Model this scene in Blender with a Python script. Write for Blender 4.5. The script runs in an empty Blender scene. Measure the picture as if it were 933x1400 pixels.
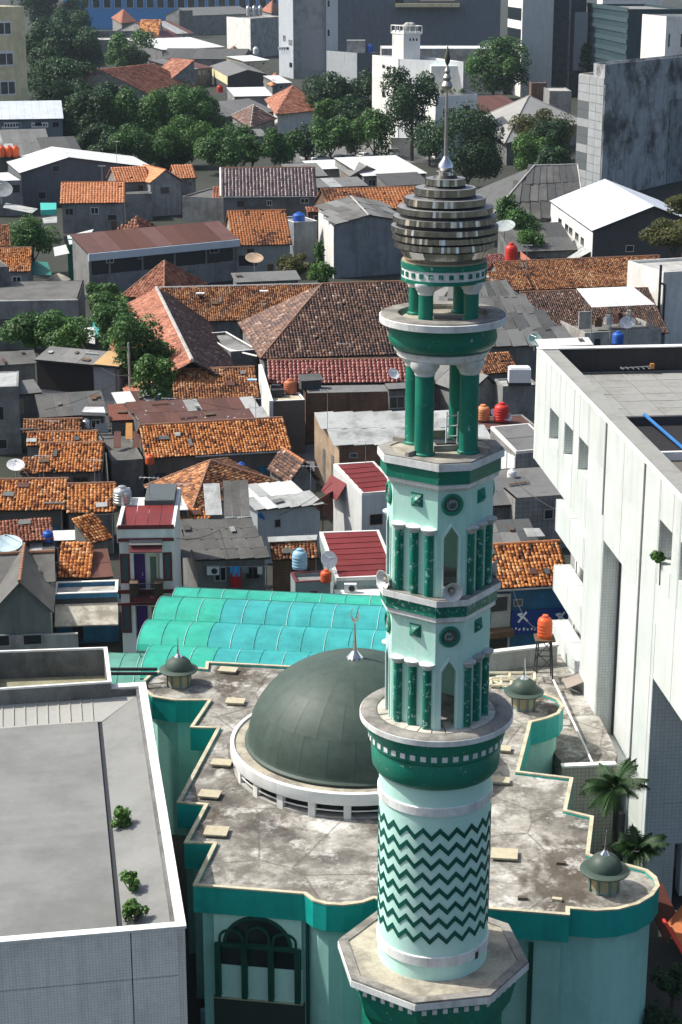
import bpy, bmesh, math, random
import numpy as np
from mathutils import Vector as V, Matrix
random.seed(7)
RNG = np.random.default_rng(11)
C = bpy.context.scene.collection
PI = math.pi
# ---------------------------------------------------------------- camera, sky, sun, exposure
FOC, TH, HC = 2440.0, math.radians(17.2), 45.0
ct, st = math.cos(TH), math.sin(TH)
cam = bpy.data.cameras.new('camera')
camo = bpy.data.objects.new('camera', cam)
C.objects.link(camo)
camo.location = (0, 0, HC)
camo.rotation_euler = (PI/2 - TH, 0, 0)
cam.sensor_fit = 'HORIZONTAL'
cam.sensor_width = 36
cam.lens = 36*FOC/933
cam.clip_start, cam.clip_end = 1, 9000
sc = bpy.context.scene
sc.camera = camo
SUN_EL, SUN_BACK = math.radians(49), math.radians(14)
sdir = V((-math.cos(SUN_EL)*math.cos(SUN_BACK), math.cos(SUN_EL)*math.sin(SUN_BACK), math.sin(SUN_EL)))
w = bpy.data.worlds.new('World')
sc.world = w
w.use_nodes = True
nt = w.node_tree
sky = nt.nodes.new('ShaderNodeTexSky')
sky.sky_type = 'NISHITA'
sky.sun_disc = False
sky.sun_elevation = SUN_EL
sky.sun_rotation = math.atan2(sdir.x, sdir.y)
sky.air_density = .85
sky.dust_density = 3.5
sky.ozone_density = .6
nt.links.new(sky.outputs[0], nt.nodes['Background'].inputs[0])
nt.nodes['Background'].inputs[1].default_value = 0.128
sl = bpy.data.lights.new('sun', 'SUN')
sl.energy = 4.2
sl.angle = math.radians(0.53)
sl.color = (1, 0.955, 0.88)
so = bpy.data.objects.new('sun', sl)
C.objects.link(so)
so.rotation_euler = (-sdir).to_track_quat('-Z', 'Y').to_euler()
so.location = (-60, 40, 120)
sc.view_settings.view_transform = 'Standard'
sc.view_settings.look = 'None'
sc.view_settings.exposure = 0.42
sc.view_settings.gamma = 1
sc.cycles.max_bounces = 6
sc.cycles.diffuse_bounces = 3
sc.cycles.glossy_bounces = 3
sc.cycles.transmission_bounces = 4
sc.cycles.transparent_max_bounces = 6

# ---------------------------------------------------------------- surveying: photo pixel -> point of the place
def ray(px, py):
    dx, dy = (px-466.5)/FOC, -(py-700)/FOC
    return V((dx, ct+dy*st, -st+dy*ct))
def P(px, py, z=0.0):
    r = ray(px, py)
    return V((0, 0, HC)) + r*((z-HC)/r.z)
def PY(px, py, y):
    r = ray(px, py)
    return V((0, 0, HC)) + r*(y/r.y)
def proj(p):
    d = V(p) - V((0, 0, HC))
    f = d.y*ct - d.z*st
    return 466.5+FOC*d.x/f, 700-FOC*(d.y*st+d.z*ct)/f
def ppm(p):
    d = V(p) - V((0, 0, HC))
    return FOC/(d.y*ct-d.z*st)
class Plane:
    """a vertical wall plane: point a, unit direction u along it, unit normal n towards the viewer"""
    def __init__(s, a, b):
        s.a = V(a); s.u = V((b[0]-a[0], b[1]-a[1], 0)).normalized()
        s.n = V((s.u.y, -s.u.x, 0))
    def at(s, px, py):
        r = ray(px, py); o = V((0, 0, HC))
        return o + r*((s.a-o).dot(s.n)/r.dot(s.n))
    def uz(s, px, py):
        p = s.at(px, py)
        return (p-s.a).dot(s.u), p.z
    def pt(s, u, z, out=0):
        q = s.a + s.u*u + s.n*out
        return V((q.x, q.y, z))
def solve(f, lo, hi, n=50):
    a = f(lo)
    for _ in range(n):
        m = (lo+hi)/2
        if (f(m) > 0) == (a > 0): lo = m
        else: hi = m
    return (lo+hi)/2

# ---------------------------------------------------------------- materials
MATS = {}
class NT:
    def __init__(s, name):
        s.m = bpy.data.materials.new(name); s.m.use_nodes = True
        s.t = s.m.node_tree; s.b = s.t.nodes['Principled BSDF']; s.out = s.t.nodes['Material Output']
        s.geo = s.t.nodes.new('ShaderNodeNewGeometry')
    def n(s, typ, **kw):
        nd = s.t.nodes.new(typ)
        for k, v in kw.items():
            if k[0] == 'i' and k[1:].isdigit(): nd.inputs[int(k[1:])].default_value = v
            elif k in nd.inputs.keys() if not hasattr(nd, k) else False: nd.inputs[k].default_value = v
            else: setattr(nd, k, v)
        return nd
    def l(s, a, b): s.t.links.new(a, b)
    def pos(s, scale=(1, 1, 1), rz=0):
        mp = s.n('ShaderNodeMapping'); mp.inputs['Scale'].default_value = scale; mp.inputs['Rotation'].default_value = (0, 0, rz)
        s.l(s.geo.outputs['Position'], mp.inputs[0]); return mp.outputs[0]
    def noise(s, vec, scale, detail=4, rough=.6):
        nd = s.n('ShaderNodeTexNoise'); nd.inputs['Scale'].default_value = scale; nd.inputs['Detail'].default_value = detail; nd.inputs['Roughness'].default_value = rough
        s.l(vec, nd.inputs['Vector']); return nd.outputs['Fac']
    def ramp(s, fac, stops, interp='LINEAR'):
        nd = s.n('ShaderNodeValToRGB'); cr = nd.color_ramp; cr.interpolation = interp
        while len(cr.elements) < len(stops): cr.elements.new(.5)
        for e, (p, c) in zip(cr.elements, stops):
            e.position = p; e.color = (c[0], c[1], c[2], 1) if hasattr(c, '__len__') else (c, c, c, 1)
        s.l(fac, nd.inputs[0]); return nd.outputs[0]
    def mix(s, fac, a, b, mode='MIX'):
        nd = s.n('ShaderNodeMix', data_type='RGBA', blend_type=mode)
        if isinstance(fac, (int, float)): nd.inputs[0].default_value = fac
        else: s.l(fac, nd.inputs[0])
        for x, i in ((a, 6), (b, 7)):
            if hasattr(x, 'is_output'): s.l(x, nd.inputs[i])
            else: nd.inputs[i].default_value = (x[0], x[1], x[2], 1)
        return nd.outputs[2]
    def math(s, op, a, b=0.0):
        nd = s.n('ShaderNodeMath', operation=op)
        for x, i in ((a, 0), (b, 1)):
            if hasattr(x, 'is_output'): s.l(x, nd.inputs[i])
            else: nd.inputs[i].default_value = x
        return nd.outputs[0]
    def bump(s, h, strength=.3, dist=.05):
        nd = s.n('ShaderNodeBump'); nd.inputs['Strength'].default_value = strength; nd.inputs['Distance'].default_value = dist
        s.l(h, nd.inputs['Height']); s.l(nd.outputs[0], s.b.inputs['Normal'])
    def done(s, col, rough=.8, metallic=0, spec=.3):
        if hasattr(col, 'is_output'): s.l(col, s.b.inputs['Base Color'])
        else: s.b.inputs['Base Color'].default_value = (*col, 1)
        if hasattr(rough, 'is_output'): s.l(rough, s.b.inputs['Roughness'])
        else: s.b.inputs['Roughness'].default_value = rough
        s.b.inputs['Metallic'].default_value = metallic
        s.b.inputs['Specular IOR Level'].default_value = spec
        return s.m
def surf(name, col, rough=.8, var=.12, sc1=.6, sc2=6.0, streak=.0, dirt=None, dirt_amt=0., dirt_scale=.35, metallic=0, spec=.3, bump=.15, objvar=.0, chip=None, chip_amt=.0, corr=0, corr_axis=0, mosaic=None, spots=0, streakcol=None):
    """weathered surface: base colour, two scales of mottling, rain streaks, dirt patches, chipped paint, corrugation or mosaic"""
    if name in MATS: return MATS[name]
    t = NT(name)
    p = t.pos()
    n1 = t.noise(p, sc1, 5, .65); n2 = t.noise(p, sc2, 4, .7)
    k = t.math('ADD', t.math('MULTIPLY', n1, .6), t.math('MULTIPLY', n2, .4))
    lo = [c*(1-var*2.2) for c in col]; hi = [min(1, c*(1+var*1.6)) for c in col]
    c = t.ramp(k, [(.28, lo), (.5, col), (.72, hi)])
    if streak > 0:
        s_ = t.noise(t.pos((1, 1, .09)), 1.3, 6, .72)
        c = t.mix(t.math('MULTIPLY', t.ramp(s_, [(.48, 0), (.72, 1)]), streak), c, streakcol or [x*.28 for x in (dirt or col)])
    if dirt is not None and dirt_amt > 0:
        d_ = t.noise(p, dirt_scale, 7, .68)
        c = t.mix(t.math('MULTIPLY', t.ramp(d_, [(.47, 0), (.62, 1)]), dirt_amt), c, dirt)
    if chip is not None:
        h_ = t.noise(p, 5.5, 6, .75)
        c = t.mix(t.math('MULTIPLY', t.ramp(h_, [(.60-chip_amt*.12, 0), (.63-chip_amt*.12, 1)]), .85), c, chip)
    if spots:
        v_ = t.n('ShaderNodeTexVoronoi'); v_.inputs['Scale'].default_value = spots; t.l(p, v_.inputs['Vector'])
        c = t.mix(t.ramp(v_.outputs['Distance'], [(.10, .85), (.16, 0)]), c, (.7, .7, .68))
    if objvar > 0:
        oi = t.n('ShaderNodeObjectInfo')
        c = t.mix(1.0, c, t.ramp(oi.outputs['Random'], [(0, 1-objvar), (1, 1.0)]), 'MULTIPLY')
    hgt = n2
    if mosaic:
        size, rz, gcol = mosaic
        mp = t.pos((1, 1, 1), rz)
        sx = t.n('ShaderNodeSeparateXYZ'); t.l(mp, sx.inputs[0])
        cx = t.n('ShaderNodeCombineXYZ'); t.l(sx.outputs[0], cx.inputs[0]); t.l(sx.outputs[2], cx.inputs[1])
        br = t.n('ShaderNodeTexBrick'); br.offset = 0; br.inputs['Scale'].default_value = 1/size
        br.inputs['Brick Width'].default_value = 1; br.inputs['Row Height'].default_value = 1; br.inputs['Mortar Size'].default_value = .06; br.inputs['Mortar Smooth'].default_value = .3
        br.inputs['Color1'].default_value = (1, 1, 1, 1); br.inputs['Color2'].default_value = (.93, .93, .93, 1); br.inputs['Mortar'].default_value = (*gcol, 1)
        t.l(cx.outputs[0], br.inputs['Vector'])
        c = t.mix(1.0, c, br.outputs['Color'], 'MULTIPLY')
    if corr:
        tc = t.n('ShaderNodeTexCoord'); sx = t.n('ShaderNodeSeparateXYZ'); t.l(tc.outputs['Object'], sx.inputs[0])
        wv = t.math('SINE', t.math('MULTIPLY', sx.outputs[corr_axis], corr*2*PI))
        hgt = t.math('ADD', t.math('MULTIPLY', wv, .5), t.math('MULTIPLY', n2, .3))
        t.bump(hgt, .4, .035)
        c = t.mix(t.math('MULTIPLY', t.ramp(wv, [(0, 1), (.5, 0)]), .14), c, [x*.5 for x in col])
    elif bump > 0:
        t.bump(hgt, bump, .04)
    r = t.ramp(n1, [(.3, max(0, rough-.1)), (.7, min(1, rough+.1))])
    MATS[name] = t.done(c, r, metallic, spec)
    return MATS[name]
def tile_mat(name, stops, clump=.6, rough=.75, spec=.35, scale=.45):
    if name in MATS: return MATS[name]
    t = NT(name)
    at = t.n('ShaderNodeAttribute', attribute_name='tone')
    n1 = t.noise(t.pos(), scale, 6, .7); n2 = t.noise(t.pos(), 8, 4, .7)
    n1 = t.ramp(n1, [(.3, 0), (.7, 1)])
    k = t.math('ADD', t.math('MULTIPLY', at.outputs['Fac'], 1-clump), t.math('MULTIPLY', n1, clump))
    c = t.ramp(k, stops)
    c = t.mix(t.math('MULTIPLY', t.ramp(n2, [(.50, 0), (.70, 1)]), .45), c, [x*.3 for x in stops[0][1]])
    c = t.mix(.2, c, t.ramp(n2, [(.25, .5), (.75, 1.0)]), 'MULTIPLY')
    MATS[name] = t.done(c, rough, 0, spec)
    return MATS[name]
def leaf_mat(name, a, b, c_):
    t = NT(name)
    at = t.n('ShaderNodeAttribute', attribute_name='tone')
    n1 = t.noise(t.pos(), .5, 3, .6)
    k = t.math('ADD', t.math('MULTIPLY', at.outputs['Fac'], .55), t.math('MULTIPLY', n1, .45))
    c = t.ramp(k, [(.2, a), (.5, b), (.8, c_)])
    t.done(c, .55, 0, .35)
    tr = t.n('ShaderNodeBsdfTranslucent'); t.l(c, tr.inputs[0])
    mx = t.n('ShaderNodeMixShader'); mx.inputs[0].default_value = .3
    t.l(t.b.outputs[0], mx.inputs[1]); t.l(tr.outputs[0], mx.inputs[2]); t.l(mx.outputs[0], t.out.inputs[0])
    return t.m
def flat(name, col, rough=.6, metallic=0, spec=.4, emis=0):
    if name in MATS: return MATS[name]
    t = NT(name); n1 = t.noise(t.pos(), 3.0, 5, .65)
    c = t.ramp(n1, [(.3, [x*.78 for x in col]), (.7, [min(1, x*1.12) for x in col])])
    MATS[name] = t.done(c, rough, metallic, spec)
    return MATS[name]

# ---------------------------------------------------------------- mesh building
ORG = {}
def link(o, parent=None):
    C.objects.link(o)
    if parent is not None: o.parent = parent
    return o
class MB:
    def __init__(s): s.v = []; s.f = []; s.m = []; s.cur = 0
    def add(s, vs, fs):
        b = len(s.v); s.v += [tuple(x) for x in vs]
        s.f += [tuple(i+b for i in f) for f in fs]; s.m += [s.cur]*len(fs)
        return s
    def hexa(s, p):   # 8 corners: bottom 0-3 (ccw from above), top 4-7
        return s.add(p, [(3, 2, 1, 0), (4, 5, 6, 7), (0, 1, 5, 4), (1, 2, 6, 5), (2, 3, 7, 6), (3, 0, 4, 7)])
    def box(s, c, size, rz=0):
        c = V(c); hx, hy, hz = size[0]/2, size[1]/2, size[2]/2
        R = Matrix.Rotation(rz, 3, 'Z')
        return s.hexa([c+R@V((x*hx, y*hy, z*hz)) for z in (-1, 1) for x, y in ((-1, -1), (1, -1), (1, 1), (-1, 1))])
    def pbox(s, pl, u0, u1, z0, z1, o0, o1):   # box on a wall plane, from o0 to o1 out of it
        q = [pl.pt(u, z, o) for z in (z0, z1) for u, o in ((u0, o1), (u1, o1), (u1, o0), (u0, o0))]
        return s.hexa(q)
    def prism(s, pts, z0, z1, top=True, bot=True):
        n = len(pts); vs = [(p[0], p[1], z0) for p in pts]+[(p[0], p[1], z1) for p in pts]
        fs = [(i, (i+1) % n, n+(i+1) % n, n+i) for i in range(n)]
        if top: fs.append(tuple(range(n, 2*n)))
        if bot: fs.append(tuple(range(n-1, -1, -1)))
        return s.add(vs, fs)
    def slab(s, pts, th):   # planar polygon given ccw from outside/above, thickened downwards along its normal
        pts = [V(p) for p in pts]; nn = (pts[1]-pts[0]).cross(pts[2]-pts[0]).normalized()
        if nn.z < 0: pts = pts[::-1]; nn = -nn
        n = len(pts); vs = [p-nn*th for p in pts]+pts
        return s.add(vs, [(i, (i+1) % n, n+(i+1) % n, n+i) for i in range(n)]+[tuple(range(n, 2*n)), tuple(range(n-1, -1, -1))])
    def lathe(s, prof, n=32, c=(0, 0, 0), rz=0, cap=True, a0=0, a1=2*PI, tilt=None):
        c = V(c); full = abs(a1-a0-2*PI) < 1e-6; k = n if full else n+1
        vs = []
        for r, z in prof:
            for i in range(k):
                a = rz+a0+(a1-a0)*i/n
                q = V((r*math.cos(a), r*math.sin(a), z))
                if tilt is not None: q = tilt @ q
                vs.append(c+q)
        fs = []
        for j in range(len(prof)-1):
            for i in range(n):
                i2 = (i+1) % k
                fs.append((j*k+i, j*k+i2, (j+1)*k+i2, (j+1)*k+i))
        if cap and full:
            if prof[0][0] > 1e-4: fs.append(tuple(range(k-1, -1, -1)))
            if prof[-1][0] > 1e-4: fs.append(tuple((len(prof)-1)*k+i for i in range(k)))
        return s.add(vs, fs)
    def tube(s, a, b, r, n=8, r2=None):
        a, b = V(a), V(b); d = (b-a).normalized(); r2 = r if r2 is None else r2
        x = d.cross(V((0, 0, 1)))
        if x.length < 1e-3: x = V((1, 0, 0))
        x.normalize(); y = d.cross(x)
        vs = [a+(x*math.cos(2*PI*i/n)+y*math.sin(2*PI*i/n))*r for i in range(n)]+[b+(x*math.cos(2*PI*i/n)+y*math.sin(2*PI*i/n))*r2 for i in range(n)]
        return s.add(vs, [(i, n+i, n+(i+1) % n, (i+1) % n) for i in range(n)]+[tuple(range(n)), tuple(range(2*n-1, n-1, -1))])
    def path(s, pts, r, n=6):
        for a, b in zip(pts[:-1], pts[1:]): s.tube(a, b, r, n)
        return s
    def mesh(s, name, mats, o=V((0, 0, 0)), smooth=False):
        me = bpy.data.meshes.new(name)
        me.from_pydata([(x-o[0], y-o[1], z-o[2]) for x, y, z in s.v], [], s.f)
        for m in (mats if isinstance(mats, (list, tuple)) else [mats]): me.materials.append(m)
        if any(s.m): me.polygons.foreach_set('material_index', s.m)
        bm = bmesh.new(); bm.from_mesh(me); bmesh.ops.recalc_face_normals(bm, faces=bm.faces); bm.to_mesh(me); bm.free()
        if smooth:
            me.polygons.foreach_set('use_smooth', [True]*len(me.polygons))
            me.set_sharp_from_angle(angle=math.radians(38))
        return me
    def build(s, name, mats, parent=None, smooth=False, o=None):
        org = ORG.get(parent.name, V((0, 0, 0))) if parent is not None else (V(o) if o is not None else V((0, 0, 0)))
        ob = bpy.data.objects.new(name, s.mesh(name, mats, org, smooth)); link(ob, parent)
        if parent is None: ob.location = org
        ORG[ob.name] = org
        return ob
USED = set()
def tag(o, label=None, cat=None, group=None, kind=None):
    if label: o['label'] = label
    if cat: o['category'] = cat
    if group: o['group'] = group
    if kind: o['kind'] = kind
    return o
def thing(name, loc, label, cat, group=None):
    o = bpy.data.objects.new(name, None); o.location = loc; o.empty_display_size = .3; link(o)
    ORG[o.name] = V(loc)
    return tag(o, label, cat, group)
_ub = MB().box((0, 0, 0), (1, 1, 1))
UNIT = {}
def unit(name, mat, parent, corner_frame):
    """one cheap box-shaped piece (sheet, panel, pane): shares the unit box mesh; frame = (centre, x-axis*size, y-axis*size, z-axis*size)"""
    key = (name, mat.name)
    if key not in UNIT:
        UNIT[key] = _ub.mesh(name, mat)
    o = bpy.data.objects.new(name, UNIT[key]); link(o, parent)
    c, x, y, z = corner_frame
    org = ORG.get(parent.name, V((0, 0, 0))) if parent is not None else V((0, 0, 0))
    c = V(c)-org
    o.matrix_local = Matrix(((x[0], y[0], z[0], c[0]), (x[1], y[1], z[1], c[1]), (x[2], y[2], z[2], c[2]), (0, 0, 0, 1)))
    ORG[o.name] = V(c)+org
    return o
def ubox(name, mat, parent, c, size, rz=0):
    R = Matrix.Rotation(rz, 3, 'Z')
    return unit(name, mat, parent, (c, R@V((size[0], 0, 0)), R@V((0, size[1], 0)), V((0, 0, size[2]))))
def upl(name, mat, parent, pl, u0, u1, z0, z1, o0, o1):
    c = pl.pt((u0+u1)/2, (z0+z1)/2, (o0+o1)/2)
    return unit(name, mat, parent, (c, pl.u*(u1-u0), -pl.n*(o1-o0), V((0, 0, z1-z0))))
def fixchild(o):   # a unit piece is not a good parent (scaled): sub-parts of windows hang on mesh parts built by MB instead
    return o
def copy_tree(o, parent=None):
    c = o.copy(); C.objects.link(c)
    if parent is not None: c.parent = parent
    for ch in o.children: copy_tree(ch, c)
    return c
def duplicate(o, loc, label, rz=0, scale=1.0):
    c = copy_tree(o); c.location = loc; c.rotation_euler = (0, 0, rz); c.scale = (scale,)*3
    if label: c['label'] = label
    return c
def prect(pl, x0, y0, x1, y1):
    """photo rectangle on a wall plane -> u0,u1,z0,z1"""
    ym = (y0+y1)/2; xm = (x0+x1)/2
    u0 = pl.uz(x0, ym)[0]; u1 = pl.uz(x1, ym)[0]
    z1 = pl.uz(xm, y0)[1]; z0 = pl.uz(xm, y1)[1]
    return min(u0, u1), max(u0, u1), min(z0, z1), max(z0, z1)
def window(root, pl, rc, frame=None, glass=None, name='window', out=.05, bars=0, t=.07):
    """window: frame mesh (part) with its pane (sub-part), standing in a wall plane"""
    u0, u1, z0, z1 = prect(pl, *rc) if rc[1] > 60 or len(rc) == 4 and rc[0] > 60 or True else rc
    frame = frame or M_FRAME; glass = glass or M_GLASS
    m = MB()
    m.pbox(pl, u0, u0+t, z0, z1, -.05, out); m.pbox(pl, u1-t, u1, z0, z1, -.05, out)
    m.pbox(pl, u0+t, u1-t, z0, z0+t, -.05, out); m.pbox(pl, u0+t, u1-t, z1-t, z1, -.05, out)
    for k in range(bars):
        uu = u0+(u1-u0)*(k+1)/(bars+1); m.pbox(pl, uu-t/3, uu+t/3, z0+t, z1-t, -.05, out*.8)
    f = m.build(name, frame, root)
    MB().pbox(pl, u0+t, u1-t, z0+t, z1-t, -.05, out*.4).build('pane', glass, f)
    return f

# ---------------------------------------------------------------- roofs
def inside(poly, pts):
    ok = np.ones(len(pts), bool); n = len(poly)
    area = sum(poly[i][0]*poly[(i+1) % n][1]-poly[(i+1) % n][0]*poly[i][1] for i in range(n))
    for i in range(n):
        a, b = poly[i], poly[(i+1) % n]
        cr = (b[0]-a[0])*(pts[:, 1]-a[1])-(b[1]-a[1])*(pts[:, 0]-a[0])
        ok &= (cr*np.sign(area) >= -1e-6)
    return ok
def tiles(root, poly, mat, tw=.26, tl=.27, name='roof_tiles', h=.09, miss=.004):
    """clay tiles laid one by one over a planar roof face (poly: first edge is the eave); joined, as they are a few pixels each"""
    poly = [V(p) for p in poly]; o = poly[0]; u = (poly[1]-poly[0]).normalized()
    nn = None
    for q in poly[2:]:
        c = u.cross(q-o)
        if c.length > .01: nn = c.normalized()
    if nn.z < 0: nn = -nn
    v = nn.cross(u)
    if (poly[2]-o).dot(v) < 0: v = -v
    p2 = [((p-o).dot(u), (p-o).dot(v)) for p in poly]
    us = [p[0] for p in p2]; vs = [p[1] for p in p2]
    cu = np.arange(min(us), max(us), tw); cv = np.arange(min(vs), max(vs), tl)
    gu, gv = np.meshgrid(cu, cv); gu = gu.ravel(); gv = gv.ravel()
    pts = np.stack([gu+tw/2, gv+tl*.4], 1)
    ok = inside(p2, pts) & (RNG.random(len(gu)) > miss); gu = gu[ok]; gv = gv[ok]; N = len(gu)
    if N == 0: return None
    jx = RNG.normal(0, .012, N); jy = RNG.normal(0, .02, N); jl = RNG.normal(0, .012, N); jt = RNG.normal(0, .015, N)
    lx = np.array([0, .22, .62, .98])*tw; lz = np.array([0, 1, 1, .0])*h
    U = np.zeros((N, 8)); W_ = np.zeros((N, 8)); Z = np.zeros((N, 8))
    for k in range(4):
        U[:, k] = gu+lx[k]+jx; W_[:, k] = gv+jy-.02; Z[:, k] = lz[k]+.075+jl+jt*(k-1.5)
        U[:, 4+k] = gu+lx[k]+jx; W_[:, 4+k] = gv+jy+tl*1.04; Z[:, 4+k] = lz[k]*.8+.0+jt*(k-1.5)
    O = np.array(o); co = O+U[..., None]*np.array(u)+W_[..., None]*np.array(v)+Z[..., None]*np.array(nn)
    org = ORG[root.name]
    co = co.reshape(-1, 3)-np.array(org)
    fb = np.array([[0, 1, 5, 4], [1, 2, 6, 5], [2, 3, 7, 6], [3, 2, 1, 0]])
    F_ = (fb[None]+8*np.arange(N)[:, None, None]).reshape(-1, 4)
    me = np_mesh(name, co, F_, np.repeat(RNG.random(N), 4), mat)
    ob = bpy.data.objects.new(name, me); link(ob, root); ob['kind'] = 'stuff'; ORG[ob.name] = org
    return ob
def np_mesh(name, co, faces, tone, mat):
    me = bpy.data.meshes.new(name); nv = len(co); nf = len(faces); k = faces.shape[1]
    me.vertices.add(nv); me.vertices.foreach_set('co', np.asarray(co, np.float32).ravel())
    me.loops.add(nf*k); me.loops.foreach_set('vertex_index', faces.astype(np.int32).ravel())
    me.polygons.add(nf); me.polygons.foreach_set('loop_start', np.arange(0, nf*k, k, dtype=np.int32))
    me.polygons.foreach_set('loop_total', np.full(nf, k, np.int32))
    at = me.attributes.new('tone', 'FLOAT', 'FACE'); at.data.foreach_set('value', np.asarray(tone, np.float32))
    me.materials.append(mat); me.update(calc_edges=True)
    return me
def sheets(root, quad, rows, cols, mats, name='roof_sheet', th=.03, weights=None, gap=.012, step=.035, tiltj=.004):
    """roof face covered with single sheets, each its own piece, lapped upwards; quad: eaveL, eaveR, ridgeR, ridgeL"""
    a, b, c, d = [V(p) for p in quad]
    nn = (b-a).cross(d-a).normalized()
    if nn.z < 0: nn = -nn
    for r in range(rows):
        for k in range(cols):
            f = lambda s, t: a.lerp(b, s).lerp(d.lerp(c, s), t)
            lap = .06/rows
            p0, p1 = f(k/cols, r/rows), f((k+1)/cols, r/rows)
            p3, p2 = f(k/cols, min(1, (r+1)/rows+lap)), f((k+1)/cols, min(1, (r+1)/rows+lap))
            x = ((p1-p0)+(p2-p3))/2; y = ((p3-p0)+(p2-p1))/2; y = y+nn*(-step)
            cen = (p0+p1+p2+p3)/4+nn*(th/2+step/2+.02+random.uniform(0, .012))
            x = x*(1-gap)+nn*random.gauss(0, tiltj*3); 
            m = random.choices(mats, weights)[0] if weights else random.choice(mats)
            unit(name, m, root, (cen, x, y+x.normalized()*random.gauss(0, .01), nn*th))
def roof_face(root, quad, spec):
    """spec: ('tile', mat, tw, tl) | ('sheet', rows, cols, mats, weights) | ('slab', mat)"""
    k = spec[0]
    if k == 'tile':
        MB().slab([V(p)-V((0, 0, .02)) for p in quad], .08).build('roof_deck', M_DECK, root)
        tw = spec[2] if len(spec) > 2 else .26; tl = spec[3] if len(spec) > 3 else .27
        tiles(root, quad, spec[1], tw, tl)
    elif k == 'sheet' and len(quad) == 3:
        MB().slab(quad, .09).build('roof_sheet', spec[3][0], root)
    elif k == 'sheet':
        MB().slab([V(p)-V((0, 0, .05)) for p in quad], .05).build('roof_deck', M_DECK, root)
        sheets(root, quad, spec[1], spec[2], spec[3], weights=spec[4] if len(spec) > 4 else None)
    else:
        MB().slab(quad, .09).build('roof', spec[1], root)
def ridge(root, pts, mat, r=.12, name='ridge_cap'):
    m = MB()
    for a, b in zip(pts[:-1], pts[1:]):
        a, b = V(a), V(b); L = (b-a).length; n = max(1, int(L/.55))
        for i in range(n):
            p, q = a.lerp(b, i/n), a.lerp(b, (i+1.06)/n)
            m.tube(p+V((0, 0, random.uniform(0, .03))), q, r*1.08, 6, r*.92)
    return m.build(name, mat, root)
UP = V((0, 0, 1))
def frame_px(A, B, ze):
    a, b = P(A[0], A[1], ze), P(B[0], B[1], ze)
    u = (b-a); u.z = 0; u.normalize(); n = V((-u.y, u.x, 0))
    return a, b, u, n
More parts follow.
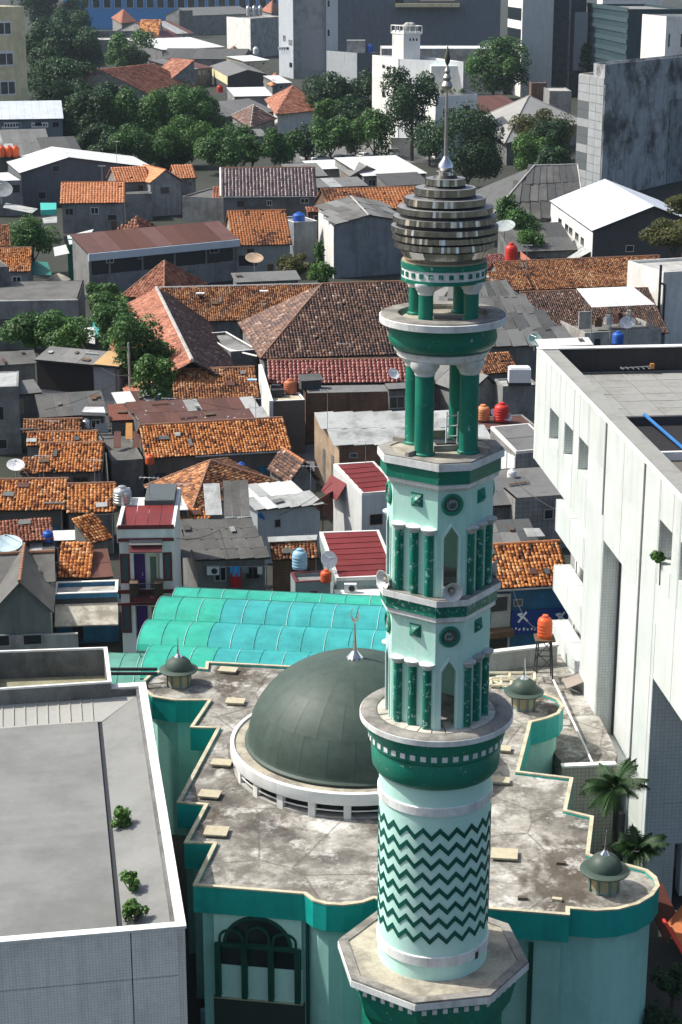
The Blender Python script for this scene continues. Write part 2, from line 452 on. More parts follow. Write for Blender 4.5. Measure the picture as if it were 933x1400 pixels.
def house(name, label, A, B, ry, ze, roof, wall, pitch=30, mono=False, cat='house', group=None, over=.45, cap=None, back=None, skew=0, z0=0, backspec=None, dmax=40, win=None):
    """gable or lean-to house whose front slope faces the viewer. A, B: eave ends in the photo, ry: photo row of the ridge"""
    a, b, u, n = frame_px(A, B, ze); mid = (a+b)/2; tp = math.tan(math.radians(pitch))
    d = solve(lambda d: proj(mid+n*d+UP*d*tp)[1]-ry, .05, dmax)
    rise = d*tp; sk = u*(skew*d)
    r0, r1 = a+n*d+UP*rise+sk, b+n*d+UP*rise+sk
    c = (a+b)/2+n*d; root = thing(name, (c.x, c.y, 0), label, cat, group)
    ins = min(.3, (b-a).length*.06)
    w0, w1 = a+u*ins, b-u*ins
    dz = .14
    if mono: sec = [(over, z0), (over, ze+over*tp-dz), (d-.1, ze+rise-dz), (d-.1, z0)]
    else: sec = [(over, z0), (over, ze+over*tp-dz), (d, ze+rise-dz), (2*d-over, ze+over*tp-dz), (2*d-over, z0)]
    vs = [V((w.x, w.y, 0))+n*s+sk*min(1, s/d)+UP*z for w in (w0, w1) for s, z in sec]
    k = len(sec); fs = [(i, (i+1) % k, k+(i+1) % k, k+i) for i in range(k)]+[tuple(range(k)), tuple(range(2*k-1, k-1, -1))]
    MB().add(vs, fs).build('wall', wall, root)
    roof_face(root, [a, b, r1, r0], roof)
    if not mono:
        e0, e1 = a+n*2*d+sk*2, b+n*2*d+sk*2
        roof_face(root, [e1, e0, r0, r1], backspec or ('slab', roof[1] if roof[0] != 'sheet' else roof[3][0]))
    if cap: ridge(root, [r0+UP*.06, r1+UP*.06], cap)
    pl = Plane(V((w0.x, w0.y, 0))+n*over, V((w1.x, w1.y, 0))+n*over)
    L = (b-a).length
    if mid.y < 235 and L > 3:   # odd patches, loose boards and a rain pipe
        rg = random.Random(int(A[0]*17+A[1]*3)); sl_ = (r0-a); nn_ = u.cross(sl_).normalized()
        for i in range(rg.randint(1, 3 if L < 9 else 5)):
            s_, t_ = rg.uniform(.06, .9), rg.uniform(.12, .85); q = a.lerp(b, s_)+sl_*t_+nn_*.2
            sx, sy = rg.choice([(.9, .5), (.35, .5), (1.6, .14), (.3, .9), (.5, .5)]); an = rg.uniform(-.12, .12); v_ = sl_.normalized()
            unit('roof_patch', rg.choice([M_SHEETG, M_SHEETP, M_TIMBER, M_RUST, M_SHEETD]), root, (q, (u+v_*an)*sx, (v_-u*an)*sy, nn_*.05))
        if ze-z0 > 2.5: MB().tube(pl.pt(L*.94-ins, z0+.1, .08), pl.pt(L*.94-ins, ze-.15, .08), .045, 6).build('downpipe', rg.choice([M_STEEL, M_CONCL, M_TIMBER]), root)
    nw = (1 if L < 5 else 2 if L < 10 else 3 if L < 18 else 5) if win is None else win
    if ze-z0 > 3 and nw:
        rg = random.Random(int(A[0]*31+A[1]*7))
        for i in range(nw):
            uc = (L-2*ins)*(i+.5+rg.uniform(-.25, .25))/nw; ww, hh = rg.uniform(.4, .8), rg.uniform(.8, 1.3); zt_w = ze-rg.uniform(.5, .9)
            if rg.random() < .3:
                f = MB().pbox(pl, uc-.45, uc+.45, z0+.05, z0+2.1, -.02, .05).build('door', rg.choice([M_TIMBER, M_DARKMETAL, M_BLUEW]), root)
            else:
                f = MB().pbox(pl, uc-ww, uc+ww, zt_w-hh, zt_w, -.03, .06).build('window', rg.choice([M_FRAME, M_TIMBER, M_WHITE]), root)
                MB().pbox(pl, uc-ww+.1, uc-.04, zt_w-hh+.1, zt_w-.1, .0, .075).build('pane', M_GLASS, f); MB().pbox(pl, uc+.04, uc+ww-.1, zt_w-hh+.1, zt_w-.1, .0, .075).build('pane', M_GLASS, f)
    return dict(root=root, pl=pl, a=a, b=b, u=u, n=n, d=d, rise=rise, r0=r0, r1=r1, L=(b-a).length, ze=ze)
def house_front(name, label, F1, F2, ay, ze, L, roof, wall, cat='house', group=None, over=.4, cap=None, ridge_px=None, roof2=None, side=None, apex=.5):
    """house whose gable end faces the viewer; ridge runs back L metres. ay: photo row of the gable peak"""
    a, b, u, n = frame_px(F1, F2, ze); dirn = n
    if ridge_px is not None:   # photo point the left eave runs back to
        q = P(ridge_px[0], ridge_px[1], ze); dirn = (q-a); L = dirn.length; dirn.normalize()
    mid = a.lerp(b, apex); rise = solve(lambda r: proj(mid+UP*r)[1]-ay, .02, 30)
    c = mid+dirn*L/2; root = thing(name, (c.x, c.y, 0), label, cat, group)
    g0, g1 = V((a.x, a.y, 0))+dirn*over+u*.25, V((b.x, b.y, 0))+dirn*over-u*.25
    gm = g0.lerp(g1, apex); bb = dirn*(L-over)
    vs = []
    for q in (V((0, 0, 0)), bb):
        vs += [g0+q, g1+q, g1+q+UP*(ze-.05), gm+q+UP*(ze+rise-.14), g0+q+UP*(ze-.05)]
    MB().add(vs, [(0, 1, 2, 3, 4), (9, 8, 7, 6, 5)]+[(i, (i+1) % 5, 5+(i+1) % 5, 5+i) for i in range(5)]).build('wall', wall, root)
    m0, m1 = mid+UP*rise, mid+UP*rise+dirn*L
    roof_face(root, [a+dirn*L, a, m0, m1], roof)
    roof_face(root, [b, b+dirn*L, m1, m0], roof2 or roof)
    if cap: ridge(root, [m0+UP*.05, m1+UP*.05], cap)
    return dict(root=root, pl=Plane(g0, g1), pl2=Plane(g0+bb, g0), a=a, b=b, u=u, n=dirn, m0=m0, m1=m1, L=L, rise=rise)
def pyramid(name, label, F, R, L_, ay, ze, roof, wall, cat='house', group=None, cap=None, apx=None, wl=None):
    """hipped roof rising to a point; F, R, L_: front, right and left eave corners in the photo"""
    f, r, l = P(*F, ze), P(*R, ze), P(*L_, ze); k = r+l-f; mid = (r+l)/2
    if apx is not None:
        mid = mid.lerp(f, apx)
    rise = solve(lambda q: proj(mid+UP*q)[1]-ay, .05, 30); top = mid+UP*rise
    root = thing(name, (mid.x, mid.y, 0), label, cat, group)
    MB().prism([(q.lerp(mid, .1).x, q.lerp(mid, .1).y) for q in (f, r, k, l)], 0, ze-.06).build('wall', wall, root)
    for e0, e1 in ((f, r), (l, f), (k, l), (r, k)):
        roof_face(root, [e0, e1, top], roof)
    if cap:
        for q in (f, r, l, k): ridge(root, [q+UP*.08, top+UP*.08], cap)
    return dict(root=root, top=top, f=f, r=r, l=l, pl=Plane(f.lerp(mid, .1), r.lerp(mid, .1)))
def hip(name, label, A, B, ry, rx0, rx1, ze, roof, wall, pitch=30, cat='house', group=None, cap=None):
    a, b, u, n = frame_px(A, B, ze); mid = (a+b)/2; tp = math.tan(math.radians(pitch))
    d = solve(lambda d: proj(mid+n*d+UP*d*tp)[1]-ry, .05, 40); rise = d*tp
    base = mid+n*d+UP*rise
    fx = lambda x: solve(lambda s: proj(base+u*s)[0]-x, -60, 60)
    r0, r1 = base+u*fx(rx0), base+u*fx(rx1)
    e0, e1 = a+n*2*d, b+n*2*d
    root = thing(name, (base.x, base.y, 0), label, cat, group)
    MB().prism([(q.lerp(V((base.x, base.y, ze)), .05).x, q.lerp(V((base.x, base.y, ze)), .05).y) for q in (a, b, e1, e0)], 0, ze-.06).build('wall', wall, root)
    roof_face(root, [a, b, r1, r0], roof); roof_face(root, [e0, a, r0], roof)
    roof_face(root, [b, e1, r1], roof); roof_face(root, [e1, e0, r0, r1], ('slab', roof[1] if roof[0] != 'sheet' else roof[3][0]))
    if cap:
        ridge(root, [r0+UP*.08, r1+UP*.08], cap)
        for q, r_ in ((a, r0), (b, r1)): ridge(root, [q+UP*.08, r_+UP*.08], cap)
    return dict(root=root, a=a, b=b, u=u, n=n, d=d, pl=Plane(a+n*d*.1, b+n*d*.1))
def block(name, label, A, B, by, z, wall, roofm, cat='building', group=None, par=.5, pt=.2, cop=None, depth=None, z0=0, wall2=None, dirn=None):
    """flat-roofed block. A, B: front top corners in the photo at height z, by: photo row of its back edge (or depth)"""
    a, b, u, n = frame_px(A, B, z); mid = (a+b)/2
    dv = V(dirn).normalized() if dirn is not None else n
    d = depth or solve(lambda d: proj(mid+dv*d)[1]-by, .2, 200)
    c = mid+dv*d/2; root = thing(name, (c.x, c.y, 0), label, cat, group)
    q = [a, b, b+dv*d, a+dv*d]
    MB().prism([(p.x, p.y) for p in q], z0, z-par).build('wall', wall, root)
    MB().slab([V((p.x, p.y, z-par+.05)).lerp(V((c.x, c.y, z-par+.05)), .004) for p in q], .05).build('roof', roofm, root)
    if par > .02:
        m = MB(); i0 = [(q[0]+u*pt+dv*pt), q[1]-u*pt+dv*pt, q[2]-u*pt-dv*pt, q[3]+u*pt-dv*pt]
        for i in range(4):
            o0, o1, k1, k0 = q[i], q[(i+1) % 4], i0[(i+1) % 4], i0[i]
            m.hexa([V((p.x, p.y, z-par)) for p in (o0, o1, k1, k0)]+[V((p.x, p.y, z)) for p in (o0, o1, k1, k0)])
        m.build('parapet', wall2 or wall, root)
        if cop is not None:
            m = MB()
            for i in range(4):
                o0, o1, k1, k0 = q[i], q[(i+1) % 4], i0[(i+1) % 4], i0[i]
                m.hexa([V((p.x, p.y, z+.003)) for p in (o0, o1, k1, k0)]+[V((p.x, p.y, z+.06)) for p in (o0, o1, k1, k0)])
            m.build('coping', cop, root)
    return dict(root=root, pl=Plane(a, b), plL=Plane(q[3], q[0]), q=q, u=u, n=dv, d=d, z=z, L=(b-a).length, a=a, b=b)

# ---------------------------------------------------------------- palette
M_FRAME = surf('frame_paint', (.32, .33, .33), .6)
M_GLASS = flat('window_glass', (.018, .024, .028), .12, 0, .6)
M_DECK = surf('roof_batten_dark', (.05, .04, .035), .9)
DIRT = (.07, .065, .055)
M_CONC = surf('concrete_grey', (.24, .245, .24), .85, .16, streak=.38, dirt=DIRT, dirt_amt=.5)
M_CONCD = surf('concrete_dark', (.17, .175, .17), .85, .16, streak=.4, dirt=(.05, .05, .048), dirt_amt=.55)
M_CONCL = surf('concrete_pale', (.40, .40, .38), .85, .14, streak=.4, dirt=(.13, .12, .1), dirt_amt=.5)
M_WHITE = surf('white_wall', (.72, .72, .69), .7, .06, streak=.28, dirt=(.4, .39, .35), dirt_amt=.35)
M_WHITEC = surf('white_cladding', (.60, .645, .625), .45, .045, .3, 9, streak=.2, dirt=(.46, .48, .46), dirt_amt=.3, objvar=.06)
M_COPING = surf('white_coping', (.74, .74, .71), .6, .07, streak=0, dirt=(.35, .33, .28), dirt_amt=.4, dirt_scale=1.2)
M_BRICK = surf('brick_brown', (.20, .115, .075), .9, .2, 1.2, 9, streak=.5, dirt=(.07, .05, .04), dirt_amt=.5, mosaic=(.22, 0, (.45, .42, .4)))
M_BRICK_LIT = surf('brick_tan_sunlit', (.42, .32, .22), .9, .16, 1.2, 9, streak=.3, dirt=(.16, .12, .09), dirt_amt=.4, mosaic=(.22, .8, (.7, .66, .6)))  # paler brick: sunlight on the left wall is put into the colour
M_BLOCKW = surf('blockwork_grey', (.27, .27, .26), .9, .14, 1, 8, streak=.35, dirt=DIRT, dirt_amt=.4, mosaic=(.4, 0, (.6, .6, .6)))
M_TIMBER = surf('old_timber', (.12, .08, .05), .85, .2, 2, 10)
M_STEEL = surf('galvanised_steel', (.42, .44, .45), .4, .1, metallic=.5)
M_DARKMETAL = surf('dark_metal', (.035, .037, .04), .5)
M_BLUEW = surf('blue_wall', (.03, .14, .26), .75, .14, streak=.4, dirt=(.03, .05, .07), dirt_amt=.4)
M_MAROON = surf('maroon_paint', (.13, .025, .028), .55, .14, streak=.3)
M_SHEETG = surf('grey_sheet', (.20, .205, .20), .75, .16, .5, 7, dirt=(.09, .085, .08), dirt_amt=.5, dirt_scale=.5, objvar=.22, corr=13)
M_SHEETD = surf('dark_sheet', (.105, .11, .11), .75, .18, .5, 7, dirt=(.05, .05, .048), dirt_amt=.5, dirt_scale=.5, objvar=.28, corr=13)
M_SHEETP = surf('pale_sheet', (.42, .44, .43), .65, .12, .5, 7, dirt=(.13, .13, .12), dirt_amt=.55, dirt_scale=.6, objvar=.14, corr=13)
M_SHEETW = surf('white_sheet', (.70, .72, .70), .5, .06, .5, 7, dirt=(.42, .41, .37), dirt_amt=.4, dirt_scale=.5, objvar=.06, corr=13)
M_RUST = surf('rust_sheet', (.15, .065, .05), .8, .22, .8, 8, dirt=(.07, .04, .035), dirt_amt=.5, dirt_scale=.8, objvar=.35, corr=13)
M_RUSTD = surf('rust_dotted_sheet', (.13, .065, .055), .8, .2, .8, 8, dirt=(.06, .04, .04), dirt_amt=.4, objvar=.2, corr=13, spots=1.5)
M_RED = surf('red_sheet', (.20, .03, .03), .55, .12, .6, 7, dirt=(.1, .03, .03), dirt_amt=.4, objvar=.12, corr=13, corr_axis=1)
M_BLUESH = surf('blue_white_sheet', (.60, .66, .72), .45, .05, .5, 6, dirt=(.4, .43, .46), dirt_amt=.3, objvar=.05, corr=14)
M_CEM = surf('cement_dark_roof', (.13, .13, .123), .85, .2, .5, 6, dirt=(.05, .05, .045), dirt_amt=.5, objvar=.25)
M_TARMAC = surf('asphalt', (.055, .055, .052), .9, .2, .25, 5)
M_YELLOW = surf('cream_yellow_wall', (.72, .63, .38), .75, .08, streak=.3, dirt=(.3, .27, .18), dirt_amt=.3)
M_GREYBL = surf('blue_grey_wall', (.22, .245, .265), .8, .14, streak=.4, dirt=(.09, .1, .11), dirt_amt=.45)
M_STAIN = surf('black_stained_wall', (.38, .40, .405), .9, .2, .5, 5, streak=.5, dirt=(.045, .048, .05), dirt_amt=.9, dirt_scale=.16)
M_BLUEB = surf('blue_cladding', (.06, .25, .55), .5, .08)
T_OR = tile_mat('tile_orange', [(.14, (.05, .022, .014)), (.28, (.30, .09, .028)), (.44, (.60, .21, .055)), (.72, (.72, .30, .09)), (.92, (.84, .52, .28))], .3)
T_BR = tile_mat('tile_brown', [(.15, (.03, .018, .015)), (.4, (.09, .045, .034)), (.62, (.155, .075, .05)), (.82, (.27, .14, .085)), (.93, (.60, .48, .38))], .3, .6, .4)
T_MX = tile_mat('tile_mixed', [(.14, (.04, .022, .016)), (.34, (.19, .075, .036)), (.54, (.40, .16, .062)), (.74, (.56, .27, .115)), (.93, (.72, .50, .30))], .42)
T_RB = tile_mat('tile_redbrown', [(.1, (.13, .045, .03)), (.4, (.30, .105, .06)), (.65, (.42, .17, .10)), (.9, (.52, .28, .18))], .5)
T_NEW = tile_mat('tile_new_orange', [(.1, (.58, .20, .08)), (.5, (.70, .27, .11)), (.9, (.76, .34, .16))], .4, .65)
T_RED = tile_mat('tile_red', [(.1, (.13, .028, .022)), (.5, (.23, .05, .038)), (.9, (.33, .10, .075))], .4, .45, .5)
T_GLZ = tile_mat('tile_dark_glazed', [(.1, (.05, .035, .038)), (.5, (.10, .065, .068)), (.85, (.16, .10, .10))], .3, .32, .6)
T_PATCH = tile_mat('tile_patched', [(.18, (.07, .03, .02)), (.42, (.15, .06, .035)), (.5, (.5, .2, .075)), (.75, (.56, .2, .07)), (.95, (.6, .36, .2))], .8, .75, .3, .16)
C_TILE = surf('ridge_mortar', (.30, .16, .10), .85, .2)
C_PALE = surf('ridge_pale', (.52, .50, .46), .85, .14)
C_ORG = surf('ridge_orange', (.42, .17, .075), .8, .16)
L_DK = leaf_mat('leaf_dark', (.012, .035, .016), (.027, .072, .028), (.055, .125, .042))
L_MD = leaf_mat('leaf_mid', (.020, .060, .015), (.050, .135, .028), (.11, .235, .05))
L_LT = leaf_mat('leaf_light', (.030, .085, .018), (.070, .165, .03), (.13, .25, .05))
L_OL = leaf_mat('leaf_olive', (.040, .050, .014), (.085, .095, .024), (.130, .125, .035))
M_BARK = surf('bark', (.085, .068, .052), .9, .25, 2, 12)

# ---------------------------------------------------------------- ground
def grid_sheet(name, x0, x1, y0, y1, z, mat):
    o = MB().add([(x0, y0, z), (x1, y0, z), (x1, y1, z), (x0, y1, z)], [(0, 1, 2, 3)]).build(name, mat)
    return tag(o, kind='structure')
M_GROUND = surf('city_ground', (.034, .037, .03), .92, .3, .05, 1.2, dirt=(.02, .03, .016), dirt_amt=.7, dirt_scale=.06)
grid_sheet('ground', -1300, 1300, -300, 3300, 0, M_GROUND)
for nm, pts in (('parking_lot', [(395, 222), (590, 222), (590, 196), (395, 200)]),
                ('alley', [(330, 700), (420, 660), (470, 600), (400, 612), (300, 690)]),
                ('road', [(-60, 465), (980, 440), (980, 430), (-60, 452)])):
    tag(MB().slab([P(x, y, .012) for x, y in pts], .008).build(nm, surf('worn_paving', (.13, .13, .125), .9, .18, .3, 4)), kind='structure')
tag(MB().slab([P(x, y, .02) for x, y in [(250, 1420), (640, 1440), (960, 1430), (960, 1180), (870, 1180), (255, 1290)]], .015).build('courtyard', surf('dark_paving', (.05, .05, .048), .9, .2, .4, 5)), kind='structure')

# ---------------------------------------------------------------- minaret
D0, TR = 60.5, math.radians(10)
def mz(row, front):
    return HC-(D0-front)*math.tan(TH+math.atan((row-700)/FOC))
zc = mz(1340, 2.09)
mc = PY(591.0, 1315, D0)
MX, MY = mc.x, D0
G_D = surf('minaret_green', (.004, .185, .122), .42, .16, .8, 7, streak=.25, dirt=(.004, .11, .075), dirt_amt=.35, chip=(.45, .62, .56), chip_amt=-.3, spec=.5)
G_DC = surf('minaret_green_peeling', (.005, .175, .115), .5, .2, .8, 7, streak=.3, dirt=(.005, .06, .045), dirt_amt=.35, chip=(.42, .62, .55), chip_amt=.22)
G_M = surf('minaret_mint', (.39, .69, .59), .65, .06, .6, 6, streak=.6, streakcol=(.70, .81, .77), dirt=(.56, .75, .69), dirt_amt=.5, chip=(.62, .74, .69), chip_amt=.0)
G_MS = surf('shaft_mint', (.47, .76, .67), .6, .045, .6, 6, streak=.4, streakcol=(.64, .82, .77), dirt=(.60, .80, .74), dirt_amt=.4)
G_W = surf('minaret_white', (.72, .75, .73), .6, .07, 1, 8, streak=.5, dirt=(.42, .42, .40), dirt_amt=.35, dirt_scale=1.3)
G_F = surf('gallery_floor', (.40, .37, .29), .85, .16, .9, 7, dirt=(.17, .155, .13), dirt_amt=.75, dirt_scale=.8)
G_FB = surf('gallery_floor_tile', (.60, .58, .50), .8, .12, .9, 7, dirt=(.25, .23, .19), dirt_amt=.6, dirt_scale=.9, objvar=.14)
G_RIM = surf('gallery_rim_dirty', (.26, .25, .225), .9, .2, 1.2, 9, dirt=(.09, .085, .075), dirt_amt=.7, dirt_scale=.9)
M_MIR = flat('mirror_glass', (.60, .60, .57), .16, 1.0, .5)
M_CHROME = flat('stainless', (.66, .67, .68), .18, 1.0, .5)
M_MIRTOP = surf('mirror_top', (.28, .28, .28), .5, .2, metallic=.4)
CR, SR = math.cos(TR), math.sin(TR)
def ml(x, y, z): return V((MX+x*CR-y*SR, MY+x*SR+y*CR, z))
minaret = thing('minaret', (MX, MY, 0), 'tall green and mint minaret with zigzag shaft and mirrored ball under a spire', 'minaret')
def octo(c, ac):
    h = c/2
    return [(-h, -ac), (h, -ac), (ac, -h), (ac, h), (h, ac), (-h, ac), (-ac, h), (-ac, -h)]
def oprism(m, c, ac, z0, z1, ac2=None):
    p, q = octo(c, ac), octo(c*(ac2 or ac)/ac, ac2 or ac)
    n = 8; vs = [ml(x, y, z0) for x, y in p]+[ml(x, y, z1) for x, y in q]
    return m.add(vs, [(i, (i+1) % n, n+(i+1) % n, n+i) for i in range(n)]+[tuple(range(n, 2*n)), tuple(range(n-1, -1, -1))])
def oring(m, c, ac, c2, ac2, z0, z1):   # octagonal ring (outer, inner)
    p, q = octo(c, ac), octo(c2, ac2)
    for i in range(8):
        j = (i+1) % 8
        m.hexa([ml(*a, z0) for a in (p[i], p[j], q[j], q[i])]+[ml(*a, z1) for a in (p[i], p[j], q[j], q[i])])
    return m
MC = V((MX, MY, 0))
def mlathe(prof, n=48): return MB().lathe(prof, n, MC)
# base gallery (regular octagon, turned with the tower)
z_pt = mz(1370, 3.44); z_pf = zc
RP = 3.72; APO = RP*math.cos(PI/8)
def roct(R): return [(R*math.sin(a), -R*math.cos(a)) for a in [(-.5+k)*PI/4 for k in range(8)]]
def rprism(m, R, z0, z1, R2=None):
    p, q = roct(R), roct(R2 or R); n = 8
    return m.add([ml(x, y, z0) for x, y in p]+[ml(x, y, z1) for x, y in q], [(i, (i+1) % n, n+(i+1) % n, n+i) for i in range(n)]+[tuple(range(n, 2*n)), tuple(range(n-1, -1, -1))])
rprism(MB(), 2.75, 0, z_pt-2.2, 2.75).build('pedestal', G_D, minaret)
bg = rprism(rprism(MB(), 3.05, z_pt-1.75, z_pt-.28, 3.42), 2.8, z_pt-2.2, z_pt-1.75, 3.05).build('base_gallery', G_D, minaret)
rprism(MB(), RP, z_pt-.28, z_pt-.02).build('gallery_edge', G_W, minaret)
p1, p2 = roct(RP-.03), roct(RP-.42)
m = MB()
for i in range(8):
    j = (i+1) % 8
    m.hexa([ml(*a, z_pt-.02) for a in (p1[i], p1[j], p2[j], p2[i])]+[ml(*a, z_pt+.07) for a in (p1[i], p1[j], p2[j], p2[i])])
m.build('gallery_rim', G_RIM, minaret)
rprism(MB(), RP-.43, z_pt-.02, z_pt+.02).build('gallery_floor', G_F, minaret)
for i in range(8):
    a = i*PI/4; n_ = (math.sin(a), -math.cos(a)); t_ = (math.cos(a), math.sin(a)); ap = 3.25*math.cos(PI/8)
    for k in range(6):
        s = (k-2.5)*.40; zq = z_pt-.62
        ap = (3.05+(3.42-3.05)*((zq-(z_pt-1.75))/1.47))*math.cos(PI/8)
        ubox('white_square', G_W, bg, ml(n_[0]*ap+t_[0]*s, n_[1]*ap+t_[1]*s, zq), (.17, .1, .19), TR+a)
# shaft
zb = zc; rs = 2.09; z_b2 = mz(1081, 2.1)
sh = mlathe([(rs, zb-.1), (rs, mz(1323, rs)), (rs, z_b2+.2)], 64).build('shaft', G_MS, minaret, True)
for r0_, r1_ in ((1323, 1309), (1118, 1105)):
    za, zb_ = mz(r0_, rs), mz(r1_, rs)
    MB().lathe([(rs, za), (rs+.06, za+.03), (rs+.06, zb_-.03), (rs, zb_)], 64, MC, cap=False).build('shaft_band', G_W, minaret, True)
NP = 21
for k in range(8):
    row = 1142+k*20.2; zz = mz(row, rs); amp = .165; hw = .105
    m = MB(); N = NP*2
    vs = []
    for i in range(N):
        a = 2*PI*i/N+.12; zc_ = zz+(amp if i % 2 else -amp)
        for r_ in (rs-.02, rs+.03):
            for dz in (-hw, hw): vs.append((MX+r_*math.cos(a), MY+r_*math.sin(a), zc_+dz))
    fs = []
    for i in range(N):
        j = (i+1) % N; A_, B_ = 4*i, 4*j
        fs += [(A_+2, B_+2, B_+3, A_+3), (A_+3, B_+3, B_+1, A_+1), (A_, B_, B_+2, A_+2)]
    m.add(vs, fs).build('zigzag_band', surf('zigzag_green', (.004, .092, .068), .45, .16, .8, 7, streak=.3, dirt=(.004, .06, .045), dirt_amt=.35), minaret)
MB().box((MX+1.55, MY-1.42, mz(1317, 2.0)), (.16, .12, .28), .8).build('vent_box', M_DARKMETAL, minaret)
# round balcony
zr = mz(1014, 2.82); zr2 = mz(1022, 2.82); zg = mz(1038, 2.58); zsq = mz(1048, 2.5)
MB().lathe([(2.62, zr2), (2.82, zr2), (2.82, zr-.02), (2.78, zr)], 64, MC, cap=False).build('balcony_edge', G_W, minaret, True)
MB().lathe([(2.18, zr+.0), (2.80, zr+.0), (2.72, zr+.05), (2.32, zr+.07), (2.2, zr+.02)], 64, MC, cap=False).build('balcony_rim', G_RIM, minaret, True)
bal = MB().lathe([(2.12, z_b2), (2.25, z_b2+.06), (2.36, z_b2+.25), (2.40, zsq-.32), (2.37, zsq-.1), (2.42, zsq-.02), (2.46, zsq+.02), (2.50, zg+.06), (2.56, zg+.1), (2.64, zr2)], 64, MC).build('balcony', G_D, minaret, True)
for i in range(40):
    a = 2*PI*(i+.5)/40; r_ = 2.455
    ubox('white_square', G_W, bal, (MX+r_*math.cos(a), MY+r_*math.sin(a), (zg+zsq)/2+.07), (.2, .09, .2), a+PI/2)
MB().lathe([(2.22, zr-.12), (2.22, zr-.03)], 64, MC).build('balcony_slab', G_RIM, minaret)
for i in range(26):   # floor tiles, each a wedge
    a0, a1 = 2*PI*i/26, 2*PI*(i+1)/26-.02
    q = [(MX+r_*math.cos(a), MY+r_*math.sin(a)) for r_, a in ((1.2, a0), (2.17, a0), (2.17, (a0+a1)/2), (2.17, a1), (1.2, a1))]
    MB().prism(q, zr-.03, zr+random.uniform(.0, .03)).build('floor_tile', G_FB, minaret)
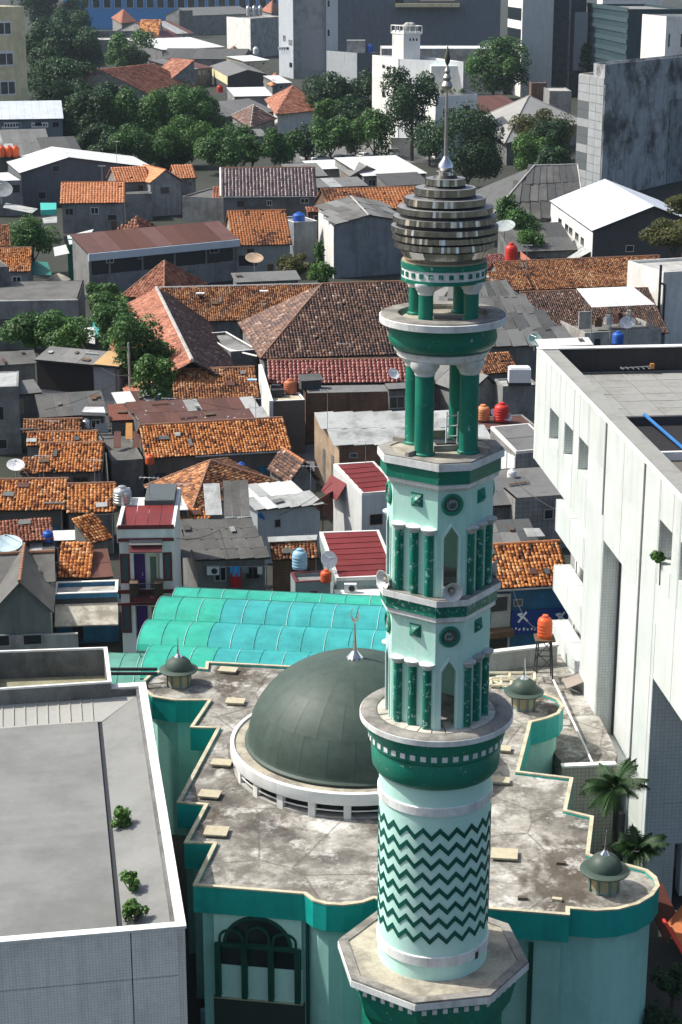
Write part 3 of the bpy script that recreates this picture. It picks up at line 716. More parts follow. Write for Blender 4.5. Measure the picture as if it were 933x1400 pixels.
# octagonal storeys
def storey(zf, zt, c, ac, med_row, stud_row, cap_row):
    body = thing_part = None
    apw = (c/2+ac)/math.sqrt(2); W = math.sqrt(2)*(ac-c/2); th = .22
    m = MB()
    for k in range(4):
        a = PI/4+k*PI/2; n_ = (math.sin(a), -math.cos(a)); t_ = (math.cos(a), math.sin(a))
        f = lambda s, o: (n_[0]*o+t_[0]*s, n_[1]*o+t_[1]*s)
        q = [f(-W/2, apw), f(W/2, apw), f(W/2-th*.3, apw-th), f(-W/2+th*.3, apw-th)]
        m.hexa([ml(*x, zf) for x in q]+[ml(*x, zt) for x in q])
    wall = m.build('tower_wall', G_M, minaret)
    zdoor = mz(cap_row, ac)-.02; dw = .27; zspring = zdoor-.28
    dtop = zdoor+.12
    for k in range(4):
        a = k*PI/2; n_ = (math.sin(a), -math.cos(a)); t_ = (math.cos(a), math.sin(a))
        f = lambda s, o, z: ml(n_[0]*o+t_[0]*s, n_[1]*o+t_[1]*s, z)
        m = MB()
        for s0, s1 in ((-c/2, -dw), (dw, c/2)):
            m.hexa([f(s0, ac, zf), f(s1, ac, zf), f(s1, ac-th, zf), f(s0, ac-th, zf), f(s0, ac, zt), f(s1, ac, zt), f(s1, ac-th, zt), f(s0, ac-th, zt)])
        for sg in (-1, 1):
            q = [(0, dtop), (sg*dw, zspring), (sg*dw, zt), (0, zt)]
            m.hexa([f(s, ac-th, z) for s, z in q]+[f(s, ac, z) for s, z in q])
        m.build('door_wall', G_M, minaret)
        fr = MB(); fw = .07
        for sg in (-1, 1):
            q = [(sg*dw, zf), (sg*(dw+fw), zf), (sg*(dw+fw), zspring+.03), (sg*dw, zspring)]
            fr.hexa([f(s, ac-.02, z) for s, z in q]+[f(s, ac+.05, z) for s, z in q])
            q = [(sg*dw, zspring), (sg*(dw+fw), zspring+.03), (0, dtop+.12), (0, dtop)]
            fr.hexa([f(s, ac-.02, z) for s, z in q]+[f(s, ac+.05, z) for s, z in q])
        fr.build('door_frame', surf('frame_mint_light', (.56, .74, .70), .6, .06, streak=.2), minaret)
        # medallion with a carved rosette
        zm = mz(med_row, ac); md = MB(); N = 24
        tilt = Matrix.Rotation(TR+a, 3, 'Z') @ Matrix.Rotation(PI/2, 3, 'X')
        cen = f(0, ac, zm)
        md.lathe([(.38, -.02), (.40, .05), (.36, .09), (.29, .09), (.27, .04)], N, cen, cap=False, tilt=tilt)
        mo = md.build('medallion', G_D, minaret, True)
        md = MB(); md.lathe([(.275, .0), (.27, .045)], N, cen, tilt=tilt).build('medallion_plate', surf('medallion_dark', (.06, .09, .08), .7, .2, 3, 20), mo)
        md = MB()
        for j in range(7):
            ang = random.uniform(0, 6.28); rr = .05+.15*random.random(); pts = []
            for q in range(5):
                x, y = rr*math.cos(ang+q*.5), rr*math.sin(ang+q*.5); pts.append(cen+tilt@V((x, y, .05)))
            md.path(pts, .018, 4)
        md.build('medallion_scroll', surf('scroll_grey', (.25, .33, .30), .6, .1), mo)
    for k in range(4):
        a = PI/4+k*PI/2; n_ = (math.sin(a), -math.cos(a)); t_ = (math.cos(a), math.sin(a))
        f = lambda s, o, z: ml(n_[0]*o+t_[0]*s, n_[1]*o+t_[1]*s, z)
        zs = mz(stud_row, apw); h = .25; m = MB()
        sh_ = .08
        m.add([f(sh_-h, apw, zs-h), f(sh_+h, apw, zs-h), f(sh_+h, apw, zs+h), f(sh_-h, apw, zs+h), f(sh_, apw+.20, zs-.03)], [(0, 1, 4), (1, 2, 4), (2, 3, 4), (3, 0, 4)])
        m.build('pyramid_stud', G_DC, minaret)
        zcap = mz(cap_row, apw)
        for s in (-.62, 0, .62):
            cen = f(s, apw+.02, 0)
            m = MB().lathe([(.165, zf), (.165, zcap-.02)], 12, cen)
            m.build('half_column', G_DC, minaret, True)
            m = MB().lathe([(.17, zcap-.16), (.22, zcap-.08), (.30, zcap), (.31, zcap+.06), (.12, zcap+.12)], 14, cen)
            m.build('column_cap', G_W if k != 0 else surf('cap_grey', (.5, .52, .5), .75, .1, dirt=(.2, .2, .19), dirt_amt=.6, dirt_scale=1.5), minaret, True)
    oprism(MB(), c*.9, ac*.9, zf-.05, zf+.02).build('storey_floor', G_RIM, minaret)
z1f, z1t = zr, mz(853, 1.85)
storey(z1f, z1t, 1.0, 1.81, 870.7, 865, 908)
za, zb1, zc1 = mz(854, 1.95), mz(844.5, 2.0), mz(829.5, 2.1)
z2f = mz(822, 2.16)
oprism(MB(), 1.02, 1.86, za, za+.1, 1.98).build('cornice', G_W, minaret)
oprism(MB(), 1.06, 1.99, za+.1, zb1).build('cornice', G_W, minaret)
oprism(MB(), 1.1, 2.03, zb1, zc1).build('frieze', G_DC, minaret)
oring(MB(), 1.14, 2.16, .95, 1.75, zc1, z2f).build('ledge_edge', G_W, minaret)
oring(MB(), 1.12, 2.13, .95, 1.75, z2f, z2f+.03).build('ledge_top', G_RIM, minaret)
z2t = mz(671, 1.85)
storey(z2f, z2t, 1.0, 1.81, 690, 686, 724)
za, zb1, zc1, zft = mz(671, 1.95), mz(663, 2.02), mz(644.5, 2.12), mz(635, 2.16)
oprism(MB(), 1.02, 1.86, za-.05, za+.08, 1.98).build('cornice', G_W, minaret)
oprism(MB(), 1.06, 2.0, za+.08, zb1).build('cornice', G_W, minaret)
oprism(MB(), 1.1, 2.05, zb1, zc1).build('frieze', G_D, minaret)
oring(MB(), 1.14, 2.16, .5, 1.1, zc1, zft).build('ledge_edge', G_W, minaret)
oring(MB(), 1.12, 2.13, 1.0, 1.72, zft, zft+.05).build('ledge_top', G_RIM, minaret)
oprism(MB(), 1.0, 1.73, zft-.1, zft+.012).build('belfry_floor', G_F, minaret)
m = MB()
for sx, sy in ((-1, 1), (1, 1), (-1, -1), (1, -1)):   # low kerbs between the columns
    m.box(ml(sx*1.28, sy*.95, zft+.1), (.5, .14, .2), TR+sx*sy*.75)
m.box(ml(0, 1.25, zft+.16), (.9, .12, .3), TR); m.box(ml(.1, -.05, zft+.12), (.95, .95, .2), TR)
m.build('kerb', G_RIM, minaret)['kind'] = 'stuff'
ubox('hatch', M_DARKMETAL, minaret, ml(.1, -.05, zft+.24), (.7, .7, .05), TR)
# belfry columns, upper gallery, lantern columns
z_cap = mz(511, .78); z_w1 = mz(499, 1.5)
def col4(zf, zt, r, capn, rcap):
    for sx, sy in ((-1, -1), (1, -1), (-1, 1), (1, 1)):
        c = ml(sx*.79, sy*.79, 0)
        MB().lathe([(r+.06, zf), (r+.06, zf+.08), (r, zf+.12), (r, zt)], 24, c).build('column', G_D, minaret, True)
        MB().lathe([(r, zt-.02), (r+.03, zt+.02), (r+.03, zt+.08), (r+.08, zt+.13), (rcap-.03, zt+.24), (rcap, zt+.28), (rcap, capn)], 24, c).build('capital', G_W, minaret, True)
col4(zft, z_cap, .33, z_w1+.02, .50)
z_w0 = mz(488, 1.66); z_g0 = mz(456, 2.2); z_r0 = mz(446, 2.2)
MB().lathe([(1.35, z_w1), (1.5, z_w1), (1.58, z_w1+.08), (1.58, z_w1+.14), (1.68, z_w0-.02), (1.6, z_w0)], 48, MC).build('gallery_soffit', G_W, minaret, True)
MB().lathe([(1.62, z_w0), (1.78, z_w0+.12), (1.86, z_w0+.28), (1.88, z_w0+.42), (1.82, z_g0-.12), (1.86, z_g0)], 48, MC).build('upper_gallery', G_D, minaret, True)
MB().lathe([(1.6, z_g0), (2.19, z_g0), (2.20, z_r0-.02), (2.16, z_r0)], 48, MC, cap=False).build('upper_gallery_edge', G_W, minaret, True)
MB().lathe([(1.5, z_r0-.16), (1.52, z_r0+.005), (2.15, z_r0+.01), (2.12, z_r0+.05), (1.56, z_r0+.05), (1.5, z_r0-.16)], 48, MC, cap=False).build('upper_gallery_rim', G_RIM, minaret)
MB().lathe([(1.53, z_r0-.3), (1.53, z_r0-.12)], 48, MC).build('upper_gallery_floor', G_F, minaret)
MB().box(ml(.15, -.35, z_r0-.05), (1.1, .12, .1), TR-.3).build('beam', G_RIM, minaret)
z_lt = mz(401, .78); z_l0 = mz(390.6, 1.45); z_l1 = mz(373, 1.45); z_l2 = mz(364, 1.45)
col4(z_r0-.14, z_lt, .25, z_l0, .40)
MB().lathe([(1.3, z_l0-.03), (1.46, z_l0-.03), (1.46, z_l0+.1)], 48, MC).build('lantern_soffit', G_D, minaret, True)
lr = MB().lathe([(1.40, z_l0+.1), (1.44, z_l0+.1), (1.44, z_l1)], 48, MC).build('lantern_ring', G_W, minaret, True)
for i in range(26):
    a = 2*PI*i/26
    ubox('green_square', G_DC, lr, (MX+1.435*math.cos(a), MY+1.435*math.sin(a), (z_l0+.1+z_l1)/2), (.15, .06, .16), a+PI/2)
MB().lathe([(1.47, z_l1), (1.47, z_l2-.04), (1.3, z_l2)], 48, MC).build('lantern_top', G_D, minaret, True)
MB().lathe([(1.2, z_l2), (1.44, z_l2-.02), (1.44, z_l2+.02)], 48, MC).build('lantern_cap', surf('tan_mortar', (.42, .36, .25), .85, .15, dirt=(.2, .17, .12), dirt_amt=.5), minaret)
# mirrored ball of stacked discs
BALL = [(235.2, 243.5, 14), (246, 258, 27.7), (260.4, 273.4, 42), (275.9, 288, 56), (290, 300.8, 66), (303.8, 314.2, 71.4), (317.4, 327, 73.8), (328.2, 338, 72), (338.3, 349, 68.6)]
def mirror_disc(r0, r1, z0, z1, N):
    m = MB(); jit = random.gauss
    for i in range(N):
        a0, a1 = 2*PI*i/N, 2*PI*(i+1)/N
        k = jit(.002, .0065); d = [k, k, -k, -k]
        q = [(r0+d[0], a0, z0), (r0+d[1], a1, z0), (r1+d[2], a1, z1), (r1+d[3], a0, z1)]
        m.add([(MX+r*math.cos(a), MY+r*math.sin(a), z) for r, a, z in q], [(0, 1, 2, 3)])
    m.cur = 1
    m.lathe([(.2, z1-.005), (max(r0, r1)-.015, z1-.005)], N, MC, cap=False)
    m.lathe([(.2, z0+.005), (min(r0, r1)-.015, z0+.005)], N, MC, cap=False)
    return m.build('mirror_disc', [M_MIR, M_MIRTOP], minaret)
zlo = None
for r0_, r1_, rp in BALL:
    R = rp/40.6
    z1_, z0_ = mz(r0_, R), mz(r1_, R)
    z0_ += (z1_-z0_)*.24
    mirror_disc(R, R, z0_, z1_, max(40, int(R*64)))
    zlo = z0_
mirror_disc(61/40.5*.88, 63/40.5, z_l2+.02, zlo-.06, 48)
MB().lathe([(1.2, z_l2), (1.45, zlo), (1.6, mz(330, 1.6)), (1.5, mz(300, 1.5)), (1.1, mz(275, 1.0)), (.5, mz(250, .6)), (.28, mz(236, .3))], 32, MC).build('ball_core', M_DARKMETAL, minaret)
ztop = mz(65, 0); zb0 = mz(234.5, .1)
MB().lathe([(.18, zb0), (.26, zb0+.14), (.24, zb0+.25), (.13, zb0+.4), (.08, zb0+.5)], 20, MC).build('finial_base', M_CHROME, minaret, True)
def fz(row): return mz(row, 0)
prof = [(.065, zb0+.45), (.04, fz(122))]
def bead(row, r):
    z = fz(row); return [(.05, z-r), (r*.75, z-r*.65), (r, z), (r*.75, z+r*.65), (.05, z+r)]
prof += bead(117, .19)+bead(106, .14)+bead(97, .10)+[(.03, fz(88))]
MB().lathe(prof, 16, MC).build('spire', surf('spire_steel', (.4, .38, .35), .4, .1, metallic=.7), minaret, True)
MB().lathe([(.02, fz(90)), (.08, fz(84)), (.10, fz(78)), (.05, fz(70)), (.01, fz(62))], 10, MC).build('spire_tip', surf('tip_bronze', (.12, .12, .09), .5, .1, metallic=.6), minaret, True)
# horn loudspeakers stand on the ledge
M_HORN = surf('horn_white', (.66, .67, .66), .5, .06, dirt=(.4, .4, .38), dirt_amt=.3)
def horn(loc, az, label):
    o = thing('horn_loudspeaker', loc, label, 'loudspeaker', 'horn loudspeakers on the minaret ledge')
    R = Matrix.Rotation(az, 3, 'Z') @ Matrix.Rotation(PI/2, 3, 'X')
    c = V(loc)+V((0, 0, .28))
    MB().lathe([(.10, -.42), (.11, -.2), (.17, -.02), (.27, .1), (.34, .16), (.36, .17), (.33, .165), (.2, .02), (.1, -.1)], 20, c, tilt=R, cap=False).build('horn', M_HORN, o, True)
    MB().lathe([(.09, -.5), (.13, -.5), (.13, -.36), (.1, -.34)], 14, c, tilt=R).build('driver', M_DARKMETAL, o, True)
    MB().lathe([(.09, -.06), (.075, .05), (.02, .08)], 12, c, tilt=R).build('throat', surf('horn_throat', (.35, .33, .24), .6), o, True)
    MB().tube(V(loc), V(loc)+V((0, 0, .2)), .03, 6).build('bracket', M_STEEL, o)
horn(ml(.0, -2.02, z2f+.03), TR, 'front white horn loudspeaker on the lower tower ledge below the pointed doorway')
horn(ml(-2.0, -.35, z2f+.03), TR-1.1, 'white horn loudspeaker at the left corner of the lower tower ledge')
horn(ml(2.0, .1, z2f+.03), TR+1.3, 'white horn loudspeaker at the right corner of the lower tower ledge')
o = thing('ladder', ml(.42, -.42, zft+.26), 'short white metal ladder standing on the belfry floor between green columns', 'ladder')
m = MB()
for s in (-.2, .2): m.tube(ml(.3+s, -.35, zft+.26), ml(.34+s, -.25, zft+1.35), .03, 6)
m.build('rail', G_W, o)
for k in range(3): MB().tube(ml(.12, -.33+k*.02, zft+.5+k*.36), ml(.54, -.33+k*.02, zft+.5+k*.36), .025, 6).build('rung', G_W, o)

# ---------------------------------------------------------------- mosque
ZM = 8.0
T_FA = surf('mosque_fascia_teal', (.006, .36, .315), .5, .1, .6, 6, streak=.25, dirt=(.005, .21, .19), dirt_amt=.3)
T_WA = surf('mosque_wall_mint', (.33, .64, .56), .7, .06, .4, 5, streak=.16, dirt=(.24, .42, .38), dirt_amt=.35)
T_WL = surf('mosque_mint_light', (.60, .84, .75), .65, .05, .4, 5, streak=.2)
T_GR = surf('mosque_frame_green', (.008, .07, .05), .55, .15)
M_LIP = surf('parapet_lip_cream', (.50, .46, .33), .85, .16, 1, 8, dirt=(.25, .22, .17), dirt_amt=.5, dirt_scale=1.2)
def roofstain():
    t = NT('stained_roof_screed'); p = t.pos()
    a = t.noise(p, .30, 8, .7); b = t.noise(p, 1.1, 7, .72); d = t.noise(p, 6, 5, .7)
    c = t.ramp(a, [(.36, (.09, .086, .077)), (.44, (.21, .20, .178)), (.51, (.33, .318, .28)), (.58, (.42, .41, .37)), (.64, (.60, .595, .57))])
    c = t.mix(t.math('MULTIPLY', t.ramp(b, [(.49, 0), (.58, 1)]), .75), c, (.14, .13, .112))
    c = t.mix(t.math('MULTIPLY', t.ramp(t.noise(t.pos((1, .55, 1), .4), .22, 6, .65), [(.55, 0), (.61, 1)]), .85), c, (.075, .06, .045))
    c = t.mix(t.math('MULTIPLY', t.ramp(t.noise(p, .75, 7, .7), [(.54, 0), (.64, 1)]), .6), c, (.62, .61, .57))
    v = t.n('ShaderNodeTexVoronoi', feature='DISTANCE_TO_EDGE'); v.inputs['Scale'].default_value = .23
    wv = t.n('ShaderNodeMix', data_type='RGBA'); wv.inputs[0].default_value = .12; t.l(p, wv.inputs[6])
    nn = t.n('ShaderNodeTexNoise'); nn.inputs['Scale'].default_value = .9; t.l(p, nn.inputs['Vector']); t.l(nn.outputs['Color'], wv.inputs[7])
    t.l(wv.outputs[2], v.inputs['Vector'])
    c = t.mix(t.math('MULTIPLY', t.ramp(v.outputs['Distance'], [(.004, 1), (.012, 0)]), .55), c, (.09, .08, .07))
    c = t.mix(.5, c, t.ramp(d, [(.3, .62), (.7, 1.0)]), 'MULTIPLY')
    t.bump(d, .25, .04)
    return t.done(c, .88, 0, .25)
M_SCREED = roofstain()
def arcpx(pts): return pts
MOSQ = [(282, 905), (281, 914), (250, 911), (222, 916), (204, 923), (195, 932), (196, 943), (208, 953), (240, 958), (285, 958), (260, 995), (297, 996), (242, 1098), (280, 1101), (252, 1153), (292, 1154),
        (264, 1211), (416, 1223), (428, 1232), (446, 1237), (470, 1238.5), (496, 1235), (512, 1229), (524, 1232), (779, 1252), (779, 1243), (816, 1246), (846, 1244), (873, 1237), (893, 1225), (902, 1212), (898, 1200), (886, 1190), (861, 1183),
        (828, 1177), (806, 1168), (812, 1117), (775, 1108), (784, 1064), (710, 1055), (727, 988), (748, 983), (765, 976), (771, 966), (764, 956), (735, 945), (690, 938), (664, 924), (520, 915), (398, 911)]
mpts = [P(x, y, ZM) for x, y in MOSQ]
mcen = sum(mpts, V((0, 0, 0)))/len(mpts)
mosque = thing('mosque', (mcen.x, mcen.y, 0), 'pale green mosque with stained flat roof, teal fascia and stepped outline', 'mosque')
def inset(pts, d):
    n = len(pts); out = []; ar = sum(pts[i].x*pts[(i+1) % n].y-pts[(i+1) % n].x*pts[i].y for i in range(n)); sg = 1 if ar > 0 else -1
    for i in range(n):
        a, b, c = pts[i-1], pts[i], pts[(i+1) % n]
        e1, e2 = (b-a), (c-b); e1.z = e2.z = 0; e1.normalize(); e2.normalize()
        n1, n2 = V((-e1.y, e1.x, 0))*sg, V((-e2.y, e2.x, 0))*sg
        k = n1+n2; L = max(.35, k.dot(k)/2)
        out.append(V((b.x, b.y, 0))+k*(d/L))
    return out
def ring(m, po, pi_, z0, z1):
    n = len(po)
    for i in range(n):
        j = (i+1) % n
        m.hexa([V((q.x, q.y, z0)) for q in (po[i], po[j], pi_[j], pi_[i])]+[V((q.x, q.y, z1)) for q in (po[i], po[j], pi_[j], pi_[i])])
    return m
i1, i2, i3 = inset(mpts, .16), inset(mpts, .3), inset(mpts, .5)
ring(MB(), mpts, i1, ZM-1.25, ZM-.03).build('fascia', T_FA, mosque)
ring(MB(), [a.lerp(b, -.12) for a, b in zip([V((p.x, p.y, 0)) for p in mpts], i1)], i1, ZM-.027, ZM+.04).build('parapet_lip', M_LIP, mosque)
MB().prism([(p.x, p.y) for p in i1], ZM-.5, ZM-.12).build('roof', M_SCREED, mosque)
MB().prism([(p.x, p.y) for p in i2], 0, ZM-.5).build('wall', T_WA, mosque)
# low plinth course round the right-hand drum and the front
pl_f = Plane(mpts[16], mpts[17])
# front bay with the arched window
wf = Plane(i2[16]+pl_f.n*.04, i2[17]+pl_f.n*.04)
def fx(px, py): return wf.uz(px, py)
u0, z1 = fx(293, 1241); u1 = fx(413, 1250)[0]; z1 = ZM-1.22; z0 = fx(300, 1361)[1]
um, hwid = (u0+u1)/2, (u1-u0)/2
zsp = fx(355, 1292)[1]; ra = hwid*.80; zlow = fx(355, 1322)[1]
m = MB(); N = 16
for sgn in (0, 1):   # spandrels: arch face proud of the recess
    for k in range(N):
        a0, a1 = PI*k/N, PI*(k+1)/N
        if (a0 < PI/2) != (sgn == 0): continue
        x0_, y0_ = um+ra*math.cos(a0), zsp+(z1-.05-zsp)*math.sin(a0); x1_, y1_ = um+ra*math.cos(a1), zsp+(z1-.05-zsp)*math.sin(a1)
        q = [(x0_, y0_), (x0_, z1), (x1_, z1), (x1_, y1_)]
        m.hexa([wf.pt(u, z, .0) for u, z in q]+[wf.pt(u, z, .14) for u, z in q])
for ua, ub in ((u0, um-ra), (um+ra, u1)): m.pbox(wf, ua, ub, zsp, z1, 0, .14)
m.build('arch_wall', T_WL, mosque)
aw = MB().pbox(wf, u0+.05, u1-.05, zlow, z1-.03, -.02, .03).build('arch_window', M_GLASS, mosque)
MB().pbox(wf, u0-.02, u1+.02, z0, zlow, -.02, .07).build('sill_panel', T_WL, mosque)
m = MB()
for k in range(N):
    a0, a1 = PI*k/N, PI*(k+1)/N; R0, R1 = ra, ra-.14; hh = z1-.05-zsp
    q = [(um+R0*math.cos(a0), zsp+hh*math.sin(a0)), (um+R0*math.cos(a1), zsp+hh*math.sin(a1)), (um+R1*math.cos(a1), zsp+(hh-.14)*math.sin(a1)), (um+R1*math.cos(a0), zsp+(hh-.14)*math.sin(a0))]
    m.hexa([wf.pt(u, z, .02) for u, z in q]+[wf.pt(u, z, .22) for u, z in q])
m.build('arch_frame', T_GR, mosque)
for k in range(4):
    uu = u0+.16+(u1-u0-.32)*k/3
    MB().pbox(wf, uu-.12, uu+.12, z0+.12, zsp+.05, .05, .34).build('mullion', T_GR, mosque)
MB().pbox(wf, u0+.05, u1-.05, zsp-.1, zsp+.06, .05, .26).build('transom', T_GR, mosque)
for k in range(3):
    uc = u0+.16+(u1-u0-.32)*(k+.5)/3; r_ = (u1-u0-.32)/6-.03; m = MB()
    hz = (.62 if k != 1 else .95)*r_*1.3
    for j in range(10):
        a0, a1 = PI*j/10, PI*(j+1)/10
        q = [(uc+r_*math.cos(a0), zsp+.3+hz*math.sin(a0)), (uc+r_*math.cos(a1), zsp+.3+hz*math.sin(a1)), (uc+(r_-.1)*math.cos(a1), zsp+.3+(hz-.1)*math.sin(a1)), (uc+(r_-.1)*math.cos(a0), zsp+.3+(hz-.1)*math.sin(a0))]
        m.hexa([wf.pt(u, z, .04) for u, z in q]+[wf.pt(u, z, .2) for u, z in q])
    for e in (-1, 1): m.pbox(wf, uc+e*(r_-.05)-.05, uc+e*(r_-.05)+.05, zsp+.06, zsp+.3, .04, .2)
    m.build('tracery_arch', T_GR, mosque)
MB().pbox(wf, u0-.1, u1+.1, 0, z0, -.02, .02).build('undercroft_shade', surf('deep_shade_wall', (.05, .06, .055), .8), mosque)  # flat dark panel; deep shade below the bay is put into its colour
MB().pbox(wf, u0-.05, u1+.05, z0-.06, z0, .0, .16).build('bay_sill', M_LIP, mosque)
# drum course, right
m = MB()
dr = [V((p.x, p.y, 0)) for p in i2[25:34]]
do = [V((p.x, p.y, 0)) for p in inset(mpts, .2)[25:34]]
for k in range(len(dr)-1):
    m.hexa([V((q.x, q.y, 0)) for q in (do[k], do[k+1], dr[k+1], dr[k])]+[V((q.x, q.y, 1.35)) for q in (do[k], do[k+1], dr[k+1], dr[k])])
m.build('plinth', surf('plinth_mint', (.46, .64, .62), .7, .06, streak=.2), mosque)
MB().tube(wf.pt(fx(418, 1300)[0]+.1, .2, .12), wf.pt(fx(418, 1300)[0]+.1, ZM-1.3, .12), .07, 8).build('downpipe', T_GR, mosque)
q = P(724, 1300, 5)
MB().box(V((PY(724, 1300, i2[25].y-.1).x, i2[24].y-.12, 3.3)), (.2, .16, 6.6)).build('pilaster', T_GR, mosque)
# roof vents
M_VENT = surf('vent_slab_cream', (.46, .42, .30), .85, .14, 1, 8, dirt=(.25, .22, .16), dirt_amt=.4, dirt_scale=1)
VENTS = [((312, 915), 'vent slab near the back edge of the mosque roof, left of the dome', .95, .55), ((322, 958), 'vent slab on the mosque roof right of the left rear turret', .95, .55), ((303, 1042), 'vent slab beside the left roof edge, level with the dome foot', .95, .55),
         ((287, 1085), 'vent slab at the middle step of the left roof edge', .95, .6), ((296, 1136), 'front left vent slab on the pale corner of the mosque roof', 1.0, .7), ((690, 1167), 'tilted vent slab on the mosque roof right of the zigzag shaft', 1.1, .75),
         ((684, 1066), 'shaded vent slab behind the minaret balcony at right', .9, .5), ((691, 1023), 'small yellowish slab by the inner corner of the right rear drum', .55, .5)]
for (px, py), lb, sx, sy in VENTS:
    p = P(px, py, ZM+.05); o = thing('roof_vent', (p.x, p.y, ZM-.12), 'square cream '+lb, 'vent', 'cream vent slabs on the mosque roof')
    a = -.15+random.uniform(-.05, .05)
    MB().box((p.x, p.y, ZM-.07), (sx*.8, sy*.8, .14), a).build('vent_kerb', M_LIP, o)
    MB().box((p.x, p.y, ZM+.03), (sx*1.05, sy*1.25, .07), a).build('cover', M_VENT, o)
for (px, py), lb in (((715, 1228), 'short dark brick lying on the mosque roof near the front edge, left of its twin'), ((762, 1230), 'pale brick lying on the front edge of the mosque roof near the step'), ((768, 1180), 'dark brick lying alone in the middle of the right roof')):
    p = P(px, py, ZM-.05); tag(MB().box((p.x, p.y, ZM-.06), (.4, .2, .14), random.uniform(-.3, .3)).build('brick', M_VENT if 'pale' in lb else surf('dark_brick', (.1, .085, .07), .9), o=(p.x, p.y, ZM-.12)), lb, 'brick', 'loose bricks on the mosque roof')
# dome with ring gallery
DC = P(485, 1042, ZM); DR, DH, RR = 5.12, 4.05, 5.95
M_DOME = surf('dome_green_grey', (.052, .080, .065), .55, .2, .22, 2.2, streak=.3, streakcol=(.085, .105, .09), dirt=(.03, .055, .042), dirt_amt=.4, dirt_scale=.3, spec=.3)
zD = ZM+1.28; DC0 = V((DC.x, DC.y, 0))
dome = thing('dome', (DC.x, DC.y, ZM-.12), 'big dark green dome with silver finial on a white ring on the mosque', 'dome')
prof = [(DR+.16, zD-.05), (DR+.16, zD+.02), (DR+.03, zD+.1)]+[(DR*math.cos(t), zD+.1+DH*math.sin(t)) for t in [PI/2*k/20 for k in range(1, 20)]]+[(.02, zD+.1+DH)]
M_SHELL = surf('dome_panel', (.056, .084, .069), .55, .2, .22, 2.2, streak=.3, streakcol=(.09, .11, .095), dirt=(.03, .055, .042), dirt_amt=.4, dirt_scale=.3, spec=.3, objvar=.04)
MB().lathe(prof[:3]+[(r*.992, z-.03) for r, z in prof[3:]], 72, DC0, cap=False).build('shell', M_DOME, dome, True)
ts = [PI/2*k/24 for k in range(25)]
for band, (i0, i1) in enumerate(((0, 7), (7, 13), (13, 19), (19, 23))):
    ng = (24, 24, 16, 8)[band]
    for k in range(ng):
        a0 = 2*PI*(k+.5*(band % 2))/ng; g_ = .0015
        MB().lathe([(DR*math.cos(t), zD+.1+DH*math.sin(t)) for t in ts[i0:i1+1]], max(3, 72//ng), DC0, cap=False, a0=a0+g_, a1=a0+2*PI/ng-g_).build('shell_panel', M_SHELL, dome, True)
MB().lathe([(RR-.35, ZM+.62), (RR, ZM+.62), (RR+.03, ZM+.7), (RR+.03, zD-.08), (RR-.02, zD-.05), (RR-.16, zD-.05), (RR-.2, zD-.16), (DR-.1, zD-.14)], 72, DC0, cap=False).build('ring_gutter', surf('ring_white', (.72, .74, .72), .6, .05, streak=.3, dirt=(.5, .48, .42), dirt_amt=.35), dome, True)
MB().lathe([(DR-.1, zD-.135), (RR-.21, zD-.135)], 72, DC0, cap=False).build('gutter_floor', G_F, dome)
for k in range(22):
    a = 2*PI*k/22+.08
    ubox('post', M_WHITE, dome, (DC.x+(RR-.22)*math.cos(a), DC.y+(RR-.22)*math.sin(a), ZM+.25), (.22, .34, .78), a)
MB().lathe([(RR-.75, ZM-.12), (RR-.75, ZM+.63)], 64, DC0, cap=False).build('drum', surf('drum_dark', (.035, .04, .038), .6), dome)
MB().lathe([(RR-.5, ZM-.1), (RR-.12, ZM-.1), (RR-.12, ZM+.0), (RR-.5, ZM+.0)], 64, DC0, cap=False).build('ring_kerb', M_CONCL, dome)
MB().lathe([(RR-.2, ZM+.24), (RR-.16, ZM+.24), (RR-.16, ZM+.3), (RR-.2, ZM+.3)], 64, DC0, cap=False).build('rail', M_WHITE, dome)
zt = zD+.1+DH
def finial(root, c, z, s, n=10):
    m = MB(); c = V(c)
    for k in range(n):   # faceted skirt
        a0, a1 = 2*PI*k/n, 2*PI*(k+1)/n
        am = (a0+a1)/2
        vs = [(c.x+r*s*math.cos(a), c.y+r*s*math.sin(a), z+h*s) for r, a, h in ((.42, a0, -.02), (.36, am, .03), (.42, a1, -.02), (.13, a1, .34), (.11, am, .36), (.13, a0, .34))]
        m.add(vs, [(0, 1, 4, 5), (1, 2, 3, 4)])
    m.lathe([(.12*s, z+.33*s), (.075*s, z+.9*s), (.03*s, z+1.7*s), (.05*s, z+1.75*s), (.02*s, z+1.82*s)], 10, c)
    return m.build('finial', M_CHROME, root)
f_ = finial(dome, DC0, zt, 1.0)
m = MB()
for k in range(14):   # crescent
    t0 = 2*PI*(.08+.84*k/14)+PI/2; t1 = 2*PI*(.08+.84*(k+1)/14)+PI/2
    w0_, w1_ = .09*math.sin(PI*k/14)+.015, .09*math.sin(PI*(k+1)/14)+.015
    vs = []
    for t, ww in ((t0, w0_), (t1, w1_)):
        for r in (.26-ww, .26+ww*.2):
            for dy in (-.03, .03): vs.append((DC.x+r*math.cos(t)*.75, DC.y+dy, zt+2.15+r*math.sin(t)*1.35))
    m.add(vs, [(0, 2, 6, 4), (1, 5, 7, 3), (2, 3, 7, 6), (0, 4, 5, 1)])
m.build('crescent', M_CHROME, dome)
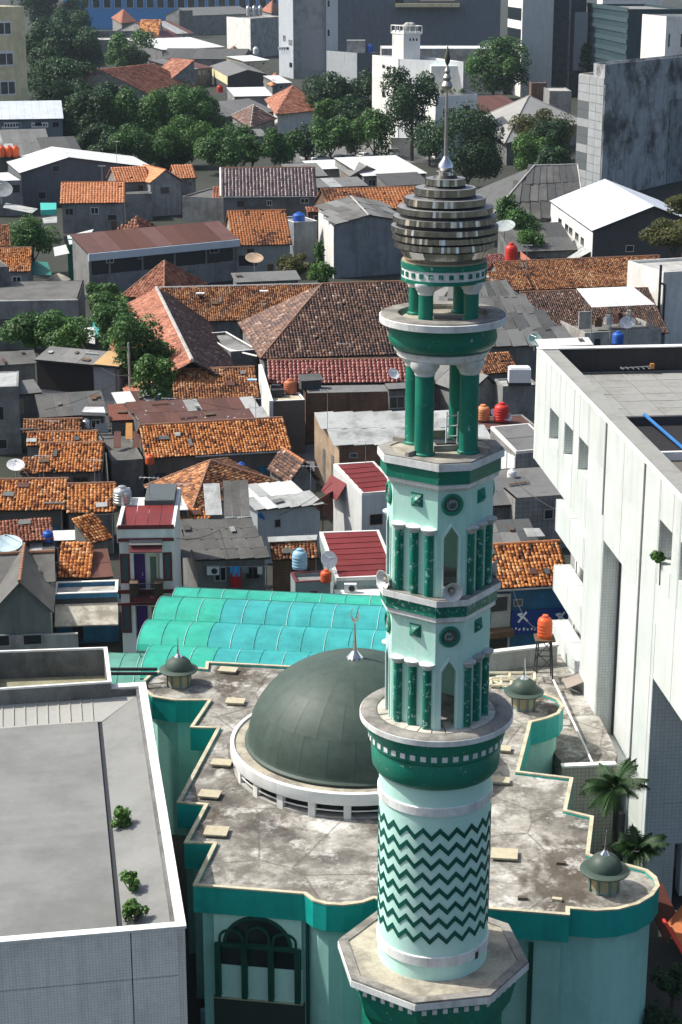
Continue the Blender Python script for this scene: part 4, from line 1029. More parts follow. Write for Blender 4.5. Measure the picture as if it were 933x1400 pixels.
def turret(px, py, lab, s=1.0):
    p = P(px, py, ZM-.1); c = V((p.x, p.y, 0)); z = ZM-.12
    o = thing('turret', (p.x, p.y, z), lab, 'turret', 'small domed turrets on the mosque roof corners')
    MB().lathe([(.62*s, z), (.62*s, z+.86*s)], 8, c, rz=.25).build('drum', surf('turret_drum', (.30, .34, .31), .7, .1, streak=.4), o)
    for k in range(8):
        a = .25+2*PI*k/8
        MB().box((p.x+.62*s*math.cos(a), p.y+.62*s*math.sin(a), z+.43*s), (.1*s, .12*s, .84*s), a).build('pilaster', surf('turret_trim', (.13, .2, .17), .6), o)
        a += PI/8
        MB().box((p.x+.575*s*math.cos(a), p.y+.575*s*math.sin(a), z+.42*s), (.03, .34*s, .55*s), a).build('panel', surf('turret_panel', (.36, .31, .19), .7, .1), o)
    MB().lathe([(.7*s, z+.84*s), (1.02*s, z+.86*s), (1.04*s, z+.92*s), (.98*s, z+.96*s), (.72*s, z+1.0*s)], 28, c).build('brim', M_DOME, o, True)
    MB().lathe([(.72*s*math.cos(t), z+1.0*s+.66*s*math.sin(t)) for t in [PI/2*k/10 for k in range(10)]]+[(.02, z+1.66*s)], 28, c, cap=False).build('cap', M_DOME, o, True)
    finial(o, c, z+1.6*s, .62*s, 8)
turret(245, 936, 'dark domed turret on the left rear drum of the mosque roof')
turret(716, 967, 'dark domed turret on the right rear drum, beside the white office block')
turret(826, 1215, 'dark domed turret on the right front drum of the mosque roof, ochre sides', 1.0)
# flat frames lying at the back of the roof
for (x0, y0, x1, y1), lb in (((664, 921, 732, 931), 'longer pale window frame lying flat behind the right rear turret'), ((672, 928, 700, 938), 'small pale frame lying flat left of the right rear turret')):
    a, b = P(x0, y1, ZM), P(x1, y1, ZM); d = P(x0, y0, ZM)-a; m = MB(); t = .1
    e = (b-a).normalized(); dn = d.normalized()
    for s0, s1 in ((a, b), (a+d, b+d), (a, a+d), (b, b+d), ((a+b)/2, (a+b)/2+d)): m.tube(s0+UP*.02, s1+UP*.02, .09, 6)
    tag(m.build('window_frame', M_LIP, o=a), lb, 'frame')

# ---------------------------------------------------------------- white office block (right)
ZR = 22.0
WA, WB = P(735.5, 478, ZR), P(933, 685, ZR)
wp = Plane(WA, WB); EAST = -wp.n
office = thing('office_block', (WA.x+6, WA.y-14, 0), 'large white panelled office block with recessed shafts and balconies, right of the minaret', 'office building')
TH_R = 1.0
S = lambda px, py: wp.uz(px, py)[0]
Zw = lambda px, py: wp.uz(px, py)[1]
s_top = [0, S(748, 492), S(768, 513), S(787, 533), S(806, 553), S(831, 579), S(855, 604), S(884, 634), S(904, 655), S(933, 685)]
s_end = s_top[-1]+12
s_lines = s_top+[s_top[-1]+k*3.0 for k in (1, 2, 3, 4)]
zj = [22.0, 19.35, 16.9, 15.0, 12.2, 9.4, 6.6, 3.6, 0]
z_lo = Zw(732, 629)
holes = []
def hole(x0, y0, x1, y1): holes.append((*[S(x, (y0+y1)/2) for x in (x0, x1)], Zw((x0+x1)/2, y1), Zw((x0+x1)/2, y0)))
hole(751.5, 563, 764, 607); hole(771.5, 582, 783.5, 628); hole(791, 603, 804.5, 650)
hole(900.5, 718, 919, 776); hole(929, 747, 945, 803)
s_sh0, s_sh1 = S(825, 745), S(870, 795)
z_sh = (Zw(825.5, 741)+Zw(869, 794))/2
holes.append((s_sh0, s_sh1, 4.5, z_sh))
s_b0, s_b1 = S(760, 700), S(800, 740)
zb_ = [Zw(760.8, 682), Zw(759.5, 725), Zw(757, 771), Zw(756.5, 807), Zw(758, 853)]
holes.append((-1, s_b1, zb_[0], z_lo)); holes.append((-1, s_b1, zb_[2], zb_[1])); holes.append((-1, s_b1, zb_[4], zb_[3]))
holes.append((-1, s_b0, -1, z_lo))
s_c = S(889, 1000); z_c = Zw(891, 931)
holes.append((s_c, 99, -1, Zw(905, 945)-.0))
def split(rects, h):
    out = []
    for a0, a1, b0, b1 in rects:
        h0, h1, g0, g1 = max(a0, h[0]), min(a1, h[1]), max(b0, h[2]), min(b1, h[3])
        if h0 >= h1-1e-4 or g0 >= g1-1e-4: out.append((a0, a1, b0, b1)); continue
        if a0 < h0: out.append((a0, h0, b0, b1))
        if h1 < a1: out.append((h1, a1, b0, b1))
        if b0 < g0: out.append((h0, h1, b0, g0))
        if g1 < b1: out.append((h0, h1, g1, b1))
    return out
M_REV = surf('mosaic_cladding', (.60, .63, .61), .6, .08, .5, 6, streak=.25, mosaic=(.16, .1, (.6, .62, .62)))
for a0, a1 in zip(s_lines[:-1], s_lines[1:]):
    for b1, b0 in zip(zj[:-1], zj[1:]):
        rs_ = [(a0, a1, b0, b1)]
        for h in holes: rs_ = split(rs_, h)
        for r in rs_:
            if r[1]-r[0] < .05 or r[3]-r[2] < .05: continue
            upl('wall_panel', M_WHITEC, office, wp, r[0]+.026, r[1]-.026, r[2]+.018, r[3]-.018, -TH_R, 0)
m = MB()
m.pbox(wp, 0.05, s_end, z_lo, ZR-1.4, -1.6, -TH_R); m.pbox(wp, s_b1, s_sh1+.8, 4.5, z_lo, -1.6, -TH_R-.0)
m.pbox(wp, s_sh1+.8, s_c-.05, 0, z_lo, -1.6, -TH_R)
m.build('backing_wall', M_REV, office)
# reveals of the recesses in mosaic
for h in holes[:6]:
    upl('reveal', M_REV, office, wp, h[0]-.0, h[0]+.03, h[2], h[3], -TH_R, -.02)
    upl('reveal', M_REV, office, wp, h[1]-.03, h[1], h[2], h[3], -TH_R, -.02)
for h in holes[:5]: upl('window_pane', M_GLASS, office, wp, h[0]+.05, h[1]-.05, h[2]+.3, h[3]-.1, -TH_R, -TH_R+.06)
MB().pbox(wp, s_sh0+.03, s_sh1+.7, 4.4, z_sh+.02, -TH_R-.05, -TH_R+.02).build('recess_back', surf('column_mosaic', (.62, .65, .64), .55, .05, streak=.15, mosaic=(.25, PI/2, (.8, .82, .82))), office)
MB().pbox(wp, s_sh0+.03, s_sh0+.25, 4.4, z_sh, -TH_R+.02, -TH_R+.1).build('corner_shadow', M_DARKMETAL, office)  # dark strip: the far reveal's shadow on the back wall, put in as colour
for s in (s_top[5], s_top[7]):
    MB().tube(wp.pt(s, .5 if s > s_sh1 else 17, .05), wp.pt(s, ZR+.02, .05), .05, 8).build('downpipe', surf('pipe_grey', (.30, .31, .31), .6), office)
# balconies behind the back corner
dep = 2.6
for zf in (zb_[0]-.95, zb_[2]-.75, zb_[4]-.9):
    MB().pbox(wp, s_b0+.02, s_b1, zf-.25, zf, -dep, -TH_R).build('balcony_slab', M_COPING, office)
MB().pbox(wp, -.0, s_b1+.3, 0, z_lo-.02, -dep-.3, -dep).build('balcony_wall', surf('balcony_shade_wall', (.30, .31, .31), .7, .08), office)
for s in (s_b0+1.2, s_b1-.9):
    MB().lathe([(.28, 3), (.28, z_lo)], 14, wp.pt(s, 0, -1.45)).build('column', M_WHITE, office, True)
for zf in (zb_[0]-.9, zb_[2]-.7):
    MB().pbox(wp, s_b0+2.0, s_b1-.3, zf+.1, zf+1.9, -dep, -dep+.05).build('balcony_window', M_GLASS, office)
MB().pbox(wp, s_b0, s_b0+.25, zb_[4]-3.2, z_lo-.02, -dep, -TH_R-.3).build('end_wall', M_WHITE, office)
MB().pbox(wp, s_b0+.02, s_b1, 2.5, zb_[4]-1.2, -dep, -.3).build('lower_wall', M_WHITE, office)
# roof
def wrect(s0, s1, e0, e1): return [wp.pt(s0, 0, -e0), wp.pt(s1, 0, -e0), wp.pt(s1, 0, -e1), wp.pt(s0, 0, -e1)]
zdk = ZR-1.45
M_RTILE = surf('roof_paver', (.30, .305, .285), .85, .12, .5, 6, dirt=(.15, .15, .135), dirt_amt=.5, dirt_scale=.5, objvar=.12)
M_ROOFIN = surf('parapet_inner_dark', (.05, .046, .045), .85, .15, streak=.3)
MB().slab([p+UP*(zdk-.03) for p in wrect(.3, s_end, .6, 24)], .15).build('roof', surf('roof_joint_dark', (.12, .11, .095), .9), office)
for i in range(8):
    for j in range(9):
        s0, e0 = 1.0+i*1.75, 1.25+j*1.9
        if s0+1.7 > (P(857, 582, zdk)-wp.a).dot(wp.u): continue
        upl('roof_tile', M_RTILE, office, wp, s0+.025, s0+1.725, zdk-.03, zdk+.02+random.uniform(0, .015), -e0-1.875, -e0-.025)
MB().pbox(wp, -.0, s_end, zdk-.2, ZR+.02, -1.25, -TH_R-.005).build('parapet_inner', M_COPING, office)
MB().pbox(wp, -.25, .0, z_lo, ZR+.05, -24, 0).build('rear_wall', M_COPING, office)
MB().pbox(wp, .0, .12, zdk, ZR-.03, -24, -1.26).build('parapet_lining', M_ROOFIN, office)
MB().pbox(wp, -.3, .35, ZR+.053, ZR+.12, -24, .03).build('coping', M_COPING, office)
MB().pbox(wp, .352, s_end, ZR+.003, ZR+.07, -.2, .03).build('coping', M_COPING, office)
MB().pbox(wp, .352, s_end, ZR+.0045, ZR+.035, -1.24, -.2).build('parapet_cap', M_RTILE, office)
s_w = (P(857, 582, zdk)-wp.a).dot(wp.u); s_v = (P(887, 621, zdk+.3)-wp.a).dot(wp.u)-s_w
MB().pbox(wp, s_w, s_w+.3, zdk-.02, ZR-.9, -24, -1.3).build('stair_kerb', surf('kerb_dark', (.06, .065, .07), .8), office)
MB().pbox(wp, s_w+.3, s_w+s_v, zdk+.02, zdk+.06, -24, -1.3).build('stairwell', surf('stairwell_black', (.02, .02, .022), .9), office)
MB().pbox(wp, s_w+s_v, s_w+s_v+.25, zdk, ZR-1.0, -24, -1.3).build('stair_kerb', M_COPING, office)
tag(MB().tube(wp.pt(s_w+.2, ZR-.78, -3.2), wp.pt(s_w+s_v-.2, zdk+.2, -3.9), .09, 8).build('pipe', surf('pipe_blue', (.03, .16, .42), .5), o=wp.pt(s_w, ZR-.78, -2.2)), 'bright blue pipe lying across the stairwell on the white office roof', 'pipe')
m = MB()
c = wp.pt(1.0, zdk+.4, -5)
# antenna lying on the roof by the dark parapet
m.tube(c, c+wp.n*-2.0+UP*.1, .03, 6)
for k in range(6): m.tube(c+wp.n*-(.1+k*.33)+wp.u*.4, c+wp.n*-(.1+k*.33)-wp.u*.4, .02, 5)
m.cur = 1; m.box(c+wp.n*-2.0+UP*.1, (.25, .25, .3))
tag(m.build('antenna', [M_STEEL, surf('antenna_orange', (.45, .2, .06), .6)], o=c), 'fallen rooftop aerial with an orange tip beside the dark parapet lining', 'antenna')
# lower wing facing the viewer, in mosaic
fA = wp.pt(s_c, 0, 0); e1 = fA+EAST*14
pf = Plane(fA, e1)
M_MOS2 = surf('mosaic_grey', (.60, .66, .68), .6, .08, .5, 6, streak=.3, mosaic=(.2, 0, (.66, .68, .7)))
z_mb = pf.uz(905, 1155)[1]
zl = [z_mb, 5.6, 8.6, 11.6, Zw(905, 945)]
zl = sorted(set([z for z in zl if z >= z_mb]))
for a0, a1 in ((0.0, 3.2), (3.2, 7), (7, 14)):
    for b0, b1 in zip(zl[:-1], zl[1:]): upl('mosaic_panel', M_MOS2, office, pf, a0+.02, a1-.02, b0+.02, b1-.02, -.5, 0)
MB().pbox(pf, .05, 14, z_mb+.05, zl[-1], -.9, -.52).build('mosaic_backing', M_CONCD, office)
MB().pbox(wp, s_c, s_end, zl[-1]-.05, zl[-1], -14, -TH_R).build('soffit', M_CONCL, office)
for k in range(3): MB().pbox(pf, .7+k*1.5, 1.15+k*1.5, 0, z_mb, -1.6, -.8).build('pillar', M_COPING, office)
MB().pbox(pf, -.3, 14, 0, z_mb-.1, -4, -3.6).build('ground_floor_wall', M_CONCD, office)
# awning on the wall near the rear deck
c = wp.at(795, 926); o = thing('awning', (c.x, c.y, 0), 'small brown metal awning jutting from the white office wall above the rear deck', 'awning')
o.location = c; ORG[o.name] = V(c)
MB().slab([c+wp.u*-.7+wp.n*.05, c+wp.u*.7+wp.n*.05, c+wp.u*.7+wp.n*.95-UP*.35, c+wp.u*-.7+wp.n*.95-UP*.35], .05).build('awning_sheet', surf('awning_brown', (.28, .24, .2), .5, .1), o)
for s in (-.6, .6): MB().tube(c+wp.u*s+wp.n*.02-UP*.8, c+wp.u*s+wp.n*.85-UP*.36, .03, 6).build('strut', M_STEEL, o)
# rear deck between mosque and office
ZD = 5.6
dk = [P(x, y, ZD) for x, y in [(664, 900), (790, 893), (800, 940), (845, 1030), (838, 1049), (775, 1050), (700, 960)]]
deck = thing('annex', (dk[0].x, dk[0].y, 0), 'low stained concrete annex roof squeezed between mosque and white office block', 'annex')
MB().prism([(p.x, p.y) for p in dk], 0, ZD).build('roof', M_SCREED, deck)
a, b = P(770, 1050, ZD+.3), P(842, 1047, ZD+.3); pd = Plane(a, b)
MB().pbox(pd, 0, (b-a).length, 0, ZD+.3, -.3, .0).build('end_wall', surf('mosaic_beige', (.40, .40, .33), .7, .1, mosaic=(.2, 0, (.4, .4, .36)), streak=.4), deck)
MB().pbox(pd, -.05, (b-a).length+.05, ZD+.303, ZD+.4, -.34, .04).build('coping', M_COPING, deck)
a, b = P(655, 916, ZD+.2), P(762, 903, ZD+.2); pb = Plane(a, b)
MB().pbox(pb, 0, (b-a).length, 0, ZD+1.1, -.25, 0).build('rear_parapet', M_CONCL, deck)
MB().pbox(pb, -.05, (b-a).length+.05, ZD+1.103, ZD+1.22, -.35, .08).build('rear_coping', M_COPING, deck)
a, b = P(757, 930, ZD+.6), P(812, 1046, ZD+.35)
tag(MB().tube(a, b, .06, 8).build('pipe', M_COPING, o=a), 'long pale pipe running across the rear deck to the mosaic wall', 'pipe')

# ---------------------------------------------------------------- left building in the foreground
ZL = 10.0
lc = P(253, 1268, ZL); lr_ = P(187, 938, ZL); lf = P(-60, 1295, ZL)
ux = (lf-lc); ux.z = 0; uxl = ux.normalized(); uy = V((-uxl.y, uxl.x, 0)); uy = uy if uy.y > 0 else -uy
Ly = (lr_-lc).dot(uy); Lx = 26.0
left = thing('tiled_hall', (lc.x-8, lc.y+8, 0), 'pale mosaic clad hall with ribbed metal roof in the lower left corner', 'hall')
def lp(x, y, z): return V((lc.x, lc.y, 0))+uxl*x+uy*y+UP*z
M_MOS = surf('mosaic_pale', (.86, .84, .76), .55, .06, .5, 5, streak=.28, dirt=(.36, .35, .3), dirt_amt=.3, mosaic=(.125, -math.atan2(uxl.y, uxl.x), (.62, .62, .60)))
pF = Plane(lp(Lx, 0, 0), lp(0, 0, 0))
zz = [0, 2.9, 5.65, 8.4, ZL]
for a0, a1 in ((-.0, 2.05), (2.05, 8.0), (8.0, 14.0), (14, Lx)):
    zq = [0, 2.6, 5.2, 7.95, ZL-.03]
    for b0, b1 in zip(zq[:-1], zq[1:]): upl('mosaic_panel', M_MOS, left, pF, Lx-a1+.02, Lx-a0-.02, b0+.02, b1-.02, -.3, 0)
MB().prism([(p.x, p.y) for p in (lp(.32, .32, 0), lp(Lx, .32, 0), lp(Lx, Ly-.1, 0), lp(.32, Ly-.1, 0))], 0, ZL-.95).build('core', M_CONCD, left)
m = MB(); m.hexa([lp(x, y, z) for z in (0, ZL-.03) for x, y in ((.3, .0), (0, .0), (0, Ly), (.3, Ly))])
m.build('side_wall', M_MOS, left)
m = MB()
def lbox(m, x0, x1, y0, y1, z0, z1): return m.hexa([lp(x, y, z) for z in (z0, z1) for x, y in ((x0, y0), (x1, y0), (x1, y1), (x0, y1))])
lbox(m, -.05, .34, -.05, Ly+.3, ZL-.027, ZL+.08); lbox(m, .343, Lx, -.05, .34, ZL-.027, ZL+.08); lbox(m, .343, Lx, Ly-.2, Ly+.3, ZL-.027, ZL+.08)
m.build('coping', M_COPING, left)
m = MB(); lbox(m, .3, .48, .5, Ly-.3, ZL-.9, ZL-.03); lbox(m, .3, Lx, Ly-.28, Ly-.0, ZL-.9, ZL-.03); lbox(m, .3, Lx, .3, .48, ZL-.9, ZL-.03)
m.build('parapet_inner', M_CONCD, left)
M_RIB = surf('ribbed_roof_grey', (.215, .22, .21), .55, .07, .3, 4, streak=0, dirt=(.125, .13, .12), dirt_amt=.6, dirt_scale=.14, objvar=.07, spec=.4)
M_RIBL = surf('ribbed_roof_pale', (.36, .365, .335), .6, .07, .3, 4, dirt=(.36, .35, .31), dirt_amt=.4, dirt_scale=.4)
gx, gy = P(160, 1240, ZL-.6), P(138, 984, ZL-.6)
GX = ((gx-lp(0, 0, 0)).dot(uxl)+(gy-lp(0, 0, 0)).dot(uxl))/2; GY = (gy-lp(0, 0, 0)).dot(uy)
zg_ = ZL-.75
m = MB(); m.slab([lp(.45, .45, ZL-.38), lp(GX-.1, .45, zg_), lp(GX-.1, GY, zg_), lp(.45, Ly-.3, ZL-.38)], .05); m.build('side_slope', M_RIB, left)
m = MB(); m.slab([lp(.45, Ly-.3, ZL-.38), lp(GX-.1, GY+.1, zg_), lp(Lx, GY+.1, zg_), lp(Lx, Ly-.3, ZL-.38)], .05); m.build('rear_slope', M_RIBL, left)
m = MB(); lbox(m, GX-.12, GX+.1, .45, GY+.12, zg_-.08, zg_-.02); m.build('gutter', M_DARKMETAL, left)
for k in range(60):   # standing seams of the strips
    y = .7+k*.42
    if y > GY-.2: break
for k in range(40):
    x = GX+.3+k*.55
    if x > Lx: break
    m = MB(); m.hexa([lp(x, GY+.12, zg_+.0), lp(x+.05, GY+.12, zg_), lp(x+.05, Ly-.3, ZL-.38), lp(x, Ly-.3, ZL-.38), lp(x, GY+.12, zg_+.05), lp(x+.05, GY+.12, zg_+.05), lp(x+.05, Ly-.3, ZL-.33), lp(x, Ly-.3, ZL-.33)])
    m.build('seam', M_RIBL, left)
nrow = 46
for k in range(nrow):   # main field: long lapped sheets running left to right
    y0, y1 = .5+(GY-.5)*k/nrow, .5+(GY-.5)*(k+1)/nrow
    c = lp((GX+.12+Lx)/2, (y0+y1)/2, zg_+.03)
    unit('roof_sheet', M_RIB, left, (c, uxl*(Lx-GX-.12), uy*(y1-y0-.012)+UP*.025, UP*.03))
m = MB(); lbox(m, GX+.12, Lx, GY-.05, GY+.1, zg_-.02, zg_+.07); m.build('ridge_flashing', M_RIBL, left)
# neighbouring flat roof behind it, with dark inner parapet
q0, q1, q2, q3 = P(-30, 946, 10.4), P(152, 934, 10.4), P(146, 887, 10.4), P(-30, 893, 10.4)
nb = thing('flat_hall', ((q0+q2)/2).to_tuple()[:2]+(0,), 'flat concrete roof with white coping and mossy floor behind the ribbed hall', 'hall')
qs = [q0, q1, q2, q3]; cq = sum(qs, V((0, 0, 0)))/4; qi = [p.lerp(cq, .05) for p in qs]
MB().prism([(p.x, p.y) for p in qs], 0, 8.9).build('wall', M_CONC, nb)
ring(MB(), qs, qi, 8.9, 10.4).build('parapet', M_CONCD, nb)
ring(MB(), [p.lerp(cq, -.01) for p in qs], qi, 10.403, 10.5).build('coping', M_COPING, nb)
MB().slab([V((p.x, p.y, 8.95)) for p in qi], .04).build('roof', surf('mossy_screed', (.28, .27, .18), .9, .2, .5, 5, dirt=(.13, .14, .07), dirt_amt=.6, dirt_scale=.4), nb)
for k in range(2):
    a, b = P(136, 915+k*6, 8.8), P(215, 915+k*6, 8.6)
    tag(MB().tube(a, b, .1, 8).build('pipe', M_DARKMETAL, o=a), ('upper' if k == 0 else 'lower')+' black pipe bridging from the flat hall to the left rear mosque drum', 'pipe')

# ---------------------------------------------------------------- teal barrel canopies
def canopy_mat(name, c, a):
    t = NT(name); n1 = t.noise(t.pos(), .8, 5, .6)
    cc = t.ramp(n1, [(.3, [x*.8 for x in c]), (.7, [min(1, x*1.15) for x in c])])
    t.done(cc, .28, 0, .5)
    tr = t.n('ShaderNodeBsdfTranslucent'); t.l(cc, tr.inputs[0])
    tp = t.n('ShaderNodeBsdfTransparent'); tp.inputs[0].default_value = (*[min(1, x*1.5+.1) for x in c], 1)
    m1 = t.n('ShaderNodeMixShader'); m1.inputs[0].default_value = .4; t.l(t.b.outputs[0], m1.inputs[1]); t.l(tr.outputs[0], m1.inputs[2])
    m2 = t.n('ShaderNodeMixShader'); m2.inputs[0].default_value = a; t.l(m1.outputs[0], m2.inputs[1]); t.l(tp.outputs[0], m2.inputs[2])
    t.l(m2.outputs[0], t.out.inputs[0]); return t.m
CAN_A = canopy_mat('canopy_green', (.07, .62, .46), .04)
CAN_B = canopy_mat('canopy_cyan', (.10, .66, .66), .2)
CAN_C = canopy_mat('canopy_pale', (.20, .52, .42), .05)
def vault(name, label, x0, x1, row, z, R, rise, D, group='teal barrel vaults over the yard', n=14, slope=0, mats=None):
    a = PY(x0, row, D); b = a+V((1, slope, 0)).normalized()*1
    u = V((1, slope, 0)).normalized(); v = V((-u.y, u.x, 0))
    Lv = (PY(x1, row, D).x-a.x)/u.x
    c0 = V((a.x, a.y, z)); o = thing(name, (c0.x+Lv/2, c0.y, 0), label, 'canopy', group)
    step = Lv/n; NA = 9
    for k in range(n):
        m = MB(); vs = []
        s0, s1 = k*step+.02, (k+1)*step-.02
        for i in range(NA+1):
            t = PI*(.06+.88*i/NA)
            for s in (s0, s1):
                vs.append(c0+u*s-v*(R*math.cos(t))+UP*(rise*math.sin(t)))
        m.add(vs, [(2*i, 2*i+1, 2*i+3, 2*i+2) for i in range(NA)])
        m.build('canopy_panel', (mats or [CAN_A, CAN_B])[0] if k < 3 else (mats or [CAN_A, CAN_B])[1], o)
    mr = MB()
    for k in range(n+1):
        pts = [c0+u*(k*step)-v*(R*1.005*math.cos(t))+UP*(rise*1.005*math.sin(t)+.02) for t in [PI*(.05+.9*i/12) for i in range(13)]]
        rb = MB().path(pts, .017, 5).build('rib', surf('rib_pale', (.42, .66, .62), .5) if k % 2 == 0 else surf('rib_teal', (.04, .36, .32), .5), o)
    for sgn in (-1, 1): MB().tube(c0+v*R*sgn*.98+UP*.1, c0+u*Lv+v*R*sgn*.98+UP*.1, .06, 6).build('eave_beam', surf('beam_green', (.02, .12, .1), .5), o)
    for s in (.2, Lv/2, Lv-.2):
        for sgn in (-1, 1): MB().tube(V((c0.x, c0.y, 0))+u*s+v*R*sgn*.96, c0+u*s+v*R*sgn*.96+UP*.1, .06, 6).build('post', M_STEEL, o)
    return o
vault('barrel_canopy', 'front teal barrel canopy directly behind the dark domed left rear turret', 203, 640, 905, 5.9, 2.1, 1.1, 96.0, n=14, slope=-.13)
vault('barrel_canopy', 'middle teal barrel canopy, sticking out farthest left of the row', 198, 636, 872, 6.0, 2.1, 1.1, 99.9, n=14, slope=-.13)
vault('barrel_canopy', 'rear full teal barrel canopy with bright pale ribs below the dark sheet roof', 218, 640, 840, 6.1, 2.1, 1.1, 103.8, n=14, slope=-.13)
vault('strip_canopy', 'narrow flat green canopy strip along the back of the barrel canopies', 240, 640, 815, 6.5, .9, .3, 106.8, n=12, slope=-.13, mats=[CAN_A, CAN_A])
vault('arched_canopy', 'pale green arched canopy low between the flat hall and the barrel canopies', 144, 214, 910, 4.6, 2.6, 1.2, 97.5, n=3, slope=-.05, mats=[CAN_C, CAN_C])

# ---------------------------------------------------------------- small props used on the roofs
def tank(px, py, z, label, col, r=.5, h=1.1, D=None, stand=0, group='rooftop water tanks', y=None):
    """plastic or steel water tank; px,py: foot of the tank in the photo at height z"""
    p = P(px, py, z) if y is None else PY(px, py, y)
    o = thing('water_tank', p, label, 'water tank', group); m = MB()
    prof = [(r*.96, 0), (r, .04)]
    for k in range(4):
        zz = h*(.12+.16*k); prof += [(r, zz), (r*1.03, zz+.02), (r*1.03, zz+.05), (r, zz+.07)]
    prof += [(r*.99, h*.78), (r*.82, h*.9), (r*.42, h*.97)]
    m.lathe(prof, 20, p).build('body', col, o, True)
    MB().lathe([(r*.42, h*.96), (r*.42, h*1.05), (r*.3, h*1.08), (.02, h*1.09)], 14, p).build('lid', col, o, True)
    if stand:
        m = MB()
        for sx, sy in ((-1, -1), (1, -1), (1, 1), (-1, 1)): m.tube(p+V((sx*r*1.25, sy*r*1.25, -stand)), p+V((sx*r*.85, sy*r*.85, -.1)), .045, 6)
        for k in (1, 2):
            q = stand*k/3; e = r*(.85+.4*q/stand)
            cs = [p+V((sx*e, sy*e, -q)) for sx, sy in ((-1, -1), (1, -1), (1, 1), (-1, 1))]
            for i in range(4): m.tube(cs[i], cs[(i+1) % 4], .03, 5); m.tube(cs[i], cs[(i+1) % 4]+UP*(stand/3), .025, 5)
        s = m.build('stand', M_DARKMETAL, o); s['kind'] = 'stuff' if False else ''
        del s['kind']
        MB().box(p+V((0, 0, -.06)), (r*2.7, r*2.7, .1)).build('platform', M_TIMBER, o)
    return o
PL_OR = surf('plastic_orange', (.62, .10, .03), .45, .07, dirt=(.5, .12, .05), dirt_amt=.3)
PL_ORL = surf('plastic_pale_orange', (.62, .24, .10), .5, .07)
PL_RED = surf('plastic_red', (.52, .035, .025), .45, .07)
PL_BLUE = surf('plastic_blue', (.02, .10, .42), .45, .07)
PL_LBL = surf('plastic_pale_blue', (.28, .48, .62), .5, .07)
PL_WH = surf('plastic_white', (.72, .73, .73), .45, .05)
M_TANKS = surf('tank_steel', (.55, .55, .54), .3, .12, metallic=.8)
def dish(px, py, z, label, r=.55, az=.5, el=.75, col=None, y=None):
    p = P(px, py, z) if y is None else PY(px, py, y); o = thing('satellite_dish', p, label, 'satellite dish')
    R = Matrix.Rotation(az, 3, 'Z') @ Matrix.Rotation(PI/2-el, 3, 'X'); c = p+UP*(r*.9)
    MB().lathe([(.03, 0), (r*.5, .06*r), (r, .24*r), (r*1.01, .26*r), (r*.98, .27*r), (r*.5, .1*r), (.03, .04*r)], 24, c, tilt=R, cap=False).build('reflector', col or PL_WH, o, True)
    m = MB(); f = c+R@V((0, 0, r*.85))
    for k in range(3):
        a = 2*PI*k/3; m.tube(c+R@V((r*.9*math.cos(a), r*.9*math.sin(a), r*.24)), f, .015+.008*r, 5)
    m.box(f, (.12, .12, .12)); m.build('feed_arm', M_STEEL, o)
    MB().tube(p-UP*.4, c, .04+.02*r, 6).build('mast', M_STEEL, o)
    return o
def acunit(p, label, rz=0, s=1.0):
    o = thing('air_conditioner', p, label, 'air conditioner', 'outdoor air conditioners')
    ubox('casing', PL_WH, o, V(p)+UP*.32*s, (.85*s, .34*s, .6*s), rz)
    R = Matrix.Rotation(rz, 3, 'Z'); c = V(p)+R@V((.1*s, -.175*s, .32*s))
    MB().lathe([(.22*s, 0), (.22*s, .02), (.03, .03)], 16, c, tilt=R@Matrix.Rotation(PI/2, 3, 'X')).build('fan_grille', M_DARKMETAL, o)
    return o
def panel4(name, label, cat, pts, mat, th=.05, group=None, posts=None):
    pts = [V(p) for p in pts]; c = sum(pts, V((0, 0, 0)))/len(pts)
    o = MB().slab(pts, th).build(name, mat, o=c)
    tag(o, label, cat, group)
    return o
def wplane(H_): return H_['pl']
def slab_shade(root, pl, rc, out, mat, name='canopy_hood', drop=.2):
    u0, u1, z0, z1 = prect(pl, *rc)
    return MB().slab([pl.pt(u0, z0, out), pl.pt(u1, z0, out), pl.pt(u1, z1, .0), pl.pt(u0, z1, .0)], .06).build(name, mat, root)

# ---------------------------------------------------------------- near row of houses
OR, BR, MX_, RBR, NEW, TRED, GLZ, PAT = [('tile', t) for t in (T_OR, T_BR, T_MX, T_RB, T_NEW, T_RED, T_GLZ, T_PATCH)]
# white and maroon townhouse
zt_ = 9.6
A_, B_ = P(162, 722, zt_), P(237, 721, zt_); tp_ = Plane(A_, B_)
town = thing('townhouse', ((A_+B_)/2).to_tuple()[:2]+(0,), 'narrow white three storey townhouse with maroon trim, purple doors and small balcony', 'house')
Lt = (B_-A_).length; dT = 9.0
m = MB(); m.pbox(tp_, 0, Lt, 0, zt_-.62, -dT, -.3); m.build('wall', M_WHITE, town)
u0, u1 = [prect(tp_, x0, 700, x1, 800)[0] for x0, x1 in ((182, 218), (218, 230))]
zr_ = [Zq for Zq in (tp_.uz(200, 752)[1], tp_.uz(200, 806)[1], tp_.uz(200, 828)[1], tp_.uz(200, 874)[1])]
m = MB()
m.pbox(tp_, 0, u0, 0, zt_, -.3, 0); m.pbox(tp_, u1, Lt, 0, zt_, -.3, 0); m.pbox(tp_, u0, u1, zr_[0], zt_, -.3, 0); m.pbox(tp_, u0, u1, zr_[2], zr_[1], -.3, 0); m.pbox(tp_, u0, u1, 0, zr_[3], -.3, 0)
m.build('facade', M_WHITE, town)
M_PURP = surf('purple_door', (.06, .02, .13), .5, .1)
def trim(rc, out=.05, mat=None, name='trim'):
    q = prect(tp_, *rc); return upl(name, mat or M_MAROON, town, tp_, q[0], q[1], q[2], q[3], -.02, out)
